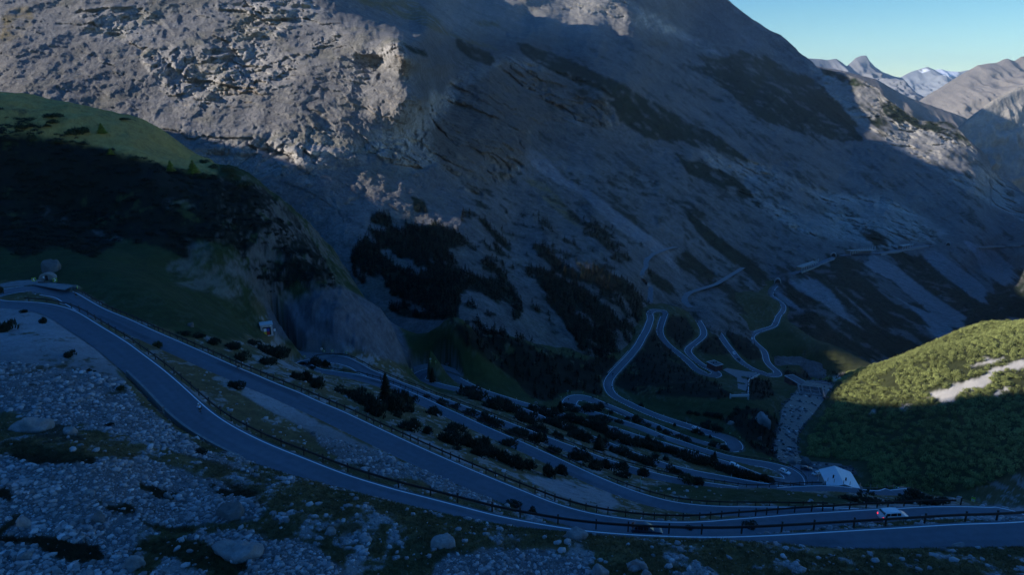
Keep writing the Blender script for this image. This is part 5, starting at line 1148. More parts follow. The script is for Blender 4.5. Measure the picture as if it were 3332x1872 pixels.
def mount_samples(mask, n, seed):
    r = np.random.default_rng(seed); idx = np.flatnonzero(mask.ravel()); idx = r.choice(idx, min(n, len(idx)), replace=False); return MP.reshape(-1, 3)[idx], idx
PM, im = mount_samples((MVEG > .5) & (MX > 1100) & (MX < 2120) & (MY > 690) & (MWd < 760), 2600, 31); sz = r_.uniform(3.0, 7.5, len(PM))
bake("forest", [spruce(40, 180 + k, .26) for k in range(5)], PM - [0, 0, .5], np.c_[sz, sz], r_.uniform(0, 6.28, len(PM)), np.array([.010, .014, .009]), mat_leaf, "stuff", .35, 9)
PM, im = mount_samples((MVEG > .35) & (MX > 1300) & (MX < 3400) & (MWd < 2300), 15000, 32); sz = r_.uniform(2.0, 5.5, len(PM)) * np.interp(MWd.ravel()[im], [500, 1200, 2200], [.8, 1.2, 1.9])
bake("scrub", [pine_dome(16, 200 + k) for k in range(6)], PM - [0, 0, .3], np.c_[sz, sz * .9], r_.uniform(0, 6.28, len(PM)), np.array([.014, .021, .012]), mat_leaf, "stuff", .35, 10)
# ---- grass tufts and rubble in the foreground
def tuft(seed):
    r = np.random.default_rng(seed); V, Fc = spikes(np.c_[r.normal(size=(7, 2)) * .16, np.zeros(7)], np.c_[r.normal(size=(7, 2)) * .35, np.ones(7)], r.uniform(.5, 1.1, 7), r.uniform(.03, .06, 7), r); return V, Fc, np.repeat(r.uniform(.6, 1.4, 7), 4)
hp = np.stack([HX, HY, HZ], -1); hpx, hpy, hpw = project(hp); inview = (hpx > -250) & (hpx < 3600) & (hpy > 0) & (hpy < 2050)
hn = fbm(hp, 5, 3, .6, 701)
P_, idx = hill_samples(inview & (hpw < 112) & (HD > .7) & (HSCR < .45) & (hn > -.5), 42000, 41); hc = HCOL.reshape(-1, 3)[idx]
bake("grass", [tuft(220 + k) for k in range(6)], P_ - [0, 0, .02], np.c_[r_.uniform(.3, .6, len(P_)), r_.uniform(.16, .42, len(P_))], r_.uniform(0, 6.28, len(P_)), hc * np.array([1.15, 1.05, .8]), mat_grass, "stuff", .3, 11)
def stone(seed, sub=1):
    bm = bmesh.new(); bmesh.ops.create_icosphere(bm, subdivisions=sub, radius=1.0); V = np.array([v.co[:] for v in bm.verts]); Fc = np.array([[v.index for v in f.verts] for f in bm.faces]); bm.free()
    r = np.random.default_rng(seed); N = r.normal(size=(11, 3)); N /= np.linalg.norm(N, axis=1)[:, None]; d = r.uniform(.55, .95, 11); q = V @ N.T; R = np.min(np.where(q > .05, d[None] / np.maximum(q, .05), 1.15), axis=1); R = np.minimum(R, 1.1)
    V = V * R[:, None]; V *= np.array([r.uniform(.8, 1.2), r.uniform(.6, 1), r.uniform(.45, .8)]); return V, Fc, np.ones(len(V))
def size_dist(n, r, lo, hi, p): u = r.uniform(size=n); return lo * (hi / lo) ** (u ** p)
P_, idx = hill_samples(inview & (hpw < 120) & (HD > .8) & (HSCR > .5), 40000, 51); s_ = size_dist(len(P_), r_, .05, .46, 2.6) * np.interp(project(P_)[2], [50, 120], [.9, 1.5])
clus = fbm(P_, 4.5, 3, .6, 704); s_ = s_ * np.exp(.75 * clus); tone = np.clip(.27 + .09 * r_.normal(size=len(P_)), .12, .46); bake("rubble", [stone(300 + k) for k in range(16)], P_ + np.c_[np.zeros((len(P_), 2)), s_ * .1], np.c_[s_, s_], r_.uniform(0, 6.28, len(P_)), tone[:, None] * np.array([[.99, 1, 1.03]]), mat_stone, "stuff", .1, 12)
P_, idx = hill_samples(inview & (hpw < 260) & (hpw > 50) & (HD > .9) & (HSCR <= .5) & (HVEG < .2) & (HG < .3) & ((hpy > 1180) | (hpx > 1500)), 3000, 52); s_ = size_dist(len(P_), r_, .08, .7, 2.2) * np.interp(project(P_)[2], [50, 250], [.8, 1.6])
tone = np.clip(.30 + .06 * r_.normal(size=len(P_)), .14, .45); bake("rubble", [stone(320 + k) for k in range(10)], P_ + np.c_[np.zeros((len(P_), 2)), s_ * .1], np.c_[s_, s_], r_.uniform(0, 6.28, len(P_)), tone[:, None] * np.array([[.99, 1, 1.03]]), mat_stone, "stuff", .1, 13)
SQ, _ = hill_samples((STREAM_D < 3.0) & (HY < 520), 650, 53); s_ = size_dist(len(SQ), r_, .3, 1.7, 1.8); bake("stream_rubble", [stone(340 + k) for k in range(8)], SQ + [0, 0, .35], np.c_[s_, s_], r_.uniform(0, 6.28, len(SQ)), np.array([.105, .11, .12]), mat_stone, "stuff", .2, 14)
# ---- single boulders: survey box x0, y0, x1, y1
BOULD = [
 (1829,1716,1913,1760,"large cracked grey boulder standing at the edge of the nearest road"),
 (26,1350,190,1410,"broad pale bedrock outcrop rising from the scree at the left edge"),
 (208,1384,256,1422,"pale rock just right of the broad outcrop at left"),
 (1405,1742,1480,1784,"split white rock in the grass below the nearest road, left of the cracked boulder"),
 (2043,1815,2110,1853,"rounded pale boulder stacked on a smaller one in the foreground grass"),
 (2045,1842,2084,1860,"small grey stone supporting the rounded pale boulder"),
 (2084,1850,2122,1880,"pale stone touching the bottom edge, right of the rounded boulder"),
 (1920,1836,1980,1880,"blocky boulder at the bottom edge, left of the rounded boulder"),
 (403,1802,468,1858,"large angular grey block in the scree at bottom left"),
 (67,1792,114,1824,"rounded light stone in front of a moss patch at bottom left"),
 (700,1754,868,1816,"long flat slab of grey rock sloping through the grass"),
 (705,1638,796,1690,"dark lichen-covered boulder among small white stones"),
 (533,1600,563,1625,"light pyramid-shaped stone on the scree at centre left"),
 (274,1593,308,1612,"flat white stone lying on the grey scree"),
 (54,1677,110,1720,"weathered boulder half sunk in scree at lower left"),
 (291,1664,351,1703,"low dark boulder in scree beside a moss patch"),
 (1057,1712,1093,1746,"rounded grey stone alone in the foreground grass"),
 (774,1720,809,1742,"pair-like white angular stone above the long flat slab"),
 (3095,1764,3142,1784,"elongated white rock lying on the verge at lower right"),
 (2401,1769,2418,1780,"small white stone just below the nearest road at right"),
 (2220,1789,2236,1800,"left one of two small white stones in the grass, right of centre"),
 (2237,1789,2256,1800,"right one of two small white stones in the grass, right of centre"),
 (2160,1801,2177,1812,"small white stone below and left of the two neighbouring white stones"),
 (2452,1340,2504,1384,"huge grey boulder on the bank left of the stream"),
 (2366,1369,2388,1383,"grey boulder on the green bank, left of the huge one"),
 (2462,1418,2480,1434,"small pale boulder on the dark bank above the stream bend"),
 (612,1048,632,1067,"pale pointed boulder on the dark meadow above the second road level"),
 (135,845,200,890,"dark rough rock outcrop beside the concrete bunker"),
 (1737,1306,1751,1316,"grey rock at the edge of the sixth road level"),
 (2600,1490,2640,1520,"grey rock on the stream bank behind the parked dark car"),
 (2560,1490,2590,1514,"rock at the stream edge above the parking lot"),
]
_bmesh = [stone(360 + k, 4) for k in range(8)]
for k, (x0, y0, x1, y1, lb) in enumerate(BOULD):
    P = hit((x0 + x1) / 2, y1 - (y1 - y0) * .18)[0]; W = float(project(P)[2]); sx = (x1 - x0) * W / F / 1.9; szz = (y1 - y0) * W / F / 1.15
    V, Fc, _ = _bmesh[k % 8]; V = V * np.array([1.0 / np.abs(V[:, 0]).max(), .85 / np.abs(V[:, 1]).max(), 1.0 / V[:, 2].max()]); q = V * np.array([sx, max(sx * .75, .2), szz]); q = q + (V / np.linalg.norm(V, axis=1)[:, None]) * ((fbm(q * 1.0 + k * 7, .6 * sx + .1, 5, .6, 370 + k, True) - .2) * .20 * sx)[:, None]
    a = random.uniform(-.3, .3); q = np.c_[q[:, 0] * math.cos(a) - q[:, 1] * math.sin(a), q[:, 0] * math.sin(a) + q[:, 1] * math.cos(a), q[:, 2]]
    tone = .24 if "dark" not in lb else .13; c = np.clip(tone * (1 + .35 * fbm(q + k * 3, .5 * sx, 4, .6, 380 + k)), .08, .5)[:, None] * np.array([[1, .99, .98]])
    o = mesh_np("boulder", q, Fc, mat_stone, False, c); o.location = (P[0], P[1], float(ground(P[0], P[1])) - .08 * szz); tag(o, lb, "boulder")
# ---------------------------------------------------------------- vehicles
mat_glass = paint("dark_window_glass", (.012, .016, .022), .08, var=.05, spec=.8)
mat_tyre = paint("tyre_rubber", (.014, .014, .015), .85, var=.15)
mat_rim = paint("alloy_rim", (.42, .43, .45), .35, .8, var=.06)
mat_lens = paint("headlight_lens", (.65, .68, .70), .12, var=.05, spec=.7)
mat_plate = paint("number_plate", (.70, .70, .66), .5, var=.04)
def emit_mat(name, rgb, e):
    m, n, l, b = new_mat(name); ns = n.new("ShaderNodeTexNoise"); ns.inputs["Scale"].default_value = 8; mr = n.new("ShaderNodeMapRange"); mr.inputs["To Min"].default_value = e * .8; mr.inputs["To Max"].default_value = e * 1.2
    l.new(ns.outputs["Fac"], mr.inputs["Value"]); l.new(mr.outputs[0], b.inputs["Emission Strength"]); b.inputs["Base Color"].default_value = (*rgb, 1); b.inputs["Emission Color"].default_value = (*rgb, 1); return m
mat_brake = emit_mat("lit_brake_light", (1.0, .02, .02), 2.2); mat_tail = paint("red_tail_lens", (.30, .015, .015), .2, var=.05)
mat_head = emit_mat("lit_headlight", (.9, .95, 1.0), 1.5)
CARP = { # name: length, width, wheelbase, height, stations (x, bottom, belt, roof-or-0, belt half width, roof half width)
 'suv': dict(L=4.75, W=1.92, wb=2.85, wr=.36, st=[(2.37,.42,.80,0,.70,0),(2.30,.30,.92,0,.84,0),(1.75,.26,1.03,0,.94,0),(1.10,.26,1.08,0,.96,0),(.95,.26,1.09,1.12,.96,.80),(.15,.26,1.11,1.66,.96,.68),(-.60,.26,1.12,1.72,.96,.70),(-1.55,.26,1.13,1.68,.95,.69),(-2.00,.28,1.13,1.50,.93,.68),(-2.26,.34,1.10,1.14,.90,.80),(-2.37,.45,.95,0,.82,0)]),
 'hatch': dict(L=4.2, W=1.78, wb=2.6, wr=.32, st=[(2.10,.38,.66,0,.66,0),(2.02,.24,.78,0,.80,0),(1.50,.20,.90,0,.88,0),(1.05,.20,.95,0,.89,0),(.92,.20,.96,.99,.89,.74),(.10,.20,.98,1.44,.89,.62),(-.60,.20,.99,1.48,.89,.63),(-1.30,.20,1.00,1.42,.88,.62),(-1.72,.24,1.00,1.22,.86,.64),(-1.98,.30,.96,1.0,.82,.74),(-2.10,.42,.82,0,.74,0)]),
 'van': dict(L=4.6, W=1.85, wb=2.75, wr=.33, st=[(2.30,.40,.80,0,.74,0),(2.22,.28,.98,0,.86,0),(1.75,.24,1.12,0,.92,0),(1.45,.24,1.18,1.22,.93,.84),(.70,.24,1.20,1.78,.93,.78),(0,.24,1.21,1.83,.93,.79),(-1.2,.24,1.22,1.83,.93,.79),(-1.95,.26,1.22,1.80,.92,.78),(-2.22,.30,1.20,1.45,.91,.82),(-2.30,.42,1.0,1.05,.86,.84)]),
}
def car_parts(kind, paint_m, root, roof_m=None, brake=False, lamps=False, rails=False):
    c = CARP[kind]; st = c['st']; V = []; ring = []
    for (x, zb, zt, zr, hb, hr) in st:
        r = [(.0, zb), (hb * .86, zb), (hb * .97, zb + .12), (hb, zb + (zt - zb) * .55), (hb * .985, zt - .03), (hb * .955, zt)]
        if zr > 0: r += [(hr + (hb * .95 - hr) * .06, zt + (zr - zt) * .90), (hr * .93, zr - .01), (hr * .5, zr + .012), (0, zr + .018)]
        else: r += [(hb * .90, zt + .012), (hb * .7, zt + .03), (hb * .4, zt + .045), (0, zt + .05)]
        ring.append([(x, -y, z) for y, z in r] + [(x, y, z) for y, z in reversed(r[1:-1])])
    mb = MB(); m = len(ring[0])
    for r in ring: mb.v += r
    for i in range(len(ring) - 1):
        for k in range(m): mb.f.append((i * m + k, i * m + (k + 1) % m, (i + 1) * m + (k + 1) % m, (i + 1) * m + k))
    mb.f.append(tuple(range(m))); mb.f.append(tuple((len(ring) - 1) * m + k for k in reversed(range(m)))); body = mb.build("body", paint_m, root, True)
    if roof_m:
        roof = MB(); ks = [i for i, s in enumerate(st) if s[3] > s[2] + .3]; pts = [(st[i][0], st[i][5], st[i][3]) for i in ks]; b = 0
        for x, h, z in pts: roof.v += [(x, -h * .86, z + .022), (x, 0, z + .035), (x, h * .86, z + .022)]
        for i in range(len(pts) - 1): roof.f += [(i * 3, i * 3 + 1, i * 3 + 4, i * 3 + 3), (i * 3 + 1, i * 3 + 2, i * 3 + 5, i * 3 + 4)]
        roof.build("roof", roof_m, root, True)
    # glass: side windows, windscreen, rear window, 6 mm proud
    gi = [i for i, s in enumerate(st) if s[3] > 0]
    def P(i, side, t, out=.008):
        x, zb, zt, zr, hb, hr = st[i]; y0, z0 = hb * .955, zt; y1, z1 = hr + (hb * .95 - hr) * .06, zt + (zr - zt) * .90
        return (x, side * (y0 + (y1 - y0) * t + out), z0 + (z1 - z0) * t + .004)
    for side in (-1, 1):
        g = MB(); full = [i for i in gi if st[i][3] - st[i][2] > .25]; first, last = gi[0], gi[-1]
        for a, b in zip(full[:-1], full[1:]):
            def L(i, j, u, t): p, q = P(i, side, t), P(j, side, t); return tuple(p[k] + (q[k] - p[k]) * u for k in range(3))
            g.add([L(a, b, .05, .10), L(a, b, .95, .10), L(a, b, .95, .92), L(a, b, .05, .92)], [(0, 1, 2, 3)])
        g.build("side_window", mat_glass, root)
    def screen(i, j, name, dx):
        a, b = st[i], st[j]; g = MB()
        g.add([(a[0] + dx, -a[5] * .96, a[3] + .02), (a[0] + dx, a[5] * .96, a[3] + .02), (b[0] + dx * .8, b[5] * .86, b[3] - .03), (b[0] + dx * .8, -b[5] * .86, b[3] - .03)], [(0, 1, 2, 3)]); g.build(name, mat_glass, root)
    screen(gi[0], gi[1], "windscreen", .035); k = len(gi); screen(gi[-1] if kind != 'van' else gi[-2], gi[-2] if kind != 'van' else gi[-3], "rear_window", -.04)
    for sx in (1, -1):
        for side in (-1, 1):
            x = sx * c['wb'] / 2; y = side * (c['W'] / 2 - .09); w = MB(); w.ring((0, 0, 0), c['wr'] - .085, .085, 'Y', 18, 8); wh = w.build("wheel", mat_tyre, root, True); wh.location = (x, y, c['wr'])
            rm = MB(); rm.tube([(0, -.07, 0), (0, .07, 0)], c['wr'] - .13, 14); r2 = rm.build("rim", mat_rim, wh)
    for side in (-1, 1):
        h = MB(); h.box((st[1][0] + .02, side * st[1][4] * .78, st[1][2] - .12), (.12, .30, .14)); h.build("headlight", mat_head if lamps else mat_lens, root, bevel=.02)
        t = MB(); t.box((st[-1][0] + .015, side * st[-1][4] * .86, st[-1][2] - .10), (.10, .20, .22)); t.build("tail_light", mat_brake if brake else mat_tail, root, bevel=.02)
        mi = MB(); mi.box((st[gi[0]][0] - .18, side * (st[gi[0]][4] + .10), st[gi[0]][2] + .08), (.12, .20, .14)); mi.build("mirror", paint_m, root, bevel=.03)
        if rails:
            rl = MB(); q = [i for i in gi if st[i][3] > 1.5]; rl.tube([(st[i][0], side * st[i][5] * .95, st[i][3] + .05) for i in q], .02, 6); rl.build("roof_rail", mat_rim, root)
    pl = MB(); pl.box((st[-1][0] - .012, 0, st[-1][2] - .25), (.02, .50, .11)); pl.build("number_plate", mat_plate, root)
    gr = MB(); gr.box((st[0][0] + .004, 0, st[0][2] - .12), (.03, .8, .16)); gr.build("grille", mat_black, root)
    return body
def carp(name, rgb, **k): return paint(name, rgb, .32, .0, var=.03, coat=.6, spec=.5, **k)
M_WHITE, M_BLACK, M_NAVY, M_SILVER, M_DGREY = carp("white_car_paint", (.72, .73, .74)), carp("black_car_paint", (.012, .013, .016)), carp("midnight_blue_car_paint", (.020, .026, .045)), carp("silver_car_paint", (.42, .44, .46)), carp("dark_grey_car_paint", (.045, .05, .055))
def on_road(px, py, lo, hi, lateral):
    """road station near a survey point; lateral 0..1 across from left edge to right edge"""
    i = sidx(px, py, lo, hi); o = HALF * (1 - 2 * lateral) * .96; p = ROAD[i] + np.array([RN[i, 0] * o, RN[i, 1] * o, .032]); j = min(i + 3, len(ROAD) - 1); k = max(i - 3, 0)
    sl = math.atan2(ROAD[j, 2] - ROAD[k, 2], np.linalg.norm((ROAD[j] - ROAD[k])[:2])); return p, math.atan2(RT[i, 1], RT[i, 0]), sl, i
def vehicle(kind, label, cat, m, pos, head, slope=0.0, **k):
    root = empty({"suv": "suv", "hatch": "car", "van": "van"}[kind], tuple(pos)); root.rotation_euler = (0, -slope, head); tag(root, label, cat); car_parts(kind, m, root, **k); return root
p, h, s, i = on_road(2110, 1712, 450, 600, .62); vehicle('suv', "dark blue estate-like SUV driving right on the second road level behind the guardrail", "car", M_NAVY, p, h, s, rails=True)
p, h, s, i = on_road(2895, 1690, 450, 600, .55); vehicle('van', "white van with pale roof and lit brake light seen behind the guardrail at right", "van", M_WHITE, p, h, s, roof_m=paint("pale_blue_van_roof", (.62, .70, .74), .35, var=.04), brake=True)
p, h, s, i = on_road(1434, 1207, 1500, 1620, .5); vehicle('hatch', "black car turning through the hairpin in front of the small white boards", "car", M_BLACK, p, h, s)
def on_lot(px, py, z): return at_z(px, py, z)
vehicle('suv', "white SUV driving round the hairpin toward the white-roofed hut", "car", M_WHITE, at_z(2553, 1541, -155.5), math.radians(-52), rails=True)
vehicle('suv', "dark grey SUV parked beside the stream, left of the white-roofed hut", "car", M_DGREY, at_z(2623, 1530, -155.58), math.radians(-12), rails=True)
vehicle('hatch', "silver car parked against the hut, half hidden by the white roof", "car", M_SILVER, at_z(2656, 1546, -155.58), math.radians(205))
p, h, s, i = on_road(2268, 1394, 1960, 2060, .45); vehicle('hatch', "white car climbing the road stretch above the lower right hairpin", "car", M_WHITE, p, h + math.pi, -s, lamps=True)
p, h, s, i = on_road(2158, 1424, 1740, 1840, .35); vehicle('hatch', "dark car half hidden by bushes on the seventh road level", "car", M_DGREY, p, h + math.pi, -s)
p, h, s, i = on_road(1878, 1327, 1800, 1860, .5); vehicle('hatch', "small dark car at the inner bend of the motorbike hairpin", "car", M_BLACK, p, h, s)
p, h, s, i = on_road(2399, 1497, 1690, 1730, .35); vehicle('hatch', "white car low behind the verge, just above the long pine thicket", "car", M_WHITE, p, h, s)
p, h, s, i = on_road(2016, 1377, 1620, 1700, .4); vehicle('hatch', "dark car among the bushes of the sixth road level", "car", M_DGREY, p, h, s)
p, h, s, i = on_road(2391, 1151, 2690, 2770, .55); vehicle('hatch', "white car descending the straight above the red flat-roofed house", "car", M_WHITE, p, h, s)
p, h, s, i = on_road(2409, 1168, 2690, 2770, .62); vehicle('hatch', "black car just below the white one on the straight above the red flat-roofed house", "car", M_BLACK, p, h, s)
p, h, s, i = on_road(2447, 1104, 2840, 2920, .5); vehicle('hatch', "white car at the bend beside the large green meadow", "car", M_WHITE, p, h + math.pi, -s)
# ---------------------------------------------------------------- people, bicycles, motorbikes
SKIN = paint("skin", (.42, .26, .19), .55, var=.06); HAIR = paint("dark_hair", (.03, .02, .015), .7, var=.2)
def skin_body(name, joints, bones, radii, mat, parent, sub=1):
    me = bpy.data.meshes.new(name); me.from_pydata(joints, bones, []); o = bpy.data.objects.new(name, me); COL.objects.link(o)
    sk = o.modifiers.new("skin", 'SKIN'); sk.use_smooth_shade = True; me.skin_vertices.new() if not me.skin_vertices else None
    for v, r in zip(me.skin_vertices[0].data, radii): v.radius = (r, r) if not isinstance(r, tuple) else r
    me.skin_vertices[0].data[0].use_root = True
    su = o.modifiers.new("sub", 'SUBSURF'); su.levels = sub; su.render_levels = sub
    dg = bpy.context.evaluated_depsgraph_get(); m2 = bpy.data.meshes.new_from_object(o.evaluated_get(dg)); o.modifiers.clear(); o.data = m2; m2.materials.clear(); m2.materials.append(mat)
    for p_ in m2.polygons: p_.use_smooth = True
    o.parent = parent; return o
def rider(label, top_m, leg_m, helm_m, pos, head, slope, seat=(-.25, .98), hand=(.52, 1.02), lean=.55, foot=((.02, .30), (-.02, .12)), width=.22, skin_limbs=True):
    root = empty("person", tuple(pos)); root.rotation_euler = (0, -slope, head); tag(root, label, "person")
    sx, sz = seat; hx, hz = hand; sh = (sx + .52 * math.sin(lean), sz + .50 * math.cos(lean)); nk = (sh[0] + .07, sh[1] + .10); J, B, R = [], [], []
    def add(p, r, par=None):
        J.append(p); R.append(r)
        if par is not None: B.append((par, len(J) - 1))
        return len(J) - 1
    pel = add((sx, 0, sz), .155); waist = add((sx + .2 * math.sin(lean), 0, sz + .2 * math.cos(lean)), .135, pel); ch = add((sx + .42 * math.sin(lean), 0, sz + .40 * math.cos(lean)), .165, waist); nb = add((nk[0], 0, nk[1]), .06, ch); hd = add((nk[0] + .07, 0, nk[1] + .10), .095, nb); add((nk[0] + .10, 0, nk[1] + .20), .085, hd)
    for k, s in enumerate((-1, 1)):
        so = add((sh[0] - .02, s * .19, sh[1] - .02), .062, ch); el = add(((sh[0] + hx) / 2 - .02, s * (width + .10), (sh[1] + hz) / 2 - .10), .045, so); wr = add((hx - .08, s * width, hz + .03), .030, el); pa = add((hx - .01, s * width, hz + .035), .036, wr)
        for f in range(4): kn = add((hx + .045, s * width + (f - 1.5) * .020, hz + .035 - .004 * abs(f - 1.5)), .0095, pa); t1 = add((hx + .055 - .003 * f, s * width + (f - 1.5) * .020, hz - .005), .0088, kn); add((hx + .025, s * width + (f - 1.5) * .019, hz - .022), .008, t1)
        tb = add((hx - .015, s * (width - .042), hz + .012), .0105, pa); add((hx + .015, s * (width - .045), hz - .014), .0095, tb)
        fx, fz = foot[k]; hip = add((sx + .03, s * .10, sz - .05), .095, pel); kx, kz = (sx + fx) / 2 + .26, (sz + fz) / 2 + .10; kn = add((kx, s * .12, kz), .062, hip); an = add((fx - .05, s * .12, fz + .09), .042, kn); add((fx + .12, s * .12, fz + .03), .036, an)
    skin_body("body", J, B, R, SKIN if skin_limbs else leg_m, root)
    # clothing: jersey and shorts / trousers, each a slightly larger skin over the same joints
    def cover(name, pts, m, dr, parent=root):
        jj, bb, rr = [], [], []
        for c in pts:
            for n_i, (p, r) in enumerate(c): jj.append(p); rr.append(r + dr); bb += [(len(jj) - 2, len(jj) - 1)] if n_i else []
        seen = {}; j2, r2, mp = [], [], []
        for p, r in zip(jj, rr):
            if p not in seen: seen[p] = len(j2); j2.append(p); r2.append(r)
            mp.append(seen[p])
        return skin_body(name, j2, [(mp[a], mp[b]) for a, b in bb], r2, m, parent)
    per = 4 + 14; a0 = 6
    def idx(k, n): return a0 + k * 22 + n
    arm = lambda k: [(J[idx(k, 0)], R[idx(k, 0)]), (J[idx(k, 1)], R[idx(k, 1)])]
    tors = [(J[pel], R[pel]), (J[waist], R[waist]), (J[ch], R[ch])]
    full = not skin_limbs
    cover("jacket" if full else "jersey", [tors, [(J[ch], R[ch])] + arm(0) + ([(J[idx(0, 2)], R[idx(0, 2)])] if full else []), [(J[ch], R[ch])] + arm(1) + ([(J[idx(1, 2)], R[idx(1, 2)])] if full else [])], top_m, .018)
    lg = lambda k: [(J[idx(k, 18)], R[idx(k, 18)]), (J[idx(k, 19)], R[idx(k, 19)])] + ([(J[idx(k, 20)], R[idx(k, 20)])] if full else [])
    cover("trousers" if full else "shorts", [[(J[pel], R[pel])] + lg(0), [(J[pel], R[pel])] + lg(1)], leg_m, .016)
    hx_, hz_ = J[hd][0] + .02, J[hd][2] + .07; bm = bmesh.new(); bmesh.ops.create_uvsphere(bm, u_segments=16, v_segments=10, radius=.135)
    for v in bm.verts: v.co.x *= 1.12; v.co.z = v.co.z * .95 if v.co.z > -.03 else -.03 + (v.co.z + .03) * (.95 if full else .25)
    me = bpy.data.meshes.new("helmet"); bm.to_mesh(me); bm.free(); me.materials.append(helm_m); ho = bpy.data.objects.new("helmet", me); COL.objects.link(ho); ho.parent = root; ho.location = (hx_, 0, hz_)
    for k, s in enumerate((-1, 1)):
        fx, fz = foot[k]; b = MB(); b.box((fx + .04, s * .12, fz + .03), (.28, .10, .10)); b.build("shoe", mat_black, root, bevel=.03)
    fc = MB(); cx, cz = hx_ + .105, hz_ - .06
    fc.add([(cx, -.012, cz + .02), (cx, .012, cz + .02), (cx + .03, 0, cz - .02), (cx, -.018, cz - .03), (cx, .018, cz - .03)], [(0, 1, 2), (0, 2, 3), (1, 4, 2), (3, 2, 4)]); fc.build("nose", SKIN, root)
    ey = MB(); [ey.box((cx - .006, s * .032, cz + .02), (.012, .022, .012)) for s in (-1, 1)]; ey.box((cx - .006, 0, cz - .06), (.012, .05, .010)); ey.build("face_features", HAIR, root)
    return root
def bicycle(label, pos, head, slope, m):
    root = empty("bicycle", tuple(pos)); root.rotation_euler = (0, -slope, head); tag(root, label, "bicycle")
    for x in (.50, -.50):
        w = MB(); w.ring((0, 0, 0), .325, .016, 'Y', 28, 6); wo = w.build("wheel", mat_tyre, root, True); wo.location = (x, 0, .34)
        sp = MB(); [sp.tube([(0, 0, 0), (.32 * math.cos(a), 0, .32 * math.sin(a))], .0025, 3) for a in np.arange(0, 6.28, .45)]; sp.tube([(0, -.04, 0), (0, .04, 0)], .02, 8); sp.build("spokes", mat_steel, wo)
    f = MB(); bb, st, hd, ra, fa = (-.08, 0, .29), (-.20, 0, .84), (.36, 0, .84), (-.50, 0, .34), (.50, 0, .34); hl = (.40, 0, .70)
    for a, b, r in ((bb, st, .017), (st, hd, .016), (bb, hl, .019), (hd, hl, .02), (ra, bb, .011), (ra, st, .010)): f.tube([a, b], r, 6)
    f.build("frame", m, root); k = MB(); k.tube([hl, fa], .014, 6); k.build("fork", m, root)
    hb = MB(); hb.tube([(.36, 0, .84), (.40, 0, .96)], .014, 6); hb.tube([(.52, -.22, .88), (.56, -.22, .98), (.44, -.20, 1.0), (.44, .20, 1.0), (.56, .22, .98), (.52, .22, .88)], .014, 6); hb.build("handlebar", mat_black, root)
    sd = MB(); sd.box((-.24, 0, .93), (.27, .13, .05)); sd.tube([st, (-.22, 0, .92)], .013, 6); sd.build("saddle", mat_black, root)
    cr = MB(); cr.ring((-.08, 0, .29), .09, .008, 'Y', 16, 4); cr.tube([(-.08, -.12, .29), (.06, -.12, .20)], .010, 4); cr.tube([(-.08, .12, .29), (-.22, .12, .38)], .010, 4); cr.build("crank", mat_steel, root); return root
def cyclist(px, py, lo, hi, lat, rev, lb_p, lb_b, top, leg, helm, bm):
    p, h, s, i = on_road(px, py, lo, hi, lat)
    if rev: h += math.pi; s = -s
    bicycle(lb_b, p, h, s, bm); rider(lb_p, top, leg, helm, p, h, s, seat=(-.22, 1.0), hand=(.47, 1.01), lean=.85, foot=((.06, .20), (-.22, .38)), width=.19)
J_WB, J_BLK = paint("white_blue_jersey", (.62, .66, .78), .7, var=.1), paint("black_cloth", (.016, .016, .02), .8, var=.15)
H_WHITE, H_BLK = paint("white_helmet", (.75, .76, .78), .35, var=.04), paint("black_helmet", (.02, .02, .022), .35, var=.05)
cyclist(607, 1384, 150, 240, .72, False, "person in white and blue jersey cycling on the nearest road behind the concrete wall", "bicycle under the person in the white and blue jersey", J_WB, J_BLK, H_WHITE, paint("dark_red_frame", (.10, .02, .02), .35, var=.05))
cyclist(239, 966, 318, 352, .30, True, "person in dark clothes cycling at the far left bend", "bicycle of the dark-clad person at the far left bend", J_BLK, J_BLK, H_BLK, mat_black)
cyclist(765, 1196, 395, 425, .16, True, "person in black cycling along the white line of the second road level", "bicycle of the person in black on the second road level", J_BLK, J_BLK, H_BLK, mat_black)
M_MOTO = paint("black_motorbike_paint", (.015, .015, .018), .3, var=.05, coat=.4)
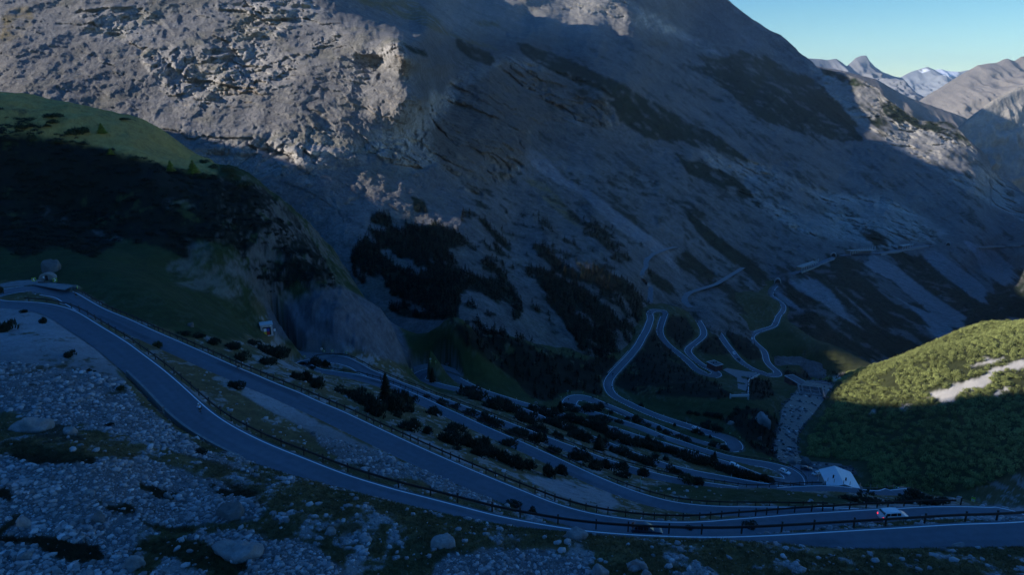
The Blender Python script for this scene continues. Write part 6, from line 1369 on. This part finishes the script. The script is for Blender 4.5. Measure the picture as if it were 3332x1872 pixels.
def motorbike(label, pos, head, slope, luggage=True):
    root = empty("motorbike", tuple(pos)); root.rotation_euler = (0, -slope, head); tag(root, label, "motorbike", "motorbikes on the switchbacks")
    for x in (.76, -.74):
        w = MB(); w.ring((0, 0, 0), .255, .075, 'Y', 22, 8); wo = w.build("wheel", mat_tyre, root, True); wo.location = (x, 0, .33); r = MB(); r.tube([(0, -.05, 0), (0, .05, 0)], .18, 12); r.build("rim", mat_rim, wo)
    b = MB(); b.box((.0, 0, .55), (.60, .34, .40)); b.build("engine", mat_steel, root, bevel=.05); t = MB(); t.box((.20, 0, .92), (.56, .34, .28), top=.7); t.build("tank", M_MOTO, root, bevel=.07)
    s = MB(); s.box((-.42, 0, .88), (.78, .32, .12), top=.85); s.build("seat", mat_black, root, bevel=.04); f = MB(); f.tube([(.50, -.09, .95), (.78, -.09, .33)], .03, 6); f.tube([(.50, .09, .95), (.78, .09, .33)], .03, 6); f.tube([(-.1, 0, .5), (-.74, 0, .33)], .05, 6); f.build("fork", mat_steel, root)
    fa = MB(); fa.box((.66, 0, 1.02), (.26, .40, .34), top=.55); fa.build("fairing", M_MOTO, root, bevel=.05); ws = MB(); ws.add([(.60, -.17, 1.16), (.60, .17, 1.16), (.46, .13, 1.42), (.46, -.13, 1.42)], [(0, 1, 2, 3)]); ws.build("windscreen", mat_glass, root)
    hb = MB(); hb.tube([(.40, -.38, 1.08), (.50, -.12, 1.05), (.50, .12, 1.05), (.40, .38, 1.08)], .018, 6); hb.build("handlebar", mat_black, root); hl = MB(); hl.box((.81, 0, .98), (.06, .20, .13)); hl.build("headlight", mat_lens, root, bevel=.02)
    ex = MB(); ex.tube([(-.1, -.2, .45), (-.8, -.22, .52)], [.04, .055], 8); ex.build("exhaust", mat_rim, root)
    if luggage:
        for sd_ in (-1, 1): q = MB(); q.box((-.70, sd_ * .33, .78), (.46, .20, .36)); q.build("pannier", mat_black, root, bevel=.03)
        q = MB(); q.box((-.88, 0, 1.10), (.36, .42, .30)); q.build("top_case", mat_black, root, bevel=.04)
    return root
def biker(px, py, lo, hi, lat, rev, what, helm, two=False):
    p, h, s, i = on_road(px, py, lo, hi, lat)
    if rev: h += math.pi; s = -s
    motorbike("black motorbike " + what, p, h, s, two)
    rider("person in dark riding suit on the motorbike " + what, J_BLK, J_BLK, helm, p, h, s, seat=(-.18, .98), hand=(.40, 1.10), lean=.25, foot=((.10, .38), (.10, .38)), width=.34, skin_limbs=False)
    if two: rider("passenger in dark suit behind the rider on the motorbike " + what, J_BLK, J_BLK, helm, p, h, s, seat=(-.60, 1.04), hand=(-.28, 1.12), lean=.12, foot=((-.25, .45), (-.25, .45)), width=.20, skin_limbs=False)
biker(1861, 1466, 1180, 1230, .42, True, "with two white helmets", H_WHITE, True)
biker(1573, 1340, 1130, 1165, .25, True, "half hidden by pines on the fourth level", H_BLK)
biker(1927, 1301, 1880, 1905, .25, False, "at the top of the middle hairpin", H_BLK)
biker(1969, 1316, 1885, 1915, .30, False, "just after the middle hairpin", H_BLK)
biker(1851, 1307, 1850, 1885, .55, False, "inside the middle hairpin", H_WHITE)
biker(2561, 1596, 1300, 1350, .45, True, "in front of the wooden fence", H_BLK)
biker(1998, 1228, 2080, 2120, .62, True, "on the bend before the bridge", H_BLK)
biker(1994, 1260, 2060, 2100, .85, True, "at the inner edge below the bridge", H_BLK)
# ---------------------------------------------------------------- buildings
mat_metalroof = paint("white_sheet_roof", (.60, .62, .64), .42, .1, var=.06, scale=.5)
mat_plaster = paint("grey_plaster", (.30, .29, .27), .9, var=.15, scale=1.0, bump=.3); mat_wood = paint("brown_wood", (.10, .06, .035), .8, var=.3, scale=2, bump=.3)
mat_dark = paint("dark_opening", (.012, .012, .014), .6, var=.1); mat_red = paint("red_plaster", (.13, .045, .038), .9, var=.2, scale=.8, bump=.3); mat_flat = paint("grey_roof_felt", (.10, .105, .115), .8, var=.2, scale=.6)
mat_palec = paint("pale_concrete", (.46, .46, .46), .85, var=.14, scale=.7, bump=.3)
def hut():
    """low stone hut with a broad white sheet-metal gable roof, ridge running away from the view"""
    rb, rf = at_w(2715, 1520, 281), at_w(2749, 1574, 267.5); zr = (rb[2] + rf[2]) / 2; zb = -155.6; root = empty("mountain_hut", ((rb[0] + rf[0]) / 2, (rb[1] + rf[1]) / 2, zb), math.atan2(rf[1] - rb[1], rf[0] - rb[0])); tag(root, "hut with broad white sheet-metal gable roof and two dark chimneys by the stream", "hut")
    Ln = float(np.linalg.norm((rf - rb)[:2])) / 2; H = max(zr - zb, 3.0); We, Wr = 5.9, 6.6; E = H - 2.1
    w = MB(); w.add([(-Ln + .6, -We + .8, 0), (Ln - .7, -We + .8, 0), (Ln - .7, We - .8, 0), (-Ln + .6, We - .8, 0), (-Ln + .6, -We + .8, E), (Ln - .7, -We + .8, E), (Ln - .7, We - .8, E), (-Ln + .6, We - .8, E), (-Ln + .6, 0, H - .25), (Ln - .7, 0, H - .25)], [(0, 1, 5, 4), (2, 3, 7, 6), (1, 2, 6, 9, 5), (3, 0, 4, 8, 7), (4, 5, 9, 8), (6, 7, 8, 9)]); w.build("wall", mat_plaster, root)
    r = MB(); t = .14
    for s, we in ((-1, We), (1, Wr)): r.add([(-Ln, 0, H), (Ln, 0, H), (Ln, s * we, E - .15), (-Ln, s * we, E - .15), (-Ln, 0, H - t), (Ln, 0, H - t), (Ln, s * we, E - .15 - t), (-Ln, s * we, E - .15 - t)], [(0, 1, 2, 3), (7, 6, 5, 4), (0, 3, 7, 4), (1, 5, 6, 2), (3, 2, 6, 7)])
    roof = r.build("roof", mat_metalroof, root)
    for x, y in ((1.2, -2.6), (3.2, 1.5)):
        c = MB(); z = H - (H - E) * abs(y) / We; c.box((x, y, z + .45), (.42, .42, 1.3)); c.box((x, y, z + 1.16), (.56, .56, .12)); c.build("chimney", mat_dark, roof)
    a = MB(); a.add([(Ln - .2, .4, H - 1.4), (Ln - .2, Wr, E - .2), (Ln + 3.0, Wr + 1.2, E - 1.7), (Ln + 1.6, 1.6, E - 1.5), (Ln - .2, .4, H - 1.55), (Ln - .2, Wr, E - .35), (Ln + 3.0, Wr + 1.2, E - 1.85), (Ln + 1.6, 1.6, E - 1.65)], [(0, 1, 2, 3), (7, 6, 5, 4), (0, 4, 5, 1), (1, 5, 6, 2), (2, 6, 7, 3), (3, 7, 4, 0)]); a.build("lean_to_roof", mat_metalroof, root)
    for y in (-3.2, -1.0, 1.8):
        q = MB(); q.box((Ln - .69, y, E * .55), (.08, .9, .9)); f = q.build("window", mat_wood, root); g = MB(); g.box((Ln - .64, y, E * .55), (.03, .7, .7)); g.build("pane", mat_glass, f)
    d = MB(); d.box((-1, -We + .78, 1.05), (1.1, .08, 2.1)); d.build("door", mat_wood, root); d = MB(); d.box((2.0, -We + .78, 1.5), (1.0, .08, .9)); d.build("window", mat_glass, root)
    for x in (Ln - .1, -Ln + .3): q = MB(); q.box((x, -We + .25, E / 2 - .1), (.18, .18, E)); q.build("porch_post", mat_white, root)
hut()
def flat_house(name, label, pl, pr, w_l, depth, height, zb, wall_m, roof_m, edge_m, extra=0):
    """flat-roofed house; pl, pr: survey points of the left and right bottom corners of its front"""
    a, b = at_w(pl[0], pl[1], w_l[0]), at_w(pr[0], pr[1], w_l[1]); c = (a + b) / 2; L = float(np.linalg.norm((b - a)[:2])); root = empty(name, (c[0], c[1], float(c[2])), math.atan2(b[1] - a[1], b[0] - a[0])); tag(root, label, "house")
    w = MB(); w.box((0, depth / 2, height / 2 - .6), (L, depth, height + 1.2)); w.build("wall", wall_m, root); r = MB(); r.box((0, depth / 2, height + .05), (L - .5, depth - .5, .10)); rf = r.build("roof", roof_m, root)
    e = MB()
    for (cx, cy, dx, dy) in ((0, -.1, L + .4, .45), (0, depth + .1, L + .4, .45), (-L / 2, depth / 2, .45, depth - .25), (L / 2, depth / 2, .45, depth - .25)): e.box((cx, cy, height + .14), (dx, dy, .34))
    e.build("parapet", edge_m, rf)
    for k in range(extra): q = MB(); q.box(((k - .5) * L * .35, depth * .5, height + .65), (.5, .5, 1.1)); q.box(((k - .5) * L * .35, depth * .5, height + 1.24), (.65, .65, .1)); q.build("chimney", mat_dark, rf)
    for k in (-1, 0, 1): q = MB(); q.box((k * L * .3, -.02, height * .5), (L * .14, .08, height * .32)); f = q.build("window", mat_wood, root); g = MB(); g.box((k * L * .3, -.075, height * .5), (L * .11, .03, height * .26)); g.build("pane", mat_glass, f)
    return root
flat_house("flat_roofed_house", "red house with flat blue-grey roof beside the inner bend of a far hairpin", (2327, 1206), (2351, 1200), (500, 503), 9, 3.2, 0, mat_red, mat_flat, mat_palec, 2)
flat_house("flat_roofed_house", "long dark red house with pale-edged flat roof above the stream weir", (2550, 1252), (2614, 1259), (500, 480), 7, 3.4, 0, mat_red, mat_flat, mat_palec, 0)
def casemate():
    c = at_w(871, 1100, 268); c[2] = float(ground(c[0], c[1])); root = empty("painted_bunker", tuple(c), math.radians(24)); tag(root, "white-framed bunker entrance with panels painted white, blue, yellow and red", "bunker")
    w = MB(); w.box((0, 2.0, 1.9), (4.4, 4.0, 4.6)); w.box((0, 1.9, 4.35), (4.9, 4.6, .3)); w.build("wall", mat_palec, root)
    w = MB(); w.box((0, -.03, 1.75), (3.0, .12, 3.3)); d = w.build("door_recess", mat_dark, root)
    cols = [((.72, .74, .76), -1, 1), ((.03, .06, .35), 0, 1), ((.62, .45, .03), -1, 0), ((.45, .03, .03), 0, 0)]
    for rgb, ix, iz in cols: q = MB(); q.box((ix * 1.15 + .45, -.12, .95 + iz * 1.35), (1.05, .08, 1.25)); q.build("painted_panel", paint("panel_paint", rgb, .6, var=.08), root)
    q = MB(); q.box((0, -.10, 3.75), (3.4, .06, .42)); q.build("lintel_board", mat_white, root)
    q = MB(); q.box((2.9, .3, 1.7), (.7, .06, .9)); q.build("notice_board", mat_white, root)
    q = MB(); [q.box((-1.3 + k * .22, -.14, 3.78), (.14, .03, .2 if k % 3 else .28)) for k in range(12)]; q.build("faded_lettering", mat_flat, root)
casemate()
def pillbox():
    c = at_w(147, 890, 205); c[2] = float(ground(c[0], c[1])); root = empty("concrete_bunker", tuple(c), math.radians(10)); tag(root, "low rounded concrete bunker with dark doorway and white plate on the left meadow", "bunker")
    m = MB(); n = 14; pr = []
    for k in range(n + 1): a = math.pi * k / n; pr.append((2.15 * math.cos(a), 2.3 * math.sin(a) ** .75 if 0 < k < n else 0))
    for y, s in ((0, 1.0), (.35, 1.05), (2.4, .95), (4.2, .55)): m.v += [(x * s, y, z * s - .2) for x, z in pr]
    for i in range(3):
        for k in range(n): m.f.append((i * (n + 1) + k, i * (n + 1) + k + 1, (i + 1) * (n + 1) + k + 1, (i + 1) * (n + 1) + k))
    m.f.append(tuple(range(n + 1))); m.f.append(tuple(3 * (n + 1) + k for k in reversed(range(n + 1)))); m.build("shell", mat_conc, root)
    d = MB(); d.box((.15, -.02, .75), (.75, .12, 1.5)); d.build("doorway", mat_dark, root); d = MB(); d.box((-.62, -.03, .95), (.4, .06, .55)); d.build("white_plate", mat_white, root)
pillbox()
# ---------------------------------------------------------------- wooden fence in front of the hut, flagpole
def wood_fence(i0, i1, off, label, m, spacing=2.6, gapk=3):
    c = ROAD[i0]; root = empty("wooden_fence", tuple(c)); tag(root, label, "fence"); P = [ROAD[i] + np.array([RN[i, 0], RN[i, 1], 0]) * -(HR[i] + off) - c for i in range(i0, i1)]
    n = len(P); k = 0; ps = [P[int(j)] for j in np.arange(0, n, spacing)]
    for a in ps: q = MB(); q.box((a[0], a[1], .45), (.13, .13, 1.3)); q.build("post", m, root)
    for z in (.45, .92):
        for a, b in zip(ps[:-1], ps[1:]):
            if k % gapk != gapk - 1: q = MB(); q.tube([(a[0], a[1], a[2] + z), (b[0], b[1], b[2] + z)], .05, 6); q.build("rail", m, root)
            k += 1
mat_fence = paint("weathered_pale_wood", (.30, .28, .25), .85, var=.2, scale=3, bump=.3)
wood_fence(sidx(2928, 1606, 1290, 1400), sidx(2540, 1582, 1290, 1400), 1.4, "pale wooden post-and-rail fence along the road in front of the white-roofed hut", mat_fence)
def flagpole():
    P = hit(2083, 1588)[0]; root = empty("flagpole", tuple(P), 0); tag(root, "thin pole with a furled pale flag on the slope below the second road level", "flagpole")
    m = MB(); m.tube([(0, 0, -.4), (-.15, 0, 3.0)], .035, 6); m.build("pole", mat_fence, root)
    m = MB(); m.tube([(-.14, -.03, 2.9), (-.02, -.06, 2.2), (.16, -.05, 1.3), (.26, -.03, .55)], [.03, .11, .15, .03], 8); m.build("furled_flag", paint("pale_green_cloth", (.35, .48, .42), .8, var=.15), root)
flagpole()
# ---------------------------------------------------------------- weir, loading apron, pylon, avalanche galleries
def dam_works():
    c = at_w(2640, 1285, 455); root = empty("weir", (c[0], c[1], c[2] - .5), math.radians(-18)); tag(root, "stepped concrete weir with cross walls in the stream below the long red house", "weir")
    for k, (y, L, h) in enumerate(((0, 13, .7), (6.5, 14, .9), (13, 15, 1.1))): m = MB(); m.box((0, y, h / 2 - .5), (L, .7, h + 1)); m.build("cross_wall", mat_conc, root)
    for x in (-5, 0, 5.5): m = MB(); m.box((x, 6.5, .5), (.5, 12.6, 1.2)); m.build("divider_wall", mat_conc, root)
    for x in (-7.4, 7.8): m = MB(); m.box((x, 6, .6), (.7, 19, 2.2)); m.build("side_wall", mat_conc, root)
    m = MB(); m.box((6.5, 19.5, 1.8), (13, 1.3, .4)); m.build("footbridge", mat_conc, root)
dam_works()
def apron():
    pts = [(2402,1285),(2432,1285),(2433,1240),(2470,1222),(2455,1214),(2420,1210),(2365,1200),(2352,1206),(2398,1232)]; P = [hit(x, y)[0] for x, y in pts]; z = np.array([p[2] for p in P]) + .5
    me = bpy.data.meshes.new("service_road"); bm = bmesh.new(); bm.faces.new([bm.verts.new((p[0], p[1], p[2] + .45)) for p in P]); bmesh.ops.triangulate(bm, faces=bm.faces[:]); bm.to_mesh(me); bm.free(); me.materials.append(mat_gravel); o = bpy.data.objects.new("service_road", me); COL.objects.link(o); tag(o, kind="structure")
    a, b = hit(2378, 1297)[0], hit(2432, 1301)[0]; c = (a + b) / 2; root = empty("concrete_beam", tuple(c), math.atan2(b[1] - a[1], b[0] - a[0])); tag(root, "pale concrete beam on end supports closing the ramp above the green bank", "concrete barrier"); L = float(np.linalg.norm((b - a)[:2]))
    m = MB(); m.box((0, 0, 2.1), (L, .9, 1.3)); m.build("beam", mat_palec, root)
    for s in (-1, 1): m = MB(); m.box((s * (L / 2 + .35), 0, 1.1), (.69, 1.1, 4.2)); m.build("support", mat_palec, root)
    a, b = hit(2434, 1283)[0], hit(2436, 1240)[0]; e = hit(2470, 1221)[0]; root = empty("retaining_wall", tuple(a)); tag(root, "pale retaining wall along the right side of the concrete ramp", "wall"); m = MB()
    for p, q in ((a, b), (b, e)): d = q - p; n = np.array([-d[1], d[0], 0]) / np.linalg.norm(d[:2]) * .35; u = np.array([0, 0, 1.1]); v = np.array([0, 0, -1.0]); m.add([tuple(x - a) for x in (p + n + v, q + n + v, q - n + v, p - n + v, p + n + u, q + n + u, q - n + u, p - n + u)], [(3, 2, 1, 0), (4, 5, 6, 7), (0, 1, 5, 4), (1, 2, 6, 5), (2, 3, 7, 6), (3, 0, 4, 7)])
    m.build("wall_body", mat_palec, root)
apron()
mat_pyl = paint('dull_steel', (.10, .11, .12), .7, .3, var=.08)
def pylon(px, py, W, H, label):
    P = hit(px, py)[0]; root = empty("power_pylon", tuple(P), .5); tag(root, label, "pylon"); m = MB(); n = 8
    lv = [(H * (k / n), 1.9 * (1 - k / n) ** 1.15 + .28) for k in range(n + 1)]
    for sx, sy in ((1, 1), (1, -1), (-1, 1), (-1, -1)):
        m.tube([(sx * r, sy * r, z - .3) for z, r in lv], .045, 4)
    for (z0, r0), (z1, r1) in zip(lv[:-1], lv[1:]):
        for (ax, ay, bx, by) in ((1, 1, -1, 1), (-1, 1, -1, -1), (-1, -1, 1, -1), (1, -1, 1, 1)): m.tube([(ax * r0, ay * r0, z0), (bx * r1, by * r1, z1)], .022, 3); m.tube([(bx * r0, by * r0, z0), (ax * r1, ay * r1, z1)], .022, 3)
    m.build("lattice", mat_pyl, root)
    for z in (H * .74, H * .87, H * .97): a = MB(); a.tube([(-3.2, 0, z), (0, 0, z + .35), (3.2, 0, z)], .07, 4); a.tube([(-3.2, 0, z), (3.2, 0, z)], .05, 4); a.build("cross_arm", mat_pyl, root)
    tgt = mount_pt(np.array([2790.0]), np.array([1000.0]))[0] + np.array([0, 0, 12]) - P
    ca = math.cos(-.5); sa = math.sin(-.5); tg = (tgt[0] * ca - tgt[1] * sa, tgt[0] * sa + tgt[1] * ca, tgt[2])
    for z in (H * .74, H * .87, H * .97):
        for s in (-3.2, 3.2): w = MB(); w.tube([(s + (tg[0] - s) * u, tg[1] * u, z + (tg[2] - z) * u - 30 * u * (1 - u)) for u in np.linspace(0, 1, 18)], .02, 3); w.build("power_line", mat_pyl, root)
pylon(2607, 1236, 500, 26, "lattice power pylon with lines running up the valley, behind the long red house")
mat_galw = paint("gallery_concrete", (.30, .29, .27), .9, var=.2, scale=.3, bump=.2)
def gallery_road(path, name="road"):
    x = np.array([p[0] for p in path], float); y = np.array([p[1] for p in path], float); d = np.concatenate([[0], np.cumsum(np.hypot(np.diff(x), np.diff(y)))]); s = np.arange(0, d[-1], 4.0); x = np.interp(s, d, x); y = np.interp(s, d, y)
    P = mount_pt(x, y)
    for _ in range(14): P[1:-1] = (P[:-2] + 2 * P[1:-1] + P[2:]) / 4
    T = np.gradient(P[:, :2], axis=0); T /= np.linalg.norm(T, axis=1)[:, None]; Nn = np.stack([T[:, 1], -T[:, 0]], 1)   # toward the valley
    A = P + np.c_[Nn * -2.5, np.full(len(P), 1.0)]; B = P + np.c_[Nn * 5.5, np.full(len(P), 1.0)]; V = np.empty((2 * len(P), 3)); V[0::2] = A; V[1::2] = B; k = np.arange(len(P) - 1) * 2
    o = mesh_np(name, V, np.stack([k, k + 1, k + 3, k + 2], 1), mat_asphalt); tag(o, kind="structure"); return P, Nn
def retaining(P, Nn, i0, i1, h, label):
    root = empty("retaining_wall", tuple(P[i0])); tag(root, label, "wall"); m = MB(); pts = [p + np.array([n[0] * 5.8, n[1] * 5.8, 1.5 - h / 2]) - P[i0] for p, n in zip(P[i0:i1], Nn[i0:i1])]; sweep_box(m, pts, Nn[i0:i1], .8, h); m.build("wall_body", mat_galw, root); return root
GP1, GN1 = gallery_road([(2572,894),(2592,886),(2640,869),(2680,852),(2712,838)]); GP2, GN2 = gallery_road([(2735,834),(2752,829),(2800,828),(2850,826),(2900,819),(2935,811),(2985,803),(3030,799)]); GP3, GN3 = gallery_road([(3175,805),(3230,802),(3290,801),(3345,800)])
retaining(GP1, GN1, 6, len(GP1) - 2, 5.0, "pale retaining wall under the far road left of the first tunnel"); retaining(GP2, GN2, 30, len(GP2) - 4, 4.0, "pale wall under the far road right of the columned gallery"); retaining(GP3, GN3, 0, len(GP3) - 2, 3.5, "pale wall under the farthest road stretch at the right edge")
def gallery(P, Nn, i0, i1, label, hgt=6.0, step=2):
    o = P[i0]; root = empty("avalanche_gallery", tuple(o)); tag(root, label, "gallery"); Q = P[i0:i1] - o; N_ = Nn[i0:i1]; m = MB(); sweep_box(m, [q + np.array([n[0] * 1.8, n[1] * 1.8, hgt + 1.2]) for q, n in zip(Q, N_)], N_, 8.6, .9); m.build("roof", mat_galw, root)
    m = MB(); sweep_box(m, [q + np.array([n[0] * -2.2, n[1] * -2.2, hgt / 2 + .8]) for q, n in zip(Q, N_)], N_, .5, hgt); m.build("back_wall", mat_concd, root)
    for q, n in list(zip(Q, N_))[::step]: c = MB(); c.box((q[0] + n[0] * 5.6, q[1] + n[1] * 5.6, hgt / 2 + .4), (.9, .9, hgt + .5), math.atan2(n[1], n[0])); c.build("column", mat_palec, root)
def track(path, half):
    x = np.array([p[0] for p in path], float); y = np.array([p[1] for p in path], float); d = np.concatenate([[0], np.cumsum(np.hypot(np.diff(x), np.diff(y)))]); s = np.arange(0, d[-1], 3.0); x = np.interp(s, d, x); y = np.interp(s, d, y)
    for _ in range(3): x[1:-1] = (x[:-2] + 2 * x[1:-1] + x[2:]) / 4; y[1:-1] = (y[:-2] + 2 * y[1:-1] + y[2:]) / 4
    P = mount_pt(x, y); 
    for _ in range(10): P[1:-1] = (P[:-2] + 2 * P[1:-1] + P[2:]) / 4
    T = np.gradient(P[:, :2], axis=0); T /= np.linalg.norm(T, axis=1)[:, None]; Nn = np.stack([T[:, 1], -T[:, 0]], 1); up = 1.6
    V = np.empty((2 * len(P), 3)); V[0::2] = P + np.c_[Nn * -half, np.full(len(P), up)]; V[1::2] = P + np.c_[Nn * half, np.full(len(P), up)]; k = np.arange(len(P) - 1) * 2
    o = mesh_np("gravel_track", V, np.stack([k, k + 1, k + 3, k + 2], 1), mat_gravel); tag(o, kind="structure")
track([(2113,990),(2112,977),(2116,940),(2096,915),(2083,897),(2087,885),(2103,872),(2096,858),(2121,832),(2170,814),(2200,806)], 3.2)
track([(2247,1005),(2226,988),(2226,972),(2240,958),(2266,949),(2329,930),(2378,899),(2401,885),(2420,873)], 3.2)
gallery(GP1, GN1, 6, 21, "short avalanche gallery at the left end of the far road on the mountainside"); gallery(GP2, GN2, 5, 27, "long avalanche gallery with a row of pale columns on the far road"); gallery(GP2, GN2, 48, 58, "small stone gallery right of the long columned one")
def tunnel(px, py, label, r=3.2):
    p = mount_pt(np.array([float(px)]), np.array([float(py)]))[0]; d = p / np.linalg.norm(p); root = empty("tunnel_portal", tuple(p - d * 2.0), -math.atan2(p[0], p[1])); tag(root, label, "tunnel portal"); m = MB(); n = 12; m.v += [(r * math.cos(math.pi * k / n), 0, r * 1.5 * math.sin(math.pi * k / n) - .5) for k in range(n + 1)] + [(1.3 * r * math.cos(math.pi * k / n), 0, 1.3 * r * 1.45 * math.sin(math.pi * k / n) - .5) for k in range(n + 1)]
    m.f += [(k, k + 1, n + 2 + k, n + 1 + k) for k in range(n)]; b = len(m.v); m.v += [(x, 6, z) for x, y, z in m.v[n + 1:2 * n + 2]]; m.f += [(n + 1 + k, n + 2 + k, b + k + 1, b + k) for k in range(n)]; m.build("arch", mat_galw, root)
    m = MB(); m.v += [(r * math.cos(math.pi * k / n), .6, r * 1.5 * math.sin(math.pi * k / n) - .5) for k in range(n + 1)]; m.f.append(tuple(range(n + 1))); m.build("dark_mouth", mat_dark, root)
tunnel(2712, 834, "dark tunnel mouth at the right end of the first far road stretch"); tunnel(3085, 798, "dark tunnel mouth on the far road, right of the small stone gallery"); tunnel(2530, 921, "tunnel portal where the switchback road ends above the last bend", 3.4)
